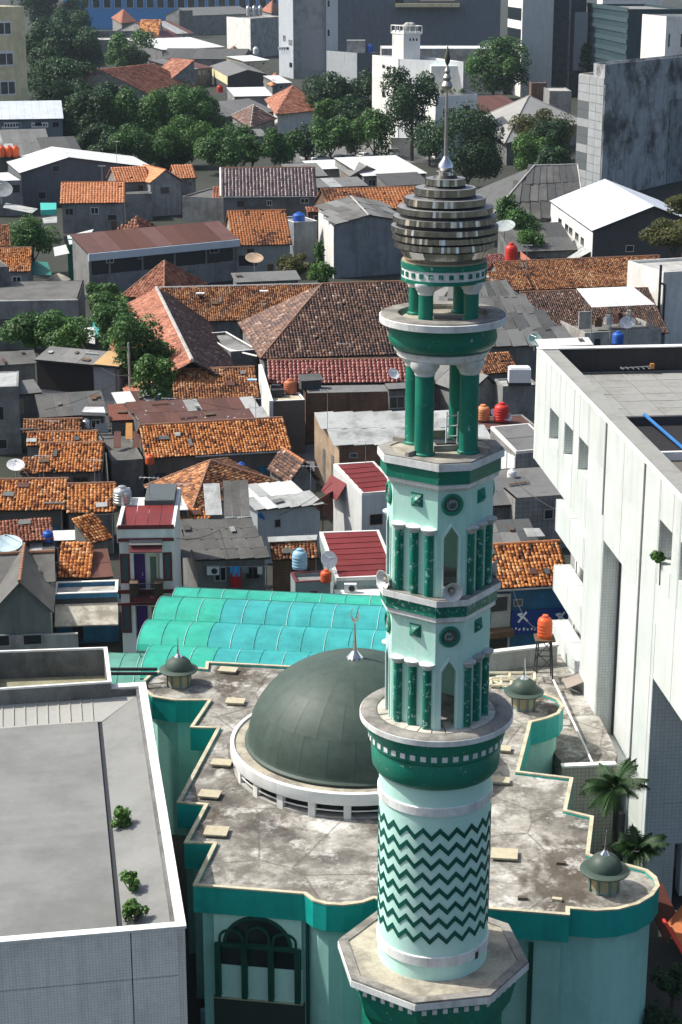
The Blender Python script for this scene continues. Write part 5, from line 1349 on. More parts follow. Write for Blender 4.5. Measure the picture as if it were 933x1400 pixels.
for rc in ((161, 717.5, 238, 723), (161, 735.5, 238, 740), (161, 806, 238, 811), (161, 824, 238, 827)): trim(rc, .07)
for rc in ((164.5, 757, 178, 797), (223, 755, 235.5, 794), (167, 826, 180, 865)): window(town, tp_, rc, M_MAROON, surf('window_blue_dark', (.05, .09, .1), .2, .1), t=.13)
for rc in ((184, 759, 198.5, 806), (187, 829, 202, 872)):
    q = prect(tp_, *rc); f = MB().pbox(tp_, q[0], q[1], q[2], q[3], -.32, -.22).build('door', M_PURP, town)
    MB().pbox(tp_, q[1]-.2, q[1]-.15, q[2]+.9, q[2]+1.1, -.22, -.17).build('handle', M_STEEL, f)
for rc in ((204, 759, 216, 806), (206, 828, 216, 860)): window(town, Plane(tp_.pt(0, 0, -.24), tp_.pt(1, 0, -.24)), rc, M_YELLOW, surf('glass_green', (.10, .16, .14), .25, .1), t=.08)
slab_shade(town, tp_, (177, 739, 222, 750.5), .7, M_MAROON, 'awning')
slab_shade(town, Plane(tp_.pt(0, 0, .02), tp_.pt(1, 0, .02)), (177, 737, 222, 742), .45, M_SHEETG, 'awning_top')
qb = prect(tp_, 178.5, 799, 223.5, 817)
MB().pbox(tp_, qb[0], qb[1], qb[2], qb[2]+.3, 0, .95).build('balcony_slab', M_MAROON, town)
m = MB()
for k in range(15): uu = qb[0]+.05+(qb[1]-qb[0]-.1)*k/14; m.pbox(tp_, uu-.015, uu+.015, qb[2]+.3, qb[2]+1.25, .88, .92)
for zz in (qb[2]+.35, qb[2]+1.25): m.pbox(tp_, qb[0], qb[1], zz, zz+.05, .87, .93)
rl = m.build('railing', M_DARKMETAL, town); rl['kind'] = 'stuff'
for s in (qb[0], qb[1]-.55): MB().pbox(tp_, s, s+.55, qb[2]+.3, qb[2]+1.3, .0, .86).build('balcony_cheek', M_TIMBER, town)
qn = tp_
rz0, rz1 = zt_-.45, zt_+.05
dr_ = solve(lambda d: proj(tp_.pt(Lt/2, rz1, -d))[1]-692, .3, 20)
sheets(town, [tp_.pt(.15, rz0, -.35), tp_.pt(Lt-.15, rz0, -.35), tp_.pt(Lt-.15, rz1, -dr_), tp_.pt(.15, rz1, -dr_)], 1, 4, [M_RED], gap=.03)
m = MB(); m.pbox(tp_, -.12, .12, zt_-1, zt_+.12, -dT, .03); m.pbox(tp_, Lt-.12, Lt+.1, zt_-1, zt_+.06, -dT, .03); m.pbox(tp_, .121, Lt-.121, zt_-.6, zt_+.05, -.3, .02); m.build('parapet', M_WHITE, town)
MB().pbox(tp_, 1.4, Lt-.15, zt_-.2, zt_+.42, -dT+.2, -dr_-.1).build('roof_box', surf('slate_roof', (.085, .10, .105), .6, .12), town)
tank(167.5, 688, zt_+.1, 'stainless steel water tank on the roof of the white maroon trimmed townhouse', M_TANKS, .62, 1.15)
# white flat roof and tile strip behind the townhouse
panel4('awning_roof', 'small bright white sheet roof right behind the townhouse roof', 'roof', [P(x, y, 6.2) for x, y in ((224, 698), (257.5, 696.5), (247, 674.5), (223, 675.5))], M_SHEETW, .08)
h = house('tiled_lean_to', 'narrow strip of orange tiles between the townhouse and the dark sheet roof', (231, 712), (290, 709), 696, 5.2, OR, M_CONC, 28, mono=True)
# dark grey sheet house with laundry
h = house('sheet_roof_house', 'house under big dark grey lapped sheets, washing hung below, right of the townhouse', (268, 766), (371, 763), 709, 4.6, ('sheet', 4, 5, [M_CEM]), M_CONCD, 24, mono=True, skew=-.32)
hs = h
a, b = h['r0'], h['r1']; dn = h['n']
sheets(h['root'], [a.lerp(b, .62)+UP*.12, b+UP*.12, b+dn*4.2+UP*1.6, a.lerp(b, .66)+dn*4.2+UP*1.6], 1, 3, [M_CEM])
sheets(h['root'], [h['a']-h['u']*2.2+dn*.6+UP*.2, h['a']+UP*.0, a+UP*.02, a-h['u']*1.4+UP*.02], 2, 1, [M_CEM])
sheets(h['root'], [a.lerp(b, .40)+UP*.25, a.lerp(b, .62)+UP*.25, a.lerp(b, .60)+dn*3.4+UP*1.65, a.lerp(b, .36)+dn*3.4+UP*1.65], 1, 1, [M_SHEETP])
acunit(h['pl'].at(292, 784)+V((0, -.25, 0)), 'white air conditioner on the dark wall under the grey lapped sheet roof')
for k, (px, py, wd, hg, col, nm) in enumerate(((322, 778, .7, .75, (.06, .3, .62), 'sky blue shirt'), (323, 790, .75, 1.1, (.42, .02, .03), 'dark red cloth'), (336, 776, .5, .5, (.2, .22, .22), 'grey cloth'), (356, 777, .35, .55, (.6, .6, .6), 'white shirt'))):
    p = h['pl'].at(px, py)+V((0, -.5, 0)); m = MB(); n_ = 6
    for i in range(n_):
        x0, x1 = -wd/2+wd*i/n_, -wd/2+wd*(i+1)/n_; d0, d1 = .05*math.sin(i*1.9), .05*math.sin((i+1)*1.9)
        m.hexa([p+V((x0, d0-.015, -hg/2)), p+V((x1, d1-.015, -hg/2)), p+V((x1, d1+.015, -hg/2)), p+V((x0, d0+.015, -hg/2)), p+V((x0, d0*.4-.015, hg/2)), p+V((x1, d1*.4-.015, hg/2)), p+V((x1, d1*.4+.015, hg/2)), p+V((x0, d0*.4+.015, hg/2))])
    tag(m.build('laundry', surf('cloth_%s' % nm.replace(' ', '_'), col, .9, .1), o=p), nm+' on the washing line under the dark sheet roof', 'laundry')
p0, p1 = h['pl'].at(300, 772)+V((0, -.5, 0)), h['pl'].at(368, 771)+V((0, -.5, 0))
tag(MB().tube(p0, p1, .015, 5).build('washing_line', M_STEEL, o=p0), 'washing line strung under the eave of the dark sheet roof', 'line')
# white shed with long pale roof
h = house('white_shed', 'pale walled shed under a long off white flat roof with one small window', (353, 697), (449, 689), 660, 4.6, ('sheet', 2, 6, [M_SHEETW, M_SHEETW, M_SHEETP]), surf('shed_wall', (.42, .47, .50), .75, .08, streak=.3), 12, mono=True, skew=-.55, win=0)
window(h['root'], h['pl'], (375, 709, 384.5, 721.5))
panel4('awning_roof', 'rusty brown sheet sloping down at the right end of the long white roof', 'roof', [P(428, 689, 4.7), P(455, 716, 2.6), P(455, 671, 5.2), P(447, 676, 5.2)], M_RUST, .05)
panel4('tarpaulin', 'crumpled blue tarpaulin hanging at the left end of the pale shed wall', 'tarpaulin', [P(352, 703, 4.2), P(363, 715, 3.2), P(362, 707, 3.9), P(357, 700, 4.4)], surf('tarp_blue', (.03, .2, .6), .6, .1), .05)
# small maroon roofed house with awning
def slope_house(name, label, F1, F2, back, zf, zb, wall, roofm, wallL=None, rows=6, z0=0, cat='house'):
    a, b = P(*F1, zf), P(*F2, zf); q = P(*back, zb); dv = q-a; dv.z = 0
    c = (a+b)/2+dv/2; root = thing(name, (c.x, c.y, 0), label, cat)
    g = [a, b, b+dv, a+dv]; zs = [zf, zf, zb, zb]; dz = .25
    MB().hexa([V((p.x, p.y, z0)) for p in g]+[V((p.x, p.y, z-dz)) for p, z in zip(g, zs)]).build('wall', wall, root)
    ins = .22; u = (b-a).normalized(); dn = dv.normalized()
    e = [a+u*ins+dn*ins, b-u*ins+dn*ins, b+dv-u*ins-dn*ins, a+dv+u*ins-dn*ins]
    for p, z in zip(e, zs): p.z = z-.12
    sheets(root, e, rows, 1, [roofm], th=.04, step=.08)
    m = MB()
    for i, j in ((0, 1), (1, 2), (2, 3), (3, 0)):
        m.hexa([V((p.x, p.y, z)) for p, z in ((g[i], zs[i]-dz), (g[j], zs[j]-dz), (e[j], zs[j]-dz), (e[i], zs[i]-dz))]+[V((p.x, p.y, z)) for p, z in ((g[i], zs[i]), (g[j], zs[j]), (e[j], zs[j]), (e[i], zs[i]))])
    m.build('parapet', wallL or M_WHITE, root)
    return dict(root=root, pl=Plane(a, b), plL=Plane(a+dv, a), a=a, b=b, dv=dv, u=u)
h = slope_house('white_house', 'tall white walled house with maroon ribbed roof sunk between white parapets', (495, 674), (552, 670), (456, 634), 6.0, 7.0, surf('house_wall_pale', (.56, .58, .57), .75, .07, streak=.3), M_RED)
slab_shade(h['root'], h['plL'], (453, 655, 474, 676), .9, M_RED, 'awning')
window(h['root'], h['pl'], (506, 703, 523, 717), M_MAROON)
h = slope_house('maroon_roof_house', 'low house with broad maroon ribbed roof, white left parapet, dish and aircon in front', (460, 790), (545, 787), (437, 727), 4.2, 5.6, surf('house_wall_teal_grey', (.24, .30, .30), .75, .08, streak=.3), M_RED, rows=8)
MB().pbox(h['pl'], -.2, 5, 3.1, 3.35, 0, 1.6).build('porch_slab', M_COPING, h['root']); MB().pbox(h['pl'], -.2, 5, 3.0, 3.1, 0, 1.65).build('porch_trim', M_MAROON, h['root'])
for rc in ((468, 803, 486, 822), (492, 803, 506, 822)): window(h['root'], h['pl'], rc)
acunit(h['pl'].pt(.9, 3.36, .7), 'white air conditioner standing on the porch slab of the maroon roofed house')
dish(449, 776, 4.6, 'white satellite dish in front of the broad maroon ribbed roof', .62, .5, .5)
h = block('flat_roof_house', 'teal grey flat roofed house with maroon trimmed ledge, blue tank on its roof', (404, 797), (452, 794), 782, 4.4, surf('house_wall_teal', (.22, .28, .28), .75, .08, streak=.3), M_CONC, par=.3, cop=M_MAROON)
window(h['root'], h['pl'], (424, 808, 434, 820), M_MAROON)
tank(410, 777, 4.5, 'pale blue water tank on the flat roof beside the maroon roofed house', PL_LBL, .52, 1.35)
h = house('tiled_lean_to', 'orange tile roof strip behind the pale blue water tank', (372, 766), (437, 763), 738, 4.0, MX_, M_BRICK, 28, mono=True)
panel4('gutter_sheet', 'crumpled grey sheets lying along the top of the tile strip near the blue tank', 'sheet', [P(367, 741, 5), P(433, 738, 5), P(434, 731, 5.2), P(366, 734, 5.2)], M_SHEETP, .06)
# hipped orange roof
h = pyramid('hip_roof_house', 'house with pointed hipped roof of dark orange tiles behind the white sheet roofs', (262, 700), (378, 659), (197, 666), 631, 3.4, MX_, M_CONCD, cap=C_TILE)
h = house_front('tiled_hut', 'tiny hut with two steep brown tile slopes and an orange ridge near the brick house', (396, 662), (437, 657), 632, 3.0, 5, BR, M_CONCD, cap=C_ORG, over=.2)
# long orange tile roof
h = house('long_tiled_house', 'long house with orange and black mottled tile roof across the middle left', (199, 627), (398, 615), 577, 3.6, OR, surf('shadow_wall', (.13, .12, .11), .85, .15, streak=.4), 26, cap=C_TILE)
MB().tube(h['a'].lerp(h['b'], .34)-UP*.1, h['b']-UP*.1, .08, 6).build('gutter', M_STEEL, h['root'])
MB().tube(h['a'].lerp(h['b'], .92)-UP*.1-h['n']*.1, h['a'].lerp(h['b'], .92)-UP*2-h['n']*.1, .06, 6).build('downpipe', M_STEEL, h['root'])
h = house('rusty_shed', 'long low shed under brown rusty dotted sheets, one pale, above the orange roof', (193, 581), (372, 573), 546, 4.6, ('sheet', 2, 9, [M_RUSTD, M_RUST, M_RUST, M_SHEETP], [5, 3, 2, .6]), M_CONCD, 14, mono=True, skew=-.3)
h = house('rusty_lean_to', 'red brown rusty lean-to at the left end of the dotted sheet shed', (150, 576), (196, 574), 553, 4.4, ('sheet', 1, 2, [surf('rust_red_sheet', (.20, .07, .05), .8, .18, corr=7, objvar=.15)]), M_CONCD, 12, mono=True)
h = house('patchwork_shed', 'small lean-to with patchwork of brown, green, white sheets below the trees', (160, 553), (226, 548), 535, 5.0, ('sheet', 1, 5, [M_RUST, M_SHEETW, surf('sheet_green', (.3, .42, .38), .6, .1, corr=7)], [1, 1, 1]), M_CONCD, 10, mono=True)
# terrace with clutter between the two clusters
h = block('flat_terrace', 'dark cluttered roof terrace with leaning rust sheets between the left tile roofs', (152, 630), (196, 627), 585, 3.4, M_CONCD, M_CEM, par=.4)
for k, (px, py, mt, lb) in enumerate(((160, 612, M_RUST, 'rust'), (176, 600, surf('plank_orange', (.45, .22, .07), .8), 'orange'), (186, 612, M_RUST, 'brown'))):
    p = P(px, py, 3.4); panel4('board', 'leaning %s board on the dark terrace left of the long orange roof' % lb, 'board', [p+V((-.3, 0, 0)), p+V((.35, 0, 0)), p+V((.2, 1.6, 1.1)), p+V((-.4, 1.6, 1.1))], mt, .05)
# left tile cluster
h = house('tiled_house', 'orange tiled house in the left cluster with a bright even roof above a grey ledge', (50, 646), (140, 645), 606, 3.4, OR, M_CONCD, 27, cap=C_TILE)
h = house('tiled_house', 'partly hidden orange tile roof just behind the bright left cluster roof', (36, 610), (133, 608), 591, 3.8, OR, M_CONCD, 26, cap=C_TILE)
h = house('tiled_house', 'rearmost dark orange tile roof strip of the left cluster, under the white tarp', (31, 592), (112, 590), 574, 4.2, MX_, M_CONC, 26, cap=C_TILE)
h = house('tiled_lean_to', 'brown tile slope at the left end of the bright orange cluster roof', (27, 648), (50, 648), 625, 3.2, MX_, M_CONCD, 26, mono=True)
h = house('tiled_house', 'mottled dark orange tile roof at the left edge of the picture, below the cluster', (-25, 699), (90, 697), 656, 3.6, OR, surf('wall_dark', (.12, .11, .10), .85, .15), 27, cap=C_TILE)  # house wall in one dark grey-brown colour
h = house('tiled_house', 'clean bright orange tile roof between the left edge roof and the townhouse tank', (91, 702), (157, 700), 662, 3.6, ('tile', T_OR, .3, .3), M_CONCD, 27, cap=C_TILE)
h = house('tiled_lean_to', 'short steep orange tile roof right beside the upper left wall of the townhouse', (124, 744), (154, 736), 707, 4.2, OR, M_CONCD, 32, mono=True)
h = house('tiled_lean_to', 'tall ragged orange tile slope with broken lower edge left of the townhouse', (78, 790), (122, 790), 740, 3.6, OR, M_CONCD, 32, mono=True)
h = house('tiled_house', 'reddish orange weathered tile roof at the left edge above the pale dish', (-30, 745), (72, 738), 713, 4.6, RBR, M_CONCD, 24, mono=True)
h = house('grey_lean_to', 'grey and rust patched sheet lean-to under the reddish roof at left edge', (-30, 756), (75, 753), 742, 4.0, ('sheet', 1, 6, [M_RUST, M_SHEETP, M_SHEETD]), M_CONCD, 12, mono=True)
dish(10, 766, 3.6, 'large pale blue satellite dish at the left edge above the dark gabled roof', 1.15, .2, 1.32, surf('dish_pale_blue', (.42, .55, .60), .5))
h = house('pale_sheet_roof', 'white sheet lean-to strip between the reddish and ragged tile roofs', (60, 741), (115, 739), 726, 3.9, ('sheet', 1, 4, [M_SHEETP, M_SHEETW]), M_CONCD, 10, mono=True)
h = house_front('dark_gabled_house', 'dark gabled house with worn orange ridge ends at the lower left edge', (-16, 842), (74, 838), 796, 3.8, 8, ('slab', M_CEM), surf('wall_green_grey', (.18, .20, .18), .8, .14, streak=.5), cap=C_TILE)
MB().pbox(h['pl'], .2, 5.5, 1.2, 2.2, -.02, .3).build('lower_wall', M_CONCL, h['root'])
q = h['pl']
for rc in ((-4, 868, 14, 884), (31, 867, 58, 882)):
    window(h['root'], Plane(q.pt(0, 0, .3), q.pt(1, 0, .3)), rc)
h = house('hip_back_roof', 'dark tiled roof rising behind the dark gabled house at lower left', (-20, 800), (76, 795), 757, 4.4, ('slab', M_CEM), M_CONCD, 26, cap=C_TILE)
h = house('brown_shed', 'brown sheet roof shed tucked between ragged tiles and townhouse wall', (118, 792), (155, 789), 752, 3.5, ('sheet', 2, 2, [M_RUST, M_TIMBER if False else M_RUST]), M_CONCD, 22, mono=True)
# low concrete building with blue wall, left of the townhouse
h = block('blue_wall_shop', 'low concrete building with dirty slab awning and blue ground floor beside the townhouse', (73, 813), (161, 810), 795, 3.6, M_BLUEW, M_CONCL, par=.35, cop=M_COPING)
MB().slab([h['pl'].pt(.1, 2.0, 1.9), h['pl'].pt(h['L'], 2.0, 1.9), h['pl'].pt(h['L'], 2.9, .05), h['pl'].pt(.1, 2.9, .05)], .12).build('awning', surf('dirty_concrete', (.42, .40, .34), .9, .18, 1, 6, dirt=(.12, .11, .09), dirt_amt=.7, dirt_scale=.7), h['root'])
MB().pbox(h['pl'], 0.05, h['L']-.05, 2.9, 3.25, -.01, .04).build('recess_shade', M_DARKMETAL, h['root'])  # flat dark strip; the shade of the recess is put into its colour
MB().pbox(h['pl'], 1.2, 1.9, .1, 1.9, 0, .05).build('door', surf('door_black', (.02, .02, .022), .8), h['root'])

# ---------------------------------------------------------------- middle: brick house, school roofs, yards
F1, F2 = (464, 607), (680, 604)
h = slope_house('brick_house', 'tan brick house under wide pale grey corrugated roof behind the minaret columns', F1, F2, (430, 563), 5.0, 6.4, M_BRICK_LIT, M_SHEETP, rows=1)
for o_ in list(h['root'].children):
    if o_.name.startswith('roof_sheet') or o_.name.startswith('parapet'): bpy.data.objects.remove(o_)
a, b, dv = h['a'], h['b'], h['dv']; u = h['u']
qd = [a-u*.3-dv*.03, b-dv*.03, b+dv+UP*1.4, a+dv+UP*1.4-u*.3]
sheets(h['root'], [p+UP*-.1 for p in qd], 2, 8, [M_SHEETP], step=.05)
MB().pbox(h['pl'], .02, h['pl'].uz(560, 610)[0]+3, 0, 4.74, .0, .06).build('front_wall', M_BRICK, h['root'])  # darker brick skin; the shade on the front is put into its colour
window(h['root'], Plane(h['pl'].pt(0, 0, .06), h['pl'].pt(1, 0, .06)), (478, 619, 489, 626))
for s in (.35, .7): MB().pbox(h['plL'], h['dv'].length*s, h['dv'].length*s+.6, .5, 3.6, -.02, .04).build('wall_slot', M_CONCD, h['root'])
# red corrugated roof + white gable wall + tank terrace + brick yard wall
h = house('red_roof_house', 'long house with regular dark red and white flecked tile roof, middle', (367, 525), (575, 522), 492, 5.2, ('tile', T_RED, .42, .5), surf('wall_ochre_dark', (.2, .17, .13), .85, .12), 24, cap=C_TILE)
pw = Plane(P(355, 500, 6.6), P(369, 526, 5.6))
o = thing('firewall', P(362, 512, 6), 'tall white party wall at the left end of the red tile roof', 'wall'); o.location.z = 0; ORG[o.name].z = 0
a, b = P(356, 498, 7.0), P(371, 548, 5.6)
m = MB(); d_ = (b-a); d_.z = 0; nn_ = V((d_.y, -d_.x, 0)).normalized()*.18
m.hexa([V((p.x, p.y, 0))+k for p, k in ((a, nn_), (b, nn_), (b, -nn_), (a, -nn_))]+[p+k for p, k in ((a, nn_), (b, nn_), (b, -nn_), (a, -nn_))]); m.build('wall', M_WHITE, o)
h = block('tank_terrace', 'flat concrete terrace with an orange tank and black boxes beside the white party wall', (372, 549), (417, 547), 538, 5.2, surf('wall_brown_dark', (.14, .11, .09), .85, .15), M_LIP, par=.15, cop=M_COPING)
tank(397, 537, 5.2, 'terracotta orange water tank on the terrace by the white party wall', surf('plastic_terracotta', (.42, .13, .06), .5, .07), .62, 1.3)
o = MB().box(P(380, 541, 5.2)+UP*.35, (1.2, .8, .6), .2).box(P(378, 537, 5.3)+UP*.6, (.9, .5, .4), -.3).build('crate', M_DARKMETAL, o=P(380, 541, 5.2)); tag(o, 'pile of black boxes left of the terracotta orange tank', 'crate')
h = block('brick_yard_house', 'long dark brown brick building with flat grey sheet roof behind the pale corrugated roof', (418, 538), (560, 535), 524, 5.0, M_BRICK, M_SHEETG, par=.05)
h2 = house('roof_shelter', 'small grey tilted shelter roof on the flat roof beside the terracotta tank', (412, 521), (443, 519), 511, 6.0, ('slab', M_SHEETD), M_SHEETD, 12, mono=True, z0=5.0)
dish(538, 519, 5.4, 'white satellite dish in front of the red tile roof, left of the minaret', .6, .6, .7)
h = house('grey_shelter', 'grey sheet shelter beside the minaret below the dish on the red roof', (531, 533), (572, 531), 524, 5.4, ('sheet', 1, 3, [M_SHEETG]), M_CONCD, 10, mono=True)
# school compound
h = house('school_wing', 'school wing with long brown speckled tile slope facing the viewer', (222, 441), (446, 435), 391, 4.0, MX_, M_CONC, 31, cap=C_PALE)
R_ = h
for px, py in ((274, 402), (361, 399)):
    p = R_['a'].lerp(R_['r0'], .75); pl_ = None
    q = PY(px, py, R_['r0'].y-1.2)
    tag(MB().box(q+UP*.1, (1.0, .7, .12), 0).build('skylight', PL_WH, o=q), ('larger' if px < 300 else 'smaller')+' white skylight on the long brown tile slope of the school', 'skylight')
# left wing: ridge runs towards the viewer
za_ = 7.4
r0, r1 = P(214, 394, za_), P(263, 494, za_); dv = (r0-r1); dv.z = 0; Lw = dv.length; dv.normalize(); sd = V((dv.y, -dv.x, 0))
root = thing('school_wing', ((r0+r1)/2).to_tuple()[:2]+(0,), 'school wing with red brown tile slope facing left and pale ridge running towards viewer', 'building')
wl_, wr_, drp = 6.6, 5.6, 3.4
eL0, eL1 = r1-sd*wl_-UP*drp, r0-sd*wl_-UP*drp
eR0, eR1 = r1+sd*wr_-UP*drp, r0+sd*wr_-UP*drp
roof_face(root, [eL1, eL0, r1, r0], ('tile', T_RB, .34, .36)); roof_face(root, [eR0, eR1, r0, r1], BR)
ridge(root, [r1+UP*.1, r0+UP*.1], C_PALE, .2)
MB().prism([(p.x, p.y) for p in (eL0+sd*.5+dv*.4, eR0-sd*.5+dv*.4, eR1-sd*.5, eL1+sd*.5)], 0, 3.9).build('wall', M_CONC, root)
h = house('school_porch', 'dark orange tiled front block below the end of the pale school ridge', (238, 547), (354, 543), 504, 4.2, MX_, M_CONC, 28, cap=C_TILE)
q = PY(345, 519, h['r0'].y-2.5)
tag(MB().box(q, (.9, .6, .08), 0).build('skylight', surf('poster_blue', (.3, .5, .75), .5), o=q), 'small blue and white panel lying on the dark orange porch tiles', 'panel')
h = pyramid('school_tower', 'small pyramid roof of brown tiles rising behind the school ridge at left', (224, 410), (284, 388), (166, 405), 357, 5.2, ('tile', T_RB, .4, .4), M_CONC, cap=C_TILE)
h = hip('school_hall', 'largest dark brown hipped roof in the centre, left of the minaret', (356, 491), (600, 482), 388, 441, 556, 4.4, ('tile', T_BR, .34, .38), M_CONC, 31, cap=C_TILE)
tag(MB().tube(P(280, 470, 4.2), P(352, 487, 4.2), .12, 6).build('gutter', M_COPING, o=P(280, 470, 4.2)), 'pale gutter crossing the gap beside the big brown hipped roof', 'gutter')
h = block('roof_hatch', 'small flat concrete roof in the gap left of the big hipped roof', (316, 481), (352, 478), 455, 4.4, M_CONCD, M_CONC, par=.3, cop=M_COPING)
# right of the minaret
h = hip('grey_hip_hall', 'large grey sheet hipped roof behind the minaret, right side', (560, 477), (796, 471), 385, 620, 687, 4.6, ('sheet', 4, 10, [M_SHEETG, M_CEM, M_SHEETD], [4, 1, 1.2]), M_CONCD, 31)
h = house('tiled_long_house', 'long brown speckled tile roof at right below the white gable hall', (690, 398), (922, 388), 354, 4.2, MX_, M_CONC, 30, cap=C_TILE)
h = house('tiled_long_house', 'dark brown tile slope in front of the speckled long roof, behind the white shelter', (735, 462), (915, 455), 397, 3.8, BR, M_CONCD, 27, cap=C_TILE)
h = house('tiled_house', 'speckled orange brown tile roof immediately right of the mirrored ball', (655, 399), (728, 396), 372, 4.4, MX_, M_CONC, 28, cap=C_TILE)
h = house('tiled_lean_to', 'small orange red tile roof below the red tower tank, right of the mirrored ball', (655, 373), (704, 369), 349, 4.2, ('tile', T_RED, .35, .4), M_CONC, 26, mono=True)
tank(699, 360, 6.0, 'red water tank on a white lattice stand, right of the mirrored ball', PL_RED, .85, 2.6, stand=2.6)
o = dish(690, 325, 8.5, 'big mesh satellite dish on a mast right of the mirrored ball', 1.5, -.4, 1.15, surf('dish_mesh', (.32, .36, .36), .5))
for k, (pts, lb) in enumerate(((((712, 343), (728, 356), (722, 361), (712, 352)), 'upper'), (((700, 366), (726, 358), (722, 363), (704, 372)), 'lower'))):
    panel4('roof_fragment', lb+' fragment of orange roof with white edge by the red tower tank', 'roof', [P(x, y, 5.5-k*.8) for x, y in pts], surf('orange_frag', (.42, .14, .07), .7), .12)
# white roofed rooftop shelter
z_s = 8.2
q = [P(805, 421, z_s), P(897, 417, z_s), P(865, 392, z_s+.9), P(793, 395, z_s+.9)]
sh_ = thing('roof_shelter', ((q[0]+q[2])/2).to_tuple()[:2]+(0,), 'rooftop shelter with white corrugated roof on thin posts, right side', 'shelter')
sheets(sh_, q, 1, 7, [M_SHEETW], gap=.02)
for s, t in ((0.06, .05), (.35, .05), (.65, .05), (.95, .05), (.1, .9), (.9, .9)):
    p = q[0].lerp(q[1], s).lerp(q[3].lerp(q[2], s), t); MB().tube(V((p.x, p.y, 4.5)), p, .06, 6).build('post', M_STEEL, sh_)
h = block('cluttered_house', 'unplastered house with cluttered terrace under the white corrugated shelter', (800, 455), (905, 449), 420, 5.2, M_CONCL, M_CONCD, par=.5)
rc = h
MB().pbox(h['pl'], .1, 1.6, 5.2, 7.2, -2.2, -2.0).build('terrace_wall', M_CONCL, h['root'])
for rc_ in ((812, 462, 822, 476), (836, 462, 850, 474)): window(h['root'], h['pl'], rc_)
tank(845, 470, 5.0, 'bright blue water tank under the white shelter at right', PL_BLUE, .62, 1.3, y=P(845, 471, 5.4).y-1)
for k in range(4):
    p = P(818+k*14, 446-k*3, 5.2); tag(MB().box(p+UP*.4, (.8, .7, .8), k*.4).box(p+UP*.95, (.5, .5, .3), k).build('crate', [M_TIMBER, PL_WH, M_RUST, M_CONCL][k], o=p), ['brown', 'white', 'rusty', 'grey'][k]+' box among the clutter under the white shelter', 'crate')
dish(858, 452, 5.4, 'grey satellite dish leaning under the white rooftop shelter', .9, -.3, .9)
h = house('white_corrugated_roof', 'white scalloped corrugated roof just behind the back edge of the white office', (738, 475), (812, 472), 463, 7.5, ('sheet', 1, 8, [M_SHEETW]), M_CONCL, 14, mono=True)
dish(731, 474, 7.0, 'pale green dish beside the white scalloped roof behind the office corner', .75, .3, .7, surf('dish_green', (.35, .5, .45), .5))
h = block('white_side_wall_building', 'white building at the right edge with black pipes on its left side', (908, 372), (990, 367), 0, 9.7, M_WHITE, M_CONCL, par=.4, depth=9)
p = h['a']; o = thing('drain_pipe', (p.x-.4, p.y-.25, 0), 'tall black drain pipe with a bend at the right edge of the picture', 'pipe')
MB().path([V((p.x-.4, p.y-.2, 0)), V((p.x-.4, p.y-.2, 10.6))], .16, 8).build('pipe', M_DARKMETAL, o)
MB().path([V((p.x+.2, p.y-.25, 0)), V((p.x+.2, p.y-.25, 8.2)), V((p.x-.4, p.y-.25, 8.5))], .12, 8).build('branch', M_DARKMETAL, o)
# cluster right of the belfry
h = house('tiled_house', 'small brown orange tile roof behind the grey gabled shed right of the belfry', (660, 512), (712, 508), 484, 4.2, MX_, M_CONCD, 28)
h = house_front('grey_gabled_shed', 'grey gabled shed with pale roof edges right of the belfry columns', (640, 541), (690, 534), 514, 4.4, 9, ('sheet', 2, 3, [M_SHEETG]), M_CONC, apex=.55)
h = block('tank_house', 'grey flat roofed house carrying a square white tank, behind the red tank', (688, 528), (737, 526), 517, 5.6, M_CONC, M_CONCL, par=.2)
o = thing('water_tank', P(710, 525, 5.7), 'square white water tank on the grey house right of the belfry', 'water tank'); c = P(710, 525, 5.7)
MB().box(c+UP*.95, (2.1, 1.6, 1.3)).box(c+UP*1.65, (1.8, 1.3, .12)).build('body', PL_WH, o); MB().box(c+UP*.15, (2.2, 1.7, .3)).build('stand', M_DARKMETAL, o)
h = block('tank_deck', 'low rusty deck carrying the orange and red tanks right of the belfry', (640, 588), (735, 583), 569, 4.6, M_CONC, M_RUST, par=.1)
tank(660.5, 574, 4.7, 'pale orange water tank with white lid right of the belfry, left of the red one', PL_ORL, .62, 1.35)
tank(686, 575, 4.7, 'red water tank with ribbed shoulders right of the pale orange tank', PL_RED, .68, 1.6)
dish(692, 577, 4.6, 'white satellite dish at the foot of the red water tank', .55, .5, .9)
dish(675, 570, 4.6, 'small white satellite dish between the orange and red tanks', .4, .8, .6)
h = slope_house('white_panel_house', 'grey roofed house whose white left wall has framed panels, left of the office', (706, 617), (760, 612), (671, 583), 5.4, 6.4, M_BLOCKW, M_SHEETG, rows=2)
L_ = h['dv'].length
for k in range(3): MB().pbox(h['plL'], L_*(.08+.31*k), L_*(.36+.31*k), 1.2, 4.9, .0, .06).build('white_panel', PL_WH, h['root'])
h = house('dotted_roof_shed', 'low shed with grey sheet roof full of white dots beside the tower storey', (640, 695), (738, 688), 655, 3.6, ('sheet', 2, 4, [surf('dotted_grey_sheet', (.13, .135, .135), .8, .15, corr=7, spots=1.2)]), M_CONCD, 18, mono=True)
h = block('block_wall_house', 'grey blockwork house with a small dark window below the white panel house', (705, 682), (790, 676), 640, 4.4, M_BLOCKW, M_SHEETG, par=.05)
window(h['root'], h['pl'], (744, 696, 757, 710))
h = house('grey_sheet_shed', 'weathered grey sheet roof with one pale patch below the dotted shed roof', (640, 748), (738, 743), 712, 3.8, ('sheet', 2, 4, [M_SHEETD, M_SHEETG]), M_CONCD, 16, mono=True)
panel4('loose_sheet', 'pale loose sheet on the right end of the weathered grey shed roof', 'sheet', [P(722, 734, 4.5), P(746, 733, 4.5), P(738, 722, 4.9), P(716, 722, 4.9)], M_SHEETP, .05)
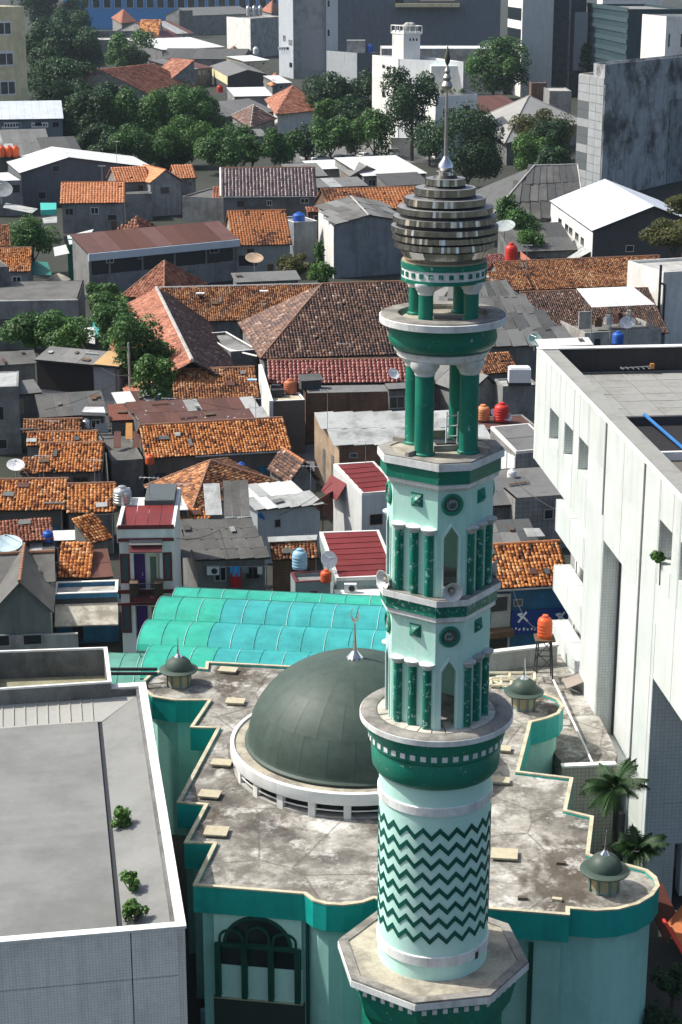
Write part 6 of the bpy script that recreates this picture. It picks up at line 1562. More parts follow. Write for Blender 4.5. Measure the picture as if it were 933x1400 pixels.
h = house('tiled_shop', 'bright orange tiled shop roof between the tower and the white balconies', (672, 806), (784, 799), 744, 5.6, OR, M_BLUEW, 30, cap=C_ORG, win=0)
MB().tube(h['a']-UP*.12, h['b']-UP*.12, .08, 6).build('gutter', M_STEEL, h['root'])
window(h['root'], h['pl'], (702, 819, 715, 829), None, None)
bn = thing('shop_banner', h['pl'].at(735, 852), 'dark blue shop banner with two white crossed marks', 'banner', None); ORG[bn.name] = V(bn.location)
bp = Plane(h['pl'].pt(0, 0, .35), h['pl'].pt(1, 0, .35)); q = prect(bp, 699, 834, 778, 866)
MB().pbox(bp, q[0], q[1], q[2], q[3], -.04, .0).build('banner_cloth', surf('banner_blue', (.012, .04, .20), .6, .1), bn)
for cx_ in (715, 767):
    u_, z_ = bp.uz(cx_, 844); m = MB()
    for k, (x0_, z0_, x1_, z1_) in enumerate(((-.30, -.34, .26, .36), (-.34, .22, .0, .26), (.02, .05, .34, -.30), (-.34, .26, -.02, -.02))):
        a_, b_ = bp.pt(u_+x0_, z_+z0_, .012+.004*k), bp.pt(u_+x1_, z_+z1_, .012+.004*k); d_ = (b_-a_).normalized(); w_ = d_.cross(bp.n)*.07
        m.hexa([a_-w_, b_-w_, b_-w_-bp.n*.01, a_-w_-bp.n*.01, a_+w_, b_+w_, b_+w_-bp.n*.01, a_+w_-bp.n*.01])
    m.build('crossed_mark', PL_WH, bn)
for k in range(9):
    u_, z_ = bp.uz(700+k*3.6+(k*7 % 3), 860); MB().pbox(bp, u_, u_+(.06, .12, .08)[k % 3], z_-(.1, .04, .13, .07)[k % 4], z_+(.05, .09, .02)[k % 3], 0, .012).build('small_letter', PL_WH, bn)
h = block('beige_balcony_house', 'narrow beige house with open storeys beside the tower, left of the blue shop', (640, 818), (699, 812), 800, 5.2, M_CONCL, M_SHEETG, par=.2)
pl_ = h['pl']
for rc_ in ((664, 817, 694, 836), (664, 868, 694, 892)): 
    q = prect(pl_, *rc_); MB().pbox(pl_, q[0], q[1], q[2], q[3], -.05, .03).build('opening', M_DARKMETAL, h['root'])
MB().pbox(pl_, pl_.uz(664, 850)[0], pl_.uz(697, 850)[0], pl_.uz(680, 866)[1], pl_.uz(680, 858)[1], 0, .9).build('canopy_hood', M_TIMBER, h['root'])
tank(745, 871, 8.2, 'orange water tank on a tall lattice tower beside the white balconies', PL_OR, .42, 1.25, stand=3.0)
# scattered left middle
h = block('grey_two_storey_house', 'grey two storey house at the left edge with pale roof edge and two dark windows', (-30, 530), (25, 528), 508, 6.6, M_CONC, M_SHEETP, par=.1)
for rc_ in ((-5, 555, 6, 575), (-4, 600, 10, 614)): window(h['root'], h['pl'], rc_)
h = house('grey_hut', 'small dark hut with pale grey sloping roof beside the grey two storey house', (21, 541), (58, 537), 521, 5.4, ('sheet', 1, 2, [M_SHEETG]), M_CONCD, 16, mono=True)
window(h['root'], h['pl'], (23, 546, 32, 565), None, surf('curtain_tan', (.3, .26, .18), .8))
h = house('black_front_shed', 'shed with black open front under a sloping grey and orange roof strip', (47, 492), (163, 503), 479, 6.2, ('sheet', 1, 4, [M_SHEETG, M_SHEETG, M_SHEETP]), surf('wall_grey_mid', (.26, .27, .28),   .8, .12, streak=.4), 14, mono=True, win=0)
q = prect(h['pl'], 51, 496, 128, 535); MB().pbox(h['pl'], q[0], q[1], q[2], q[3], -.02, .04).build('open_front', surf('open_front_black', (.018, .015, .015), .9), h['root'])  # flat black panel; the unlit inside of the shed is put into its colour
a, b = h['a'].lerp(h['b'], .70)+UP*.09, h['b']+UP*.09
sheets(h['root'], [a-h['n']*.03, b-h['n']*.03, h['r1']+UP*.09, h['r0'].lerp(h['r1'], .7)+UP*.09], 1, 1, [surf('sheet_orange_tan', (.46, .30, .14), .7, .12, corr=8)])
h = house('grey_lower_shed', 'dark grey sheet lean-to in front of the black fronted shed', (55, 572), (148, 566), 537, 4.6, ('sheet', 1, 4, [M_SHEETD, M_CEM]), M_CONCD, 16, mono=True)
panel4('tarpaulin', 'white rumpled tarpaulin over a stack beside the left tile cluster', 'tarpaulin', [P(112, 563, 5.2), P(144, 564, 5.2), P(142, 556, 5.6), P(116, 556, 5.6)], PL_WH, .5)
panel4('loose_sheet', 'pale sheet hanging below the white tarpaulin at the cluster edge', 'sheet', [P(131, 592, 3.6), P(149, 590, 3.6), P(146, 578, 4.4), P(131, 580, 4.4)], M_SHEETP, .05)
h = house('grey_lean_to', 'plain dark grey roof under the leafy tree at the left edge', (-10, 500), (52, 496), 480, 5.2, ('slab', M_CEM), M_CONCD, 16, mono=True)
dish(22, 648, 3.2, 'white oval satellite dish left of the brown tile slope in the left cluster', .75, .3, 1.1)
h = block('grey_flat_house', 'grey flat roofed house with broad concrete fascia at the left edge', (-25, 411), (107, 409), 384, 6.0, M_CONCD, M_CEM, par=.05)
MB().pbox(h['pl'], 0, h['L'], 3.9, 6.05, 0, .8).build('fascia', M_CONC, h['root'])
for rc_ in ((15, 424, 26, 438),): window(h['root'], h['pl'], rc_)
h = block('roof_room', 'dark grey rooftop room with a pale vent at the left edge above the fascia', (-20, 366), (12, 364), 356, 8.4, M_CONCD, M_CEM, par=.1)
h = house('tiled_house', 'small bright orange tile roof at left edge with white gable verge', (-25, 372), (41, 371), 339, 5.0, OR, M_CONC, 28, cap=C_TILE)
h = house('tiled_lean_to', 'dark red brown tile roof at the left edge above the small orange one', (-20, 337), (15, 336), 307, 6, MX_, M_CONC, 26, mono=True)
panel4('tarpaulin', 'green tarpaulin roof beside the small orange tile roof at left', 'tarpaulin', [P(44, 375, 4.2), P(71, 376, 4.2), P(65, 358, 5), P(43, 357, 5)], surf('tarp_green', (.02, .16, .12), .6, .1), .08)
o = thing('parasol', P(80, 378, 3.0), 'faded beige parasol in the lane beside the green tarpaulin', 'parasol'); c = P(80, 378, 3.0); o.location = (c.x, c.y, 0); ORG[o.name] = V(o.location)
MB().lathe([(1.7, 2.6), (.9, 3.1), (.02, 3.5)], 10, V((c.x, c.y, 0)), cap=False).build('cover', surf('parasol_beige', (.42, .38, .30), .9, .12), o); MB().tube(V((c.x, c.y, 0)), V((c.x, c.y, 3.4)), .04, 6).build('pole', M_STEEL, o)
panel4('awning_roof', 'white sheet leaning against houses near the leafy tree at left', 'roof', [P(107, 466, 4.6), P(130, 470, 4.2), P(129, 448, 5.2), P(111, 444, 5.4)], M_SHEETW, .06)
panel4('tarpaulin', 'teal tarpaulin between the leafy tree and the dense shrubs at left', 'tarpaulin', [P(128, 462, 4), P(148, 460, 4), P(146, 442, 4.8), P(126, 440, 4.8)], surf('tarp_teal', (.05, .26, .24), .6, .1), .06)
panel4('awning_roof', 'white lane canopy above the parasol at left', 'roof', [P(75, 350, 4.6), P(95, 346, 4.6), P(90, 334, 5.2), P(73, 338, 5.2)], M_SHEETW, .06)

# ---------------------------------------------------------------- beyond the school: rows of houses
def elev(row): return TH+math.atan((row-700)/FOC)
def zD(row, D): return HC-D*math.tan(elev(row))
FT = lambda m_, w_=.5: ('tile', m_, w_, w_*1.1)
h = house('concrete_house', 'grey concrete house under a clean bright orange tile roof, far left', (82, 278), (170, 277), 249, 5.2, FT(T_NEW), M_CONC, 28, cap=C_ORG)
window(h['root'], h['pl'], (147, 293, 160, 301))
h = house('concrete_house', 'rear orange roof block joined behind the grey gabled house, left side', (159, 250), (208, 248), 228, 6.2, FT(T_NEW), M_CONC, 28)
h = house('concrete_house', 'short orange tile roof right of the grey gabled peak', (240, 244), (270, 243), 226, 6.2, FT(T_NEW), M_CONC, 28)
h = house_front('gabled_house', 'grey concrete house with small gable peak, one square window and orange verges', (205, 250), (250, 247), 232, 6.2, 10, FT(T_NEW), surf('concrete_mid', (.30, .315, .315), .85, .14, streak=.5, dirt=(.12, .12, .115), dirt_amt=.5), cap=C_ORG)
window(h['root'], h['pl'], (219, 255, 232, 265))
for rc in ((219, 294, 236, 299), (247, 293, 264, 298)): window(h['root'], h['pl'], rc)
h = block('concrete_annex', 'stained grey concrete annex below the orange roofs, right of the gable', (249, 268), (313, 271), 256, 4.6, M_CONC, M_CEM, par=.3)
h = block('concrete_annex', 'flat grey concrete wall block joining the two orange roofed houses', (170, 265), (208, 264), 255, 4.8, M_CONC, M_CEM, par=.2)
h = house('tiled_lean_to', 'little dark red tile roof at the right end of the stained concrete annex', (290, 272), (316, 272), 254, 4.2, FT(T_RB), M_CONC, 28)
h = pyramid('tiled_hut', 'small red brown pyramid roof in front of the concrete houses at left', (190, 316), (216, 312), (160, 315), 294, 4.4, FT(T_RB), M_CONCD)
h = house('rust_roof_hall', 'long hall with brown rust panels, pale blue fascia and dark open side', (120, 347), (326, 327), 311, 6.0, ('sheet', 1, 9, [M_RUST, surf('rust_panel', (.15, .08, .07), .75, .15, objvar=.12)]), M_CONC, 20, mono=True)
p_ = h['pl']; Lw = (h['b']-h['a']).length
MB().pbox(p_, -.3, Lw-.2, 5.0, 6.02, .5, .75).build('fascia', M_BLUESH, h['root'])
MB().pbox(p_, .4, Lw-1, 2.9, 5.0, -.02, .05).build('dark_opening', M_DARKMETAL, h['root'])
for k in range(5): MB().pbox(p_, 3+k*5.2, 3.25+k*5.2, 2.9, 5.0, .05, .2).build('post', M_CONC, h['root'])
MB().pbox(p_, 9, 14, .6, 2.0, 0, .06).build('window', surf('window_sky_blue', (.22, .36, .46), .3), h['root'])
h = house('patched_tile_house', 'house with half bright, half blackened orange tile roof, centre left', (318, 336), (400, 334), 288, 5.0, FT(T_PATCH, .42), surf('wall_grey_green', (.28, .29, .275), .85, .1, streak=.4), 30, cap=C_ORG)
window(h['root'], h['pl'], (326, 348, 352, 364), None, surf('shop_dark', (.035, .03, .03), .8))
dish(348, 366, 3.0, 'flat orange rimmed dish standing before the patched tile house', 1.3, .2, 1.15, surf('dish_tan', (.42, .30, .2), .6))
h = house('shelter_roof', 'pale grey low canopy roof between the patched tile house and the school', (322, 386), (412, 382), 371, 4.4, ('slab', M_SHEETG), M_CONCD, 14, mono=True)
h = house('glazed_tile_house', 'house with even purple brown glazed tile roof and white left verge', (303, 268), (434, 267), 229, 5.4, FT(T_GLZ, .62), M_CONCD, 27, cap=C_TILE)
MB().tube(h['a']-h['u']*.15, h['r0']-h['u']*.15+UP*.05, .16, 6).build('verge', M_COPING, h['root'])
MB().tube(h['a']-UP*.15, h['b']-UP*.15, .12, 6).build('gutter', M_COPING, h['root'])
h = house_front('grey_gable_house', 'tall plain blue grey gable house with pale left wall, centre', (455, 308), (553, 302), 294, 7.9, 18, ('sheet', 3, 3, [M_SHEETG, M_SHEETG, M_CEM]), M_GREYBL, ridge_px=(434, 281), cap=C_PALE)
MB().pbox(h['pl2'], 0, h['L']-.3, 0, 7.8, -.02, .05).build('side_wall', M_WHITE, h['root'])
h = block('blue_grey_block', 'small blue grey flat block with a blue roof tank left of the tall gable house', (402, 304), (434, 302), 296, 6.4, M_GREYBL, M_CONC, par=.3, cop=M_COPING)
tank(409, 304, 6.2, 'blue and white domed tank on the small blue grey block', PL_BLUE, .95, 1.5)
h = house('long_brown_house', 'long brown tile roof with orange patch behind the tall grey gable', (449, 288), (640, 282), 256, 5.2, FT(T_PATCH, .55), M_TIMBER, 26, cap=C_TILE)
h = house('brown_shed', 'small dark shed between the glazed tile roof and tall gable house', (420, 290), (452, 289), 282, 4.6, FT(T_RB), M_TIMBER, 24, mono=True)
h = house_front('small_brown_house', 'small brown gabled house with two windows by the white carpark roof', (478, 241), (524, 235), 227, 5.0, 14, ('slab', M_SHEETG), surf('wall_brown_tan', (.20, .15, .12), .85, .1), ridge_px=(463, 230), cap=C_PALE)
for rc in ((487, 239, 496, 246), (500, 237, 516, 244)): window(h['root'], h['pl'], rc)
h = house('white_carpark_roof', 'wide bright white sheet roof in front of the parked cars', (497, 241), (585, 237), 214, 5.0, ('sheet', 1, 6, [M_SHEETW]), M_CONC, 7, mono=True)
h = house('white_carpark_roof', 'thin white sheet roof strip left of the small brown house', (432, 232), (478, 230), 219, 5.0, ('sheet', 1, 4, [M_SHEETW]), M_CONC, 6, mono=True)
h = house('grey_roof_house', 'flat grey sheet roof with white right end in front of the small brown house', (434, 257), (504, 254), 243, 4.8, ('sheet', 1, 4, [M_SHEETG, M_SHEETG, M_SHEETP]), M_CONCD, 10, mono=True)
h = house('grey_roof_house', 'grey sloping sheet roof behind the right end of the glazed tiles', (400, 242), (449, 240), 223, 5.2, ('slab', M_SHEETG), M_CONCD, 14, mono=True)
h = house('grey_roof_house', 'dark grey low roof left of the mirrored ball, under the big dark tree', (532, 254), (590, 251), 236, 5.0, ('slab', M_SHEETD), M_CONCD, 14, mono=True)
h = house('orange_roof_house', 'tiny orange roof between the white carpark roof and dark grey roof', (522, 247), (546, 246), 239, 4.4, ('slab', M_LIP), M_CONCD, 14, mono=True)
# white hall at right
h = house_front('white_roof_hall', 'hall with big pale blue white ribbed roof and dark gable end, right side', (810, 316), (976, 314), 282, 7.2, 30, ('sheet', 1, 14, [M_BLUESH]), surf('gable_dark_sheet', (.07, .072, .075), .8, .12), ridge_px=(752, 275))
p_ = h['pl2']
MB().pbox(p_, .1, h['L']-.4, 3.4, 7.1, -.02, .05).build('side_wall', M_WHITE, h['root'])
MB().pbox(p_, .1, h['L']-.4, 0, 3.4, -.02, .05).build('lower_wall', M_CONCL, h['root'])
q_ = Plane(p_.pt(0, 0, .05), p_.pt(1, 0, .05))
for x in (766, 775, 780.5, 789, 796.5): window(h['root'], q_, (x-2, 298+(x-766)*.85, x+2.6, 309+(x-766)*.85), M_CONCL)
sheets(h['root'], [p_.pt(1, 2.5, 2.9), p_.pt(h['L']-1, 2.5, 2.9), p_.pt(h['L']-1, 4.0, .1), p_.pt(1, 4.0, .1)], 1, 6, [M_SHEETP])
window(h['root'], h['pl'], (856, 335, 867, 344), M_COPING)
h = hip('dark_hip_hall', 'large dark grey hipped sheet roof beyond the mirrored ball, right', (668, 300), (800, 296), 227, 731, 790, 4.6, ('sheet', 3, 8, [M_SHEETD, M_CEM]), M_CONCD, 31, cap=C_PALE)
h = house('dark_low_roof', 'low dark sheet roof in front of the dark hipped hall', (700, 345), (790, 342), 305, 3.6, ('sheet', 2, 6, [M_SHEETD, M_CEM]), M_CONCD, 20, mono=True)
# left far
h = house_front('white_gable_hall', 'wide grey walled hall with thin bright white gable roof, far left', (27, 237), (210, 229), 215, 6.4, 20, ('sheet', 1, 10, [M_SHEETW]), surf('hall_wall_dark', (.13, .145, .155), .8, .14, streak=.4), ridge_px=(8, 221), apex=.36)
for rc in ((72, 226, 82, 234), (52, 262, 63, 272)): window(h['root'], h['pl'], rc)
h = house('grey_sheet_hall', 'grey sheet roof with two white skylight strips at the far left edge', (-30, 217), (74, 214), 177, 6.6, ('sheet', 2, 8, [M_SHEETG, M_SHEETG, M_SHEETP]), M_CONCD, 20, mono=True)
h = house('dark_sheet_hall', 'small dark grey slope between the white gable hall and grey sheet hall', (60, 208), (112, 206), 187, 7.6, ('sheet', 1, 4, [M_SHEETD]), M_CONCD, 20, mono=True)
for k, x in enumerate((3, 13, 22)):
    tank(x, 214, 7.4, ('leftmost', 'middle', 'rightmost')[k]+' of three orange tanks on a stand at the far left edge', PL_OR, .72, 2.1, stand=3.2)
h = block('white_balcony_house', 'house with pale canopy and balcony rail under the three orange tanks', (-20, 248), (30, 246), 236, 6.4, M_CONC, M_SHEETW, par=.05)
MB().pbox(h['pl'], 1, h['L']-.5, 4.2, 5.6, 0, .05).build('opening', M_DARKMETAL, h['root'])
dish(2, 275, 5.4, 'large dark satellite dish at the left edge below the balcony house', 2.0, .4, .9, surf('dish_grey', (.22, .24, .25), .5))
panel4('tarpaulin', 'turquoise tarpaulin over a tank beside the clean orange roof house', 'tarpaulin', [P(x, y, 5.5) for x, y in ((56, 287), (77, 286), (77, 277), (55, 277))], surf('tarp_turquoise', (.05, .42, .36), .5, .08), .9)
panel4('awning_roof', 'pale sheet canopy left of the turquoise tarpaulin', 'roof', [P(x, y, 5) for x, y in ((4, 283), (44, 291), (52, 285), (8, 277))], M_SHEETP, .08)
panel4('awning_roof', 'white and grey sheet canopy below the turquoise tarpaulin', 'roof', [P(x, y, 4.4) for x, y in ((60, 305), (78, 304), (78, 295), (58, 298))], M_SHEETP, .08)
panel4('awning_roof', 'white sloping sheet at the left end of the rust panel hall', 'roof', [P(x, y, 6.0) for x, y in ((95, 334), (118, 329), (128, 313), (92, 322))], M_SHEETW, .08)
o = MB().box(P(105, 355, 3.0), (2.4, 1.5, 6)).build('green_screen', surf('screen_green', (.01, .12, .09), .7, .12), o=P(105, 355, 0)); tag(o, 'tall green hoarding in the lane at the left end of the rust hall', 'hoarding')
h = house('blue_white_roof_hall', 'long building with bluish white ribbed roof in front of the yellow block', (-40, 164), (87, 162), 138, 9.0, ('sheet', 1, 12, [M_BLUESH]), surf('hall_wall_blue_grey', (.13, .16, .18), .8, .1), 20)
for rc in ((2, 167, 25, 175), (43, 167, 66, 174)): window(h['root'], h['pl'], rc, M_COPING, None, t=.3, bars=5)
A_ = P(31, 8, zD(8, 490)); 
h = block('yellow_apartment_block', 'tall cream yellow block with three rows of windows at the upper left edge', (-60, 10), (32.5, 8.5), 5, zD(8, 490), M_YELLOW, M_CONC, depth=14, par=.8, cop=M_COPING)
for rc in ((-14, 28, 16, 48), (-12, 69, 19, 90), (-10, 110, 22, 130)): window(h['root'], h['pl'], rc, M_COPING, surf('glass_grey', (.07, .08, .085), .25), t=.35, bars=2)
for y in (31, 73): upl('shade_bar', M_COPING, h['root'], h['pl'], *prect(h['pl'], -14, y-2, 18, y), 0, .5)

# ---------------------------------------------------------------- top of the picture
def tower(name, label, x0, x1, row, D, wall, roofm=None, depth=18, dirn=None, group=None, cat='building', wall2=None, par=.8, y2=None, **kw):
    z = zD(row, D)
    return block(name, label, (x0, row), (x1, row if y2 is None else y2), 0, z, wall, roofm or M_CONC, depth=depth, dirn=dirn, group=group, cat=cat, par=par, wall2=wall2, **kw)
h = tower('blue_building', 'long bright blue building with rows of dark windows at the very top', 86, 386, -14, 1250, M_BLUEB, depth=30)
for x in list(range(96, 158, 15))+list(range(172, 384, 14)):
    q = prect(h['pl'], x, -10, x+11, 11); f = MB().pbox(h['pl'], q[0], q[1], q[2], q[3], -.3, .25).build('window', surf('frame_pale_blue', (.3, .42, .55), .5), h['root'])
    MB().pbox(h['pl'], q[0]+.5, q[1]-.5, q[2]+.5, q[3]-.5, .2, .35).build('pane', M_GLASS, f)
h = house('long_grey_house', 'long grey house with pale left gable below the blue building', (262, 21), (346, 18), 9, 12, ('slab', M_SHEETG), M_CONC, 22)
tower('small_kiosk', 'small grey block left of the long grey house, far top', 245, 262, 14, 1120, M_CONCD, depth=8, par=.2)
h = tower('white_grey_block', 'pale block with streaked white left wall and steel roof tanks, far top', 343, 388, 25, 880, M_CONCL, depth=34, dirn=(-.42, 1, 0), y2=22)
MB().pbox(h['plL'], 0, h['d'], 0, h['z'], -.02, .3).build('side_wall', M_WHITE, h['root'])
for k, x in enumerate((340, 348, 356)): tank(x, 21, h['z'], ('left', 'middle', 'right')[k]+' of three steel tanks on the pale streaked block', M_TANKS, 1.15, 4.6, y=895)
tank(350, 74, 4.5, 'white tank at the foot of the pale streaked block', PL_WH, 1.3, 3.2, y=840)
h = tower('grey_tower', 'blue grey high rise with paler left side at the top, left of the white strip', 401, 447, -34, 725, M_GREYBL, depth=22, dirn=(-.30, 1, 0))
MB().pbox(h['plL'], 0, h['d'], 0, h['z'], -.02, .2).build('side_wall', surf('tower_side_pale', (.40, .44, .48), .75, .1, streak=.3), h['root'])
for r_ in ((387, 48, 391, 56), (395, 54, 400, 62), (396, 85, 400, 92)): window(h['root'], Plane(h['plL'].pt(0, 0, .2), h['plL'].pt(1, 0, .2)), r_)
for k in range(4): acunit(h['plL'].at(386+k*3.2, 68)+V((-.8, -.3, 0)), ('outermost', 'second', 'third', 'innermost')[k]+' aircon on the pale side of the blue grey tower', 0, 2.0)
MB().pbox(h['pl'], *prect(h['pl'], 411, 40, 446, 96), 0, .15).build('wall_patch', surf('patch_grey', (.21, .235, .255), .8, .08), h['root'])
h = tower('pale_strip_tower', 'narrow pale high rise strip with small windows between two dark facades', 446, 462, -34, 715, surf('tower_pale', (.50, .54, .58), .75, .08, streak=.2), depth=20)
for y in (4, 44, 86): window(h['root'], h['pl'], (448, y-4, 451, y+5))
h = tower('dark_slab_building', 'huge plain dark blue grey facade filling the top centre', 462, 686, -34, 790, surf('facade_dark_blue', (.14, .165, .19), .85, .14, streak=.3), depth=20)
for x, y, x2, y2_, mt, o1 in ((541, 4, 628, 9, M_YELLOW, 4), (541, -3, 552, 4, M_GLASS, .3), (575, -12, 622, 1, surf('pink_tan', (.5, .42, .36), .8), .3)):
    MB().pbox(h['pl'], *prect(h['pl'], x, y, x2, y2_), -.1, o1).build('balcony' if o1 > 1 else 'opening', mt, h['root'])
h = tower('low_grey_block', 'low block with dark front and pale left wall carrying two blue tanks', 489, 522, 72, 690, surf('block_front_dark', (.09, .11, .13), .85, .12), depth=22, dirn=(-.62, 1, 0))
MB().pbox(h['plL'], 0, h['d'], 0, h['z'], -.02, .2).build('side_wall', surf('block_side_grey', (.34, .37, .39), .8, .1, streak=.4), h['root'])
for k, x in enumerate((492, 506)): tank(x, 72.5, h['z'], ('left' if k == 0 else 'right')+' blue roof tank on the low dark fronted block', PL_BLUE, 1.3, 3.2, y=698)
MB().box(h['q'][0]+V((-.5, 9, 1.8)), (7, 5, 5)).build('stair_house', M_CONCL, h['root'])
h = tower('white_terrace', 'long low white roof edge behind the slim white tower', 522, 690, 66, 640, M_CONCL, M_SHEETW, depth=24, par=.2)
# white building with slim tower
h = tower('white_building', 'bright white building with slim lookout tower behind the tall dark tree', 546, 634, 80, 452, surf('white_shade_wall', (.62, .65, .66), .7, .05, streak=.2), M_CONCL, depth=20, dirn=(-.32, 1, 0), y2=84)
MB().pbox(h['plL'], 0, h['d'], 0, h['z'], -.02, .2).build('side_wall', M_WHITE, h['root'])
pL = Plane(h['plL'].pt(0, 0, .2), h['plL'].pt(1, 0, .2))
for rc in ((523, 88, 527, 93), (529, 90, 533, 95), (538, 94, 541, 106), (523, 125, 527, 133)): window(h['root'], pL, rc)
z3 = zD(42, 458)
lt_ = block('lookout_tower', 'slim white lookout tower with railed top and two small domes', (553, 42), (575, 42), 0, z3, surf('white_shade_wall', (.62, .65, .66)), M_CONCL, depth=6.5, dirn=(-.45, 1, 0), par=.2)
MB().pbox(lt_['plL'], 0, lt_['d'], 0, z3-.1, -.02, .15).build('side_wall', M_WHITE, lt_['root'])
q = lt_['q']; c = (q[0]+q[2])/2
MB().slab([p.lerp(c, -.15)+UP*-.4 for p in q], .4).build('gallery_slab', M_WHITE, lt_['root'])
m = MB()
for i in range(4):
    for t in (0, .33, .66): p = q[i].lerp(q[(i+1) % 4], t).lerp(c, -.12); m.tube(p-UP*.4, p+UP*1.2, .12, 6)
    m.tube(q[i].lerp(c, -.12)+UP*1.2, q[(i+1) % 4].lerp(c, -.12)+UP*1.2, .12, 6)
rl = m.build('railing', M_WHITE, lt_['root']); rl['kind'] = 'stuff'
for s in (.3, .72):
    cc = q[0].lerp(q[1], s).lerp(c, .5); MB().lathe([(1.3, -.2), (1.3, .9), (1.0, 1.6), (.5, 2.0), (.02, 2.1)], 16, cc).build('small_dome', M_CONCL, lt_['root'], True)
for x in (560, 564.5, 569): upl('port_hole', M_GLASS, lt_['root'], lt_['pl'], *prect(lt_['pl'], x, 52, x+2, 55.5), -.02, .06)
h = tower('white_annex', 'white two storey annex with slatted window and roof plants, right of the tall tree', 597, 653, 132, 428, surf('white_shade_wall', (.62, .65, .66)), M_LIP, depth=16, y2=128, dirn=(-.1, 1, 0))
MB().pbox(h['plL'], 0, h['d'], 0, h['z'], -.02, .15).build('side_wall', M_WHITE, h['root'])
window(h['root'], h['pl'], (605, 146, 624, 170), M_COPING, None, bars=6, t=.25); window(h['root'], h['pl'], (632, 144, 643, 157), M_CONCL)
h = tower('white_canopy', 'white and teal roofed terrace between slim tower and annex', 590, 634, 90, 440, M_WHITE, surf('canopy_teal_white', (.5, .66, .62), .6, .1), depth=14, par=.15)
h = tower('white_garden_wall', 'low bright white wall behind the parked white van', 535, 600, 188, 434, M_WHITE, M_COPING, depth=1.2, par=.05, cat='wall')
# striped white building
h = tower('striped_building', 'white high rise with dark window bands on its left side, upper right', 717, 759, -34, 628, surf('white_shade_wall', (.62, .65, .66)), depth=26, dirn=(-.10, 1, 0))
W2 = surf('facade_grey_white', (.46, .50, .50), .75, .08, streak=.25)
MB().pbox(h['pl'], 0, h['L'], 0, h['z']-.1, 0, .12).build('front_wall', W2, h['root'])
MB().pbox(h['plL'], 0, h['d'], 0, h['z'], -.02, .2).build('side_wall', M_WHITE, h['root'])
pL = h['plL']
for y0, y1 in ((7, 24), (36, 57), (71, 84)):
    z1_, z0_ = pL.uz(715, y0+4)[1], pL.uz(715, y1+4)[1]; upl('window_band', M_GLASS, h['root'], pL, .5, h['d']-1.5, z0_, z1_, .1, .3)
for k in range(3): acunit(pL.at(700+k*6, 62+k*3)+V((-.9, -.3, 0)), ('rear', 'middle', 'front')[k]+' aircon under the dark bands of the white high rise', 0, 2.4)
h = tower('dark_glass_wing', 'dark glass wing right of the white high rise', 759, 780, -34, 632, surf('glass_wall_dark', (.03, .045, .055), .3, .15), depth=18)
h = tower('pale_pier_wing', 'dark and pale piers between glass wing and teal facade', 780, 804, -34, 634, surf('glass_wall_dark', (.03, .045, .055)), depth=18)
MB().pbox(h['pl'], *prect(h['pl'], 785, 16, 803, 96), 0, .4).build('pier', surf('pier_grey', (.28, .32, .35), .7, .08), h['root'])
MB().pbox(h['pl'], .0, .7, 0, h['z'], 0, .5).build('pipe_riser', M_CONCL, h['root'])
h = tower('teal_facade_building', 'dark teal ribbed facade at the upper right', 804, 860, 5, 640, surf('teal_facade', (.03, .06, .07), .5, .2, .6, 3, streak=.4), depth=20, y2=12)
for k in range(9): upl('facade_band', surf('teal_band', (.045, .08, .09), .5, .2), h['root'], h['pl'], .2, h['L']-.2, 4+k*3.2, 5.3+k*3.2, 0, .25)
h = tower('grey_side_building', 'plain blue grey building beside the dark teal facade', 860, 907, 14, 610, M_GREYBL, depth=20)
h = tower('white_far_building', 'white building with aircons peeping over the top right', 826, 908, -34, 900, M_WHITE, depth=20)
h = tower('white_corner_building', 'bright white building with slit windows at the upper right edge', 912, 1000, 22, 470, M_WHITE, M_CONC, depth=20, dirn=(-.15, 1, 0))
for x in (914, 931): window(h['root'], h['pl'], (x, 46, x+2.4, 64))
# dark stained block
h = tower('stained_block', 'massive block with black stained front and pale left side with dark squares', 828, 1000, 88, 352, M_STAIN, M_CONCL, depth=5.5, y2=70, dirn=(-.28, 1, 0), par=1.0)
SB = h; pL = h['plL']
SIDE = surf('side_panel_grey', (.33, .355, .365), .75, .08, streak=.35, objvar=.12)
MB().pbox(h['pl'], 0, h['L'], .2, 22, 0, .25).build('render_coat', M_STAIN, h['root'])
q = prect(h['pl'], 911, 131, 990, 300); MB().pbox(h['pl'], q[0], q[1], .3, q[3], .25, .5).build('render_coat', surf('stained_pale', (.25, .275, .285), .9, .15, .5, 5, streak=.6, dirt=(.06, .065, .07), dirt_amt=.8, dirt_scale=.3), h['root'])
d2 = 13.5; e0 = h['q'][3]; dv = h['n']
lw = thing('lower_block', (e0.x, e0.y+5, 0), 'pale lower wing with dark roof well at the left of the stained block', 'building')
zl_ = zD(97, 372); e1 = e0+dv*7; u = h['u']
qq = [e0, e0+u*9, e1+u*9, e1]
MB().prism([(p.x, p.y) for p in qq], 0, zl_-1.2).build('wall', M_CONCL, lw)
ring(MB(), qq, [p.lerp(sum(qq, V((0, 0, 0)))/4, .12) for p in qq], zl_-1.2, zl_).build('parapet', M_CONCL, lw)
fl = Plane(e1, h['q'][0]); Lf = (h['q'][0]-e1); Lf.z = 0; Lf = Lf.length
rows_ = 14; zt0 = zl_-.1
for r in range(rows_):
    za, zb2 = zt0*(r+1)/rows_, zt0*r/rows_
    for (s0, s1) in ((0, .45), (.45, .72), (.72, 1)):
        dark = (s0 == 0 and r in (10, 9, 7, 6, 4, 3))
        upl('side_panel', surf('side_panel_dark', (.10, .115, .125), .6, .08) if dark else SIDE, SB['root'] if s0 > .5 else lw, fl, Lf*s0+.06, Lf*s1-.06, zb2+.05, za-.05, 0, .1)
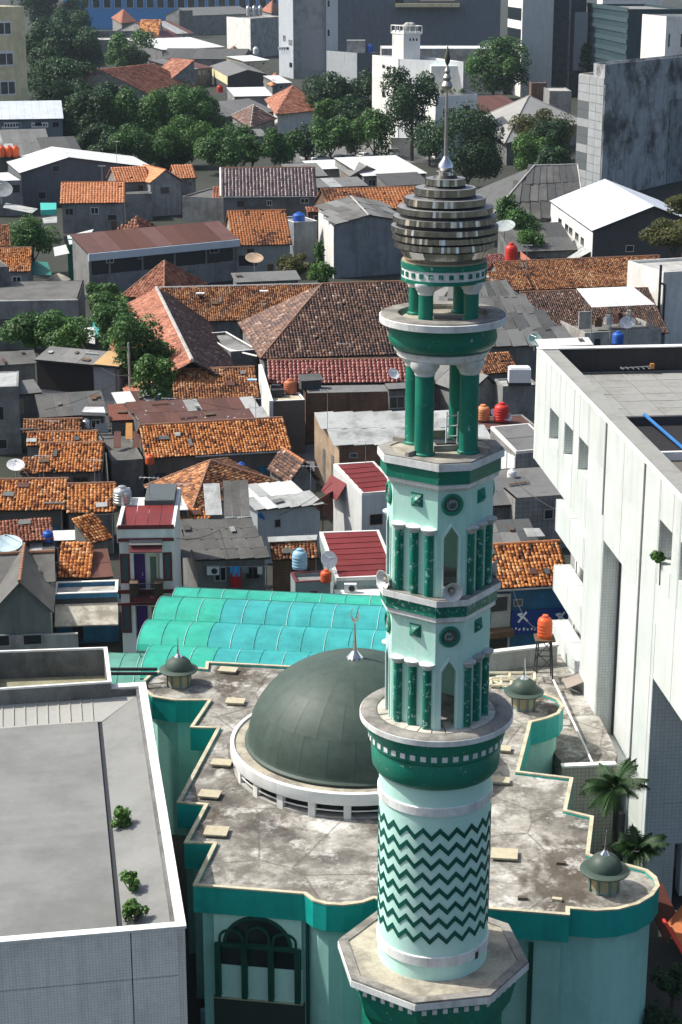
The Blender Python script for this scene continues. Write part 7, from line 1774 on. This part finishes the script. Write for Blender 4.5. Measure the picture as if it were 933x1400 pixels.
h = pyramid('grey_warehouse', 'big pale grey roofed warehouse behind the round dark tree', (690, 196), (800, 166), (645, 165), 131, 5.5, ('slab', surf('warehouse_roof', (.30, .30, .285), .8, .1, .3, 3, dirt=(.2, .2, .19), dirt_amt=.5, dirt_scale=.15)), M_CONCD, cap=C_PALE)
h = house('rust_warehouse', 'low rust red sheet roof behind the pale grey warehouse', (646, 156), (724, 150), 132, 6.0, ('sheet', 1, 8, [M_RUST]), M_CONCD, 18)
h = tower('brick_kiosk', 'small brown brick block at the foot of the white high rise', 727, 748, 113, 560, M_BRICK, depth=6, par=.3)
h = tower('flat_garage', 'flat pale roof with plants left of the stained block', 752, 782, 124, 470, M_CONC, M_CONCL, depth=14, par=.3)
# roofs among the trees, upper left
def H(*a, **k): return house(*a, **k)
H('white_roof_shed', 'long bright white sheet roof in the upper left centre', (222, 68), (308, 64), 52, 8, ('sheet', 1, 9, [M_SHEETW]), M_CONC, 9, mono=True)
H('dark_roof_house', 'dark grey roofed house below the long white sheet roof', (219, 80), (332, 81), 66, 6, ('sheet', 1, 8, [M_SHEETD]), M_CONCD, 16)
h = house_front('grey_gable_shed', 'grey gabled shed with dark front and yellowish side, upper centre', (311, 104), (366, 101), 95, 6, 24, ('slab', M_SHEETG), surf('shed_front_dark', (.055, .055, .055), .85), ridge_px=(286, 90))
MB().pbox(h['pl2'], 0, h['L']-.5, 3, 5.9, -.02, .15).build('side_board', M_YELLOW, h['root'])
H('rust_roof_shed', 'rusty flat roof with open white framed front left of the grey gabled shed', (252, 96), (292, 92), 80, 6.4, ('sheet', 1, 4, [M_RUST, M_SHEETG]), M_CONCD, 12, mono=True)
H('red_tile_house', 'red brown speckled tile roof above the big tree clump', (206, 130), (276, 120), 88, 5, FT(T_RB, .8), M_CONC, 30, skew=-.5)
H('red_tile_house', 'steep orange red tile slope at the left of the speckled roof', (194, 113), (224, 116), 80, 6.5, FT(T_RB, .8), M_CONC, 32, mono=True)
pyramid('orange_roof_hut', 'small orange hipped roof right of the dark grey roofed house', (318, 77), (332, 73), (308, 72), 62, 6, FT(T_RB, .8), M_CONC)
H('white_roof_shed', 'small white flat roof with tan wall below the pale streaked block', (334, 84), (369, 82), 76, 7, ('sheet', 1, 4, [M_SHEETW]), M_LIP, 9, mono=True)
H('white_roof_shed', 'white roof strip below the grey gabled shed', (320, 132), (374, 131), 119, 5, ('sheet', 1, 5, [M_SHEETW]), M_CONC, 9, mono=True)
pyramid('hip_tile_house', 'brown red hipped tile roof left of the dark round tree, upper centre', (377, 157), (442, 150), (362, 136), 117, 5.5, FT(T_RB, .8), M_WHITE, cap=C_TILE)
pyramid('hip_tile_house', 'dark brown pyramid tile roof with pale ridges above the tree row', (342, 175), (379, 162), (315, 158), 143, 5.0, FT(T_BR, .8), M_CONC, cap=C_PALE)
H('grey_sheet_house', 'wide grey sheet roof behind the dark brown pyramid roof', (306, 160), (378, 152), 138, 4.6, ('sheet', 1, 6, [M_SHEETG]), M_CONC, 18)
H('grey_sheet_house', 'grey flat roof below the dark brown pyramid roof', (320, 188), (370, 186), 177, 4.4, ('sheet', 1, 5, [M_SHEETG]), M_CONC, 10, mono=True)
pyramid('orange_roof_hut', 'orange red hipped roof in front of the blue grey tower', (372, 118), (392, 112), (360, 112), 100, 5, FT(T_NEW, .8), M_CONC)
H('white_roof_shed', 'white slanted sheet beside the orange hipped roof under the tower', (378, 114), (400, 113), 103, 5.5, ('sheet', 1, 2, [M_SHEETW]), M_CONC, 14, mono=True)
tank(301, 126, 4.5, 'small red tank beside the yellowish shed in the upper centre', PL_RED, 1.0, 2.2)
H('orange_tile_house', 'orange tile roof at the far top under the blue building', (189, 50), (217, 50), 27, 9, FT(T_OR, 1.0), M_CONCL, 28)
H('rust_roof_shed', 'brown and pale patched sheet roofs right of the far orange roof', (217, 47), (266, 45), 29, 9, ('sheet', 1, 6, [M_RUST, M_SHEETP, M_RUST]), M_CONCL, 18)
H('maroon_roof_house', 'small maroon roof with white gable above the long white sheet roof', (224, 53), (246, 51), 42, 8, ('slab', M_MAROON), M_WHITE, 26)
h = pyramid('red_roof_kiosk', 'small red roofed house below the windows of the blue building', (166, 32), (188, 29), (152, 24), 12, 12, FT(T_RB, 1.0), M_CONC)
tower('long_grey_wall', 'long grey concrete wall with posts beneath the red roofed house', 84, 196, 42, 900, M_CONC, depth=2, par=.1, cat='wall')
tower('long_low_building', 'long low grey building behind the upper left trees', 88, 222, 54, 830, M_CONCD, M_CONCL, depth=24, par=.2)
panel4('tarpaulin', 'bright blue tarpaulin on the roof of the long low grey building', 'tarpaulin', [P(x, y, zD(54, 830)+.5) for x, y in ((98, 55), (117, 55), (117, 51), (98, 51))], surf('tarp_blue', (.03, .2, .6)), .4)
H('white_roof_shed', 'bright white flat roof between trees, upper left', (154, 114), (203, 113), 99, 6, ('sheet', 1, 5, [M_SHEETW]), M_CONC, 9, mono=True)
H('grey_sheet_house', 'small grey roof left of the bright white roof between the trees', (136, 122), (158, 121), 110, 5.5, ('slab', M_SHEETG), M_CONC, 10, mono=True)
pyramid('red_roof_kiosk', 'pointed red tile roof at the top between steel tanks and tower', (371, 18), (388, 14), (357, 14), 0, 13, FT(T_RB, 1.0), M_CONC)

# ---------------------------------------------------------------- trees
def leaves(cen, rad, n, size, lobes=7, inner=.25, seed=0, flat_=.0, gap=.0):
    g = np.random.default_rng(seed); rad = np.array(rad)
    L = g.normal(size=(lobes, 3)); L /= np.linalg.norm(L, axis=1)[:, None]; L *= (.40+.42*g.random(lobes))[:, None]
    L[:, 2] = L[:, 2]*.8+.08; LR = .27+.20*g.random(lobes)
    which = g.integers(0, lobes, n); d = g.normal(size=(n, 3)); d /= np.linalg.norm(d, axis=1)[:, None]
    d[:, 2] = np.where(d[:, 2] < -.7, -d[:, 2]*.6, d[:, 2])
    rr = np.where(g.random(n) < inner, g.random(n)**.5, .86+.2*g.random(n))
    clump = np.sin(d[:, 0]*7+which)*np.sin(d[:, 1]*7+which*2)*np.sin(d[:, 2]*7)
    rr = rr*(1+.16*clump)
    p = L[which]+d*(LR[which]*rr)[:, None]
    keep = np.linalg.norm(p, axis=1) < 1.16
    p, d, which = p[keep], d[keep], which[keep]; n = len(p)
    co = p*rad+np.array(cen)
    nr = d+g.normal(size=(n, 3))*.55+np.array([0, 0, .35]); nr /= np.linalg.norm(nr, axis=1)[:, None]
    t = np.cross(nr, g.normal(size=(n, 3))); t /= np.linalg.norm(t, axis=1)[:, None]; b = np.cross(nr, t)
    s = size*(.6+.8*g.random(n))[:, None]
    v = np.stack([co-t*s*.55, co+b*s*.34-nr*s*.06, co+t*s*.55, co-b*s*.34-nr*s*.06], 1).reshape(-1, 3)
    f = np.arange(4*n).reshape(-1, 4)
    tone = np.clip(.5+.5*(g.random(lobes)[which]-.5)+.7*(g.random(n)-.5)+.12*clump[keep], 0, 1)
    return v, f, tone
def tree(label, px, py, rx, ry, zc, mat, name='tree', lobes=15, dens=1.0, trunk=True, group=None, size=None, D=None, cat='tree', limbs=4):
    c = P(px, py, zc) if D is None else PY(px, py, D); k = ppm(c); R = rx*1.2/k; RZ = ry*1.32/k; c.z = max(RZ*.75, c.z-RZ*.14)
    D_ = c.y; sz = size or max(.30, 2.6/k*1.15)
    if D_ < 100: sz = size or .2
    n = int(min(16000, dens*9.5*(R*R*2+R*RZ*4)/(sz*sz)*.9))
    o = thing(name, (c.x, c.y, 0), label, cat, group)
    v, f, tone = leaves(c, (R, R*.9, RZ), n, sz, lobes, seed=int(px*7+py))
    me = np_mesh('crown', v-np.array(ORG[o.name]), f, tone, mat)
    cr = bpy.data.objects.new('crown', me); link(cr, o); ORG[cr.name] = ORG[o.name]
    if trunk:
        base = V((c.x, c.y, 0)); top = V((c.x, c.y, max(.5, c.z-RZ*.55))); r = max(.12, min(.55, R*.07)); m = MB()
        m.tube(base, base.lerp(top, .6), r, 8, r*.75); m.tube(base.lerp(top, .6), top, r*.75, 8, r*.5)
        for i in range(limbs):
            a = 2*PI*i/limbs+px; m.tube(base.lerp(top, .65+.08*i), V((c.x+R*.55*math.cos(a), c.y+R*.5*math.sin(a), c.z+RZ*(.1+.12*(i % 3)))), r*.45, 6, r*.15)
        m.build('trunk', M_BARK, o)
    return o
TG = 'trees among the houses'
for a in [
 ('big dark tree at the top left beside the yellow block', 68, 20, 40, 36, 13, L_DK), ('dark spreading tree beside the yellow block, second from the top', 66, 74, 36, 38, 10, L_DK), ('dark tree below the long low grey building, upper left', 108, 76, 34, 32, 9, L_DK),
 ('dark tree at the foot of the yellow block', 74, 130, 40, 44, 8, L_DK), ('bushy mid green tree above the bright white roof, upper left', 180, 72, 30, 26, 8, L_MD), ('tall rounded dark tree at the left end of the big tree clump', 124, 166, 30, 40, 7, L_DK),
 ('small bright green treetop left of the white roof between trees', 129, 111, 12, 10, 8, L_LT), ('leafy mid green tree, left one in the big clump', 176, 158, 34, 36, 8, L_MD), ('large mid green tree in the middle of the big clump', 222, 158, 42, 42, 8, L_MD),
 ('large lighter green tree at the right of the big clump', 270, 158, 42, 40, 8, L_MD), ('low green tree at the front left of the big clump', 190, 196, 38, 26, 6, L_MD), ('low light green tree at the front right of the big clump', 250, 192, 38, 28, 6, L_LT),
 ('dark tree at the back left of the big clump', 150, 140, 30, 30, 8, L_DK), ('dark tree at the back middle of the big clump', 246, 136, 34, 28, 9, L_DK), ('dark shaded tree under the front of the big clump', 225, 205, 34, 20, 4, L_DK), ('dark shaded tree behind the white gable hall', 130, 196, 34, 24, 6, L_DK), ('dark tree mass between yellow block and rounded tree', 100, 150, 32, 34, 6, L_DK),
 ('mid green tree behind the glazed roof, beside the grey flat roof', 322, 196, 26, 26, 6, L_MD), ('dark tree between the street trees above the parked cars', 480, 178, 22, 26, 6, L_DK), ('dark tree right of the blue grey tower foot', 480, 148, 20, 20, 8, L_DK), ('dark green tree against the white building wall', 588, 190, 22, 22, 6, L_DK), ('dark tree below the olive tree by the stained block', 756, 222, 22, 22, 4, L_DK),
 ('dark tree squeezed between yellow block and leafy crowns', 52, 104, 30, 36, 8, L_DK), ('dark tree behind the second big one at top left', 94, 48, 28, 30, 10, L_DK), ('dark tree left of the white roof between trees', 112, 118, 28, 30, 7, L_DK), ('dark crown low by the bluish roof hall', 96, 180, 22, 24, 5, L_DK),
 ('tall leafy tree overhanging the red brown school roof', 188, 470, 36, 46, 8, L_MD), ('light green tree in front of the dense one by the school roof', 212, 512, 28, 28, 7.5, L_LT), ('leafy tree above the light one by the school', 152, 442, 24, 34, 6, L_MD), ('bushy light tree tip at the left edge tree', 92, 466, 28, 24, 6.5, L_LT),
 ('dark leafy tree along the lane left of the school', 176, 470, 26, 40, 4, L_DK), ('green tree along the lane below the rust hall', 148, 440, 20, 26, 4, L_MD),
 ('green tree behind the purple brown glazed roof', 305, 200, 34, 24, 6, L_MD), ('dark green tree right of the grey flat roof, row of street trees', 345, 204, 24, 18, 5, L_MD), ('green street tree below the brown red hipped roof', 388, 192, 28, 28, 7, L_MD),
 ('dark round tree under the blue grey tower', 452, 130, 36, 31, 9, L_DK), ('light green narrow tree in front of the dark round one', 446, 152, 20, 24, 7, L_LT), ('light green street tree above the parked cars', 452, 185, 26, 27, 6, L_MD),
 ('dark tree in front of the low block with blue tanks', 503, 128, 22, 26, 8, L_DK), ('mid green street tree left of the white van', 512, 180, 25, 30, 6, L_MD), ('small street tree between hipped roof and parked cars', 418, 190, 16, 24, 6, L_DK),
 ('big round dark tree behind the spire', 640, 212, 54, 50, 7, L_DK), ('lush green tree left of the white high rise', 676, 90, 38, 38, 11, L_MD), ('olive tree with sparse top beside the stained block', 738, 172, 36, 30, 8, L_OL),
 ('bright green shrubby tree right of the round dark tree', 722, 206, 24, 26, 5, L_LT), ('dark green tree left of the stained block', 752, 195, 28, 32, 6, L_DK), ('dark climber covered tree at the teal facade', 812, 82, 18, 24, 12, L_DK),
 ('leafy dark tree above the small orange roof at left', 44, 324, 29, 29, 5.5, L_MD), ('broad leafy tree with light tips at the left edge', 66, 456, 48, 34, 6, L_MD), ('bright shrub tree at the left side of the school roof', 150, 418, 24, 24, 4.5, L_LT),
 ('dense green tree leaning on the red brown school roof', 196, 500, 42, 36, 5.5, L_MD), ('shrub between the two leafy trees at left', 160, 458, 22, 26, 4, L_MD), ('small dark shrub by the concrete wall of the rust hall', 140, 398, 20, 14, 4, L_MD),
 ('yellow olive bush in front of the blue grey block', 404, 361, 22, 17, 4, L_OL), ('bright shrub at the foot of the tall gable house', 439, 373, 17, 13, 3.5, L_LT), ('slim climber on the pale wall of the tall gable house', 437, 346, 7, 18, 6, L_LT),
 ('narrow cypress like tree right of the mirrored ball', 694, 290, 14, 26, 8, L_MD), ('rounded green tree beside the mesh dish', 712, 312, 22, 24, 6, L_MD), ('light shrub left of the white roof hall', 724, 332, 18, 18, 4.5, L_LT),
 ('yellow olive tree reaching in from the right edge', 924, 320, 38, 20, 9, L_OL), ('upper olive branch tree at the right edge', 938, 278, 24, 14, 12, L_OL), ('dark green shrub by the right courtyard', 922, 1338, 26, 26, 2.2, L_DK), ('low dark bush at the lower right corner', 905, 1395, 30, 24, 1.6, L_DK)]:
    tree(*a, group=None)
tree('tall dark tree with bare forked trunk before the white building', 564, 136, 38, 50, 14, L_DK, lobes=11, dens=.75)
# roof plants
def bush(px, py, rx, z, label, mat=L_LT, y=None):
    c = P(px, py, z) if y is None else y; k = ppm(c); R = rx*1.12/k; o = thing('bush', (c.x, c.y, c.z-R*.8), label, 'bush', None)
    v, f, tone = leaves(c, (R, R, R), 520, .17, 9, seed=int(px)); me = np_mesh('foliage', v-np.array(ORG[o.name]), f, tone, mat); cr = bpy.data.objects.new('foliage', me); link(cr, o)
    m = MB()
    for i in range(4): m.tube(c-UP*R*.8, c+V((R*.5*math.cos(i*1.6), R*.5*math.sin(i*1.6), R*.2)), .02, 5)
    m.build('stem', M_BARK, o)
bush(164, 1120, 17, ZL-.3, 'topmost bush growing in the gutter of the ribbed roof')
bush(177, 1207, 15, ZL-.3, 'middle, smallest bush growing in the gutter of the ribbed roof')
bush(184, 1249, 18, ZL-.3, 'front bush growing in the gutter by the white coping')
bush(905, 762, 9, 0, 'small dark plant sprouting from a window recess of the white office', L_MD, y=wp.pt(S(905, 762), Zw(905, 762), .12))
tag(MB().tube(wp.pt(S(904, 770), Zw(904, 770), .03), wp.pt(S(903, 800), Zw(903, 800), .03), .03, 5).build('root_stain', M_BARK, o=wp.pt(S(904, 770), Zw(904, 770), .03)), 'dangling root below the plant on the white office wall', 'root')
for x in (606, 618, 632): bush(x, 126, 5, 0, ('left', 'middle', 'right')[(606, 618, 632).index(x)]+' potted plant on the roof of the white annex', L_MD, y=PY(x, 125, 434))
# palms
def palm(px, py, base_z, hz, label, nf=15, L=3.0, seed=1, mat=L_DK):
    c = PY(px, py, hz); g = random.Random(seed); o = thing('palm_tree', (c.x, c.y, base_z), label, 'palm')
    m = MB(); n = 7; b = V((c.x+.3, c.y, base_z))
    for i in range(n):
        p, q = b.lerp(c, i/n), b.lerp(c, (i+1)/n); m.tube(p, q, .16-.06*i/n, 8, .15-.06*i/n)
    m.build('trunk', M_BARK, o)
    for k in range(nf):
        az = 2*PI*k/nf+g.uniform(-.2, .2); up = g.uniform(.35, 1.4); le = L*g.uniform(.75, 1.05)
        pts = []; N = 12
        for i in range(N+1):
            t = i/N; r = le*t*math.cos(up*(1-.25*t)); z = le*(math.sin(up)*t-.55*t*t*(1.25-.35*up))
            pts.append(c+V((r*math.cos(az), r*math.sin(az), z+.1)))
        m = MB(); vs, fs, tn = [], [], []
        m.path(pts, .022, 4)
        side = V((-math.sin(az), math.cos(az), 0))
        for i in range(2, N):
            for h_ in (0, .2, .4, .6, .8):
                p = pts[i].lerp(pts[i+1], h_); d = (pts[i+1]-pts[i]).normalized(); w_ = .85*math.sin(PI*min(1, (i+h_)/N*.9+.12))*L/3
                for sg in (-1, 1):
                    tip = p+side*sg*w_*.8+d*w_*.55-UP*(w_*.35+g.uniform(0, .15)); m.add([p-d*.028, p+d*.028, tip], [(0, 1, 2)])
        ob = m.build('frond', mat, o)
    return o
palm(842, 1082, 0, 76.5, 'tall feathery palm in the gap between mosque and white office', 27, 2.3, 3, L_MD)
palm(872, 1166, 0, 74.5, 'shorter palm in front of the white office foot, below the tall palm', 23, 1.9, 5, L_MD)
for k, (px, py, D_) in enumerate(((764, 188, 440), (752, 170, 455), (60, 60, 560))): palm(px, py, 0, D_, ('right palm beside the stained block', 'rear palm among trees left of the stained block', 'pale palm beside the yellow block')[k], 9, 5.5, k+9, L_MD)
# street pole
for px, py, zt3, lb in ((178, 536, 9, 'grey utility pole in front of the dense green tree'), (522, 214, 9, 'pale street pole left of the parked white van')):
    p = P(px, py, 0 if py < 300 else 4.0); o = thing('utility_pole', p, lb, 'pole'); MB().tube(p, V((p.x, p.y, zt3)), .13, 8, .09).build('pole', M_CONCL, o); MB().tube(V((p.x-.8, p.y, zt3-.5)), V((p.x+.8, p.y, zt3-.5)), .05, 6).build('crossarm', M_TIMBER, o)
# cars
def car(loc, rz, paint, label, s=1.0, van=False):
    o = thing('parked_car', loc, label, 'car', 'cars parked behind the white carpark roof' if loc[1] > 100 else 'cars below the mosque front'); hgt = 1.85 if van else 1.45
    prof = [(-2.1, .35), (-2.15, .75), (-1.95, .95), (-1.2, 1.0), (-.7, hgt-.08), (-.3, hgt), (1.0 if not van else 1.6, hgt-.02), (1.55 if not van else 2.0, 1.0), (2.05, .95), (2.15, .6), (2.1, .35)]
    def side(pr, w0_, w1_, z_s):
        m = MB(); n = len(pr); vs = []
        for sg in (-1, 1):
            for x, z in pr: vs.append((x, sg*(w0_ if z < z_s else w1_), z))
        return m.add(vs, [(i, (i+1) % n, n+(i+1) % n, n+i) for i in range(n)]+[tuple(range(n)), tuple(range(2*n-1, n-1, -1))])
    R = Matrix.Translation(V(loc)) @ Matrix.Rotation(rz, 4, 'Z') @ Matrix.Scale(s, 4)
    def put(m, nm, mat, smooth=False, par=None): m.v = [tuple(R@V(v)) for v in m.v]; return m.build(nm, mat, par or o, smooth)
    put(side(prof, .86, .70, 1.01), 'body', paint)
    xr = 1.05 if not van else 1.62
    put(MB().hexa([(-1.22, -.74, 1.03), (-.70, -.66, hgt-.1), (-.70, .66, hgt-.1), (-1.22, .74, 1.03), (-1.26, -.74, 1.05), (-.74, -.66, hgt-.08), (-.74, .66, hgt-.08), (-1.26, .74, 1.05)]), 'windscreen', M_GLASS)
    put(MB().hexa([(xr+.5, -.74, 1.03), (xr, -.66, hgt-.12), (xr, .66, hgt-.12), (xr+.5, .74, 1.03), (xr+.54, -.74, 1.05), (xr+.05, -.66, hgt-.1), (xr+.05, .66, hgt-.1), (xr+.54, .74, 1.05)]), 'rear_window', M_GLASS)
    for sg in (-1, 1):
        put(MB().hexa([(-1.0, sg*.80, 1.03), (xr+.25, sg*.80, 1.03), (xr-.1, sg*.715, hgt-.14), (-.6, sg*.715, hgt-.14), (-1.0, sg*.86, 1.03), (xr+.25, sg*.86, 1.03), (xr-.1, sg*.74, hgt-.14), (-.6, sg*.74, hgt-.14)]), 'side_window', M_GLASS)
        for x in (-1.3, 1.3):
            w_ = put(MB().lathe([(.12, -.1), (.32, -.1), (.34, 0), (.32, .1), (.12, .1)], 16, (x, sg*.80, .33), tilt=Matrix.Rotation(PI/2, 3, 'X')), 'wheel', surf('tyre', (.02, .02, .02), .9))
        put(MB().box((-2.1, sg*.6, .72), (.1, .35, .16)), 'headlight', PL_WH); put(MB().box((2.1, sg*.62, .78), (.1, .3, .18)), 'tail_light', PL_RED)
    return o
P_W, P_S, P_K = surf('car_white', (.72, .73, .74), .25, .03, bump=0, spec=.6), surf('car_silver', (.42, .44, .46), .25, .03, metallic=.4, bump=0), surf('car_dark', (.03, .032, .036), .25, .05, bump=0, spec=.6)
for px, py, rz, pt_, lb, van in ((537, 213, -1.1, P_W, 'white van parked alone before the white garden wall', True), (498, 217, -2.2, P_W, 'white car parked nearest left of the white van', False), (479, 219, -2.4, P_W, 'white car between two street trees, middle of the parked row', False), (465, 220, -2.4, P_S, 'silver car tucked under the light green street tree', False), (439, 221, .2, P_W, 'white car at the left part of the parked row', False), (422, 220, -2.3, P_S, 'silver car at the left end of the parked row', False), (480, 207, -1.5, P_K, 'dark van with pale front behind the parked row', True)):
    car(P(px, py, .02), rz, pt_, lb, 1.05, van)
car(P(425, 1396, .03), .1, P_K, 'dark car half hidden below the mosque front, right of the arched bay')
car(P(352, 1404, .03), .1, P_K, 'dark car below the arched window bay of the mosque')
# lower right corner
panel4('clay_roof', 'orange roof corner beside the right front drum at the right edge', 'roof', [P(913, 1262, 2.6), P(940, 1312, 2.2), P(965, 1290, 2.6), P(935, 1235, 3.0)], surf('clay_orange', (.45, .15, .06), .8, .12), .15)
a, b = P(908, 1258, 2.9), P(936, 1306, 2.5)
tag(MB().tube(a, b, .09, 8).build('pipe', PL_RED, o=a), 'red pipe along the edge of the orange roof at right', 'pipe')
panel4('clay_roof', 'dark red roof strip between the mosque drum and the office foot', 'roof', [P(888, 1235, 2.0), P(912, 1290, 1.6), P(930, 1260, 1.6), P(905, 1205, 2.0)], surf('roof_darkred', (.11, .035, .025), .8, .15), .12)
tag(MB().box(P(283, 1392, .5), (.5, .3, .9), .4).build('bag', surf('bag_white_blue', (.35, .45, .6), .7, .2), o=P(283, 1392, 0)), 'pale blue and white bag in the dark gap beside the mosque', 'bag')

# ---------------------------------------------------------------- wires and aerials
for k, (a, b, za, zb, lb) in enumerate((((178, 512), (62, 560), 8.4, 6.2, 'from the utility pole to the black fronted shed'), ((178, 512), (330, 560), 8.4, 5.6, 'from the utility pole over the rusty dotted shed'), ((178, 512), (112, 470), 8.4, 6.5, 'from the utility pole into the leafy tree'),
        ((165, 700), (30, 640), 9.6, 5.0, 'from the townhouse to the left tile cluster'), ((236, 735), (330, 700), 8.6, 5.6, 'from the townhouse to the pale shed'), ((380, 705), (455, 660), 5, 6.6, 'from the pale shed to the tall white house'), ((690, 640), (770, 700), 5.4, 4.6, 'over the blockwork house right of the tower'), ((740, 860), (700, 800), 8.5, 5.6, 'from the orange tank tower to the blue shop'))):
    p, q = P(a[0], a[1], za), P(b[0], b[1], zb); L = (q-p).length
    pts = [p.lerp(q, t/10)-UP*(L*.05*4*(t/10)*(1-t/10)) for t in range(11)]
    tag(MB().path(pts, .022, 4).build('overhead_wire', M_DARKMETAL, o=p), 'thin black wire sagging '+lb, 'wire')
for px, py, z, hh, lb in ((232, 577, 5.0, 2.2, 'ridge of the long orange tile roof, left end'), (350, 574, 5.0, 2.0, 'ridge of the long orange tile roof, right end'), (72, 606, 4.8, 2.0, 'bright left cluster roof'), (60, 656, 5, 2, 'left edge mottled roof'), (130, 662, 5, 2.0, 'clean orange roof left of the townhouse'), (205, 684, 9.9, 1.6, 'townhouse roof box'), (248, 690, 6.3, 1.6, 'small white roof behind the townhouse'),
        (425, 664, 5.2, 1.6, 'long off white shed roof'), (500, 634, 6.9, 1.8, 'tall white house'), (470, 500, 7.0, 2.2, 'red tile roof'), (448, 585, 5.8, 3.4, 'left end of the pale corrugated roof'), (720, 372, 6.4, 3.5, 'speckled roof right of the mirrored ball'), (790, 745, 7, 2.0, 'right end of the bright orange shop roof'), (140, 250, 7.2, 3, 'clean orange far left roof'), (395, 262, 7.4, 3, 'purple brown glazed roof'), (160, 222, 8, 4, 'white gable hall')):
    p = P(px, py, z); o = thing('tv_aerial', p, 'thin metal tv aerial standing on the '+lb, 'aerial'); s = 1 if p.y < 220 else 1.6
    MB().tube(p-UP*.3, p+UP*hh, .025*s, 5).build('mast', M_STEEL, o)
    MB().tube(p+UP*hh+V((-.7, .1, 0)), p+UP*hh+V((.7, -.1, 0)), .02*s, 4).build('boom', M_STEEL, o)
    for k in range(5): MB().tube(p+UP*hh+V((-.6+.3*k, -.35, 0)), p+UP*hh+V((-.6+.3*k, .35, 0)), .014*s, 4).build('element', M_STEEL, o)
# small tanks and aircons between the houses
for px, py, z, lb, col in ((66, 740, 4.4, 'small blue drum beside the white lean-to strip at left', PL_BLUE), (205, 634, 3.2, 'orange drum at the foot of the long orange roof wall', PL_OR), (700, 655, 4.6, 'white drum on the edge of the dotted shed roof', PL_WH), (330, 645, 3, 'blue drum in the alley right of the hipped roof', PL_BLUE), (118, 585, 4, 'grey drum beside the hanging pale sheet', M_TANKS), (446, 795, 4.4, 'small orange drum on the ledge beside the maroon roofed house', PL_OR)):
    tank(px, py, z, lb, col, .38, .8, group='small drums among the houses')

# ---------------------------------------------------------------- air: thin even haze in one closed box
t = bpy.data.materials.new('haze_air'); t.use_nodes = True
t.node_tree.nodes.remove(t.node_tree.nodes['Principled BSDF'])
pv = t.node_tree.nodes.new('ShaderNodeVolumePrincipled'); pv.inputs['Color'].default_value = (.72, .87, 1, 1); pv.inputs['Density'].default_value = .00005
t.node_tree.links.new(pv.outputs[0], t.node_tree.nodes['Material Output'].inputs['Volume'])
hb = MB().box((0, 1500, 22.5), (2640, 3640, 47)).build('haze', t, o=(0, 1500, 22.5)); hb['kind'] = 'stuff'
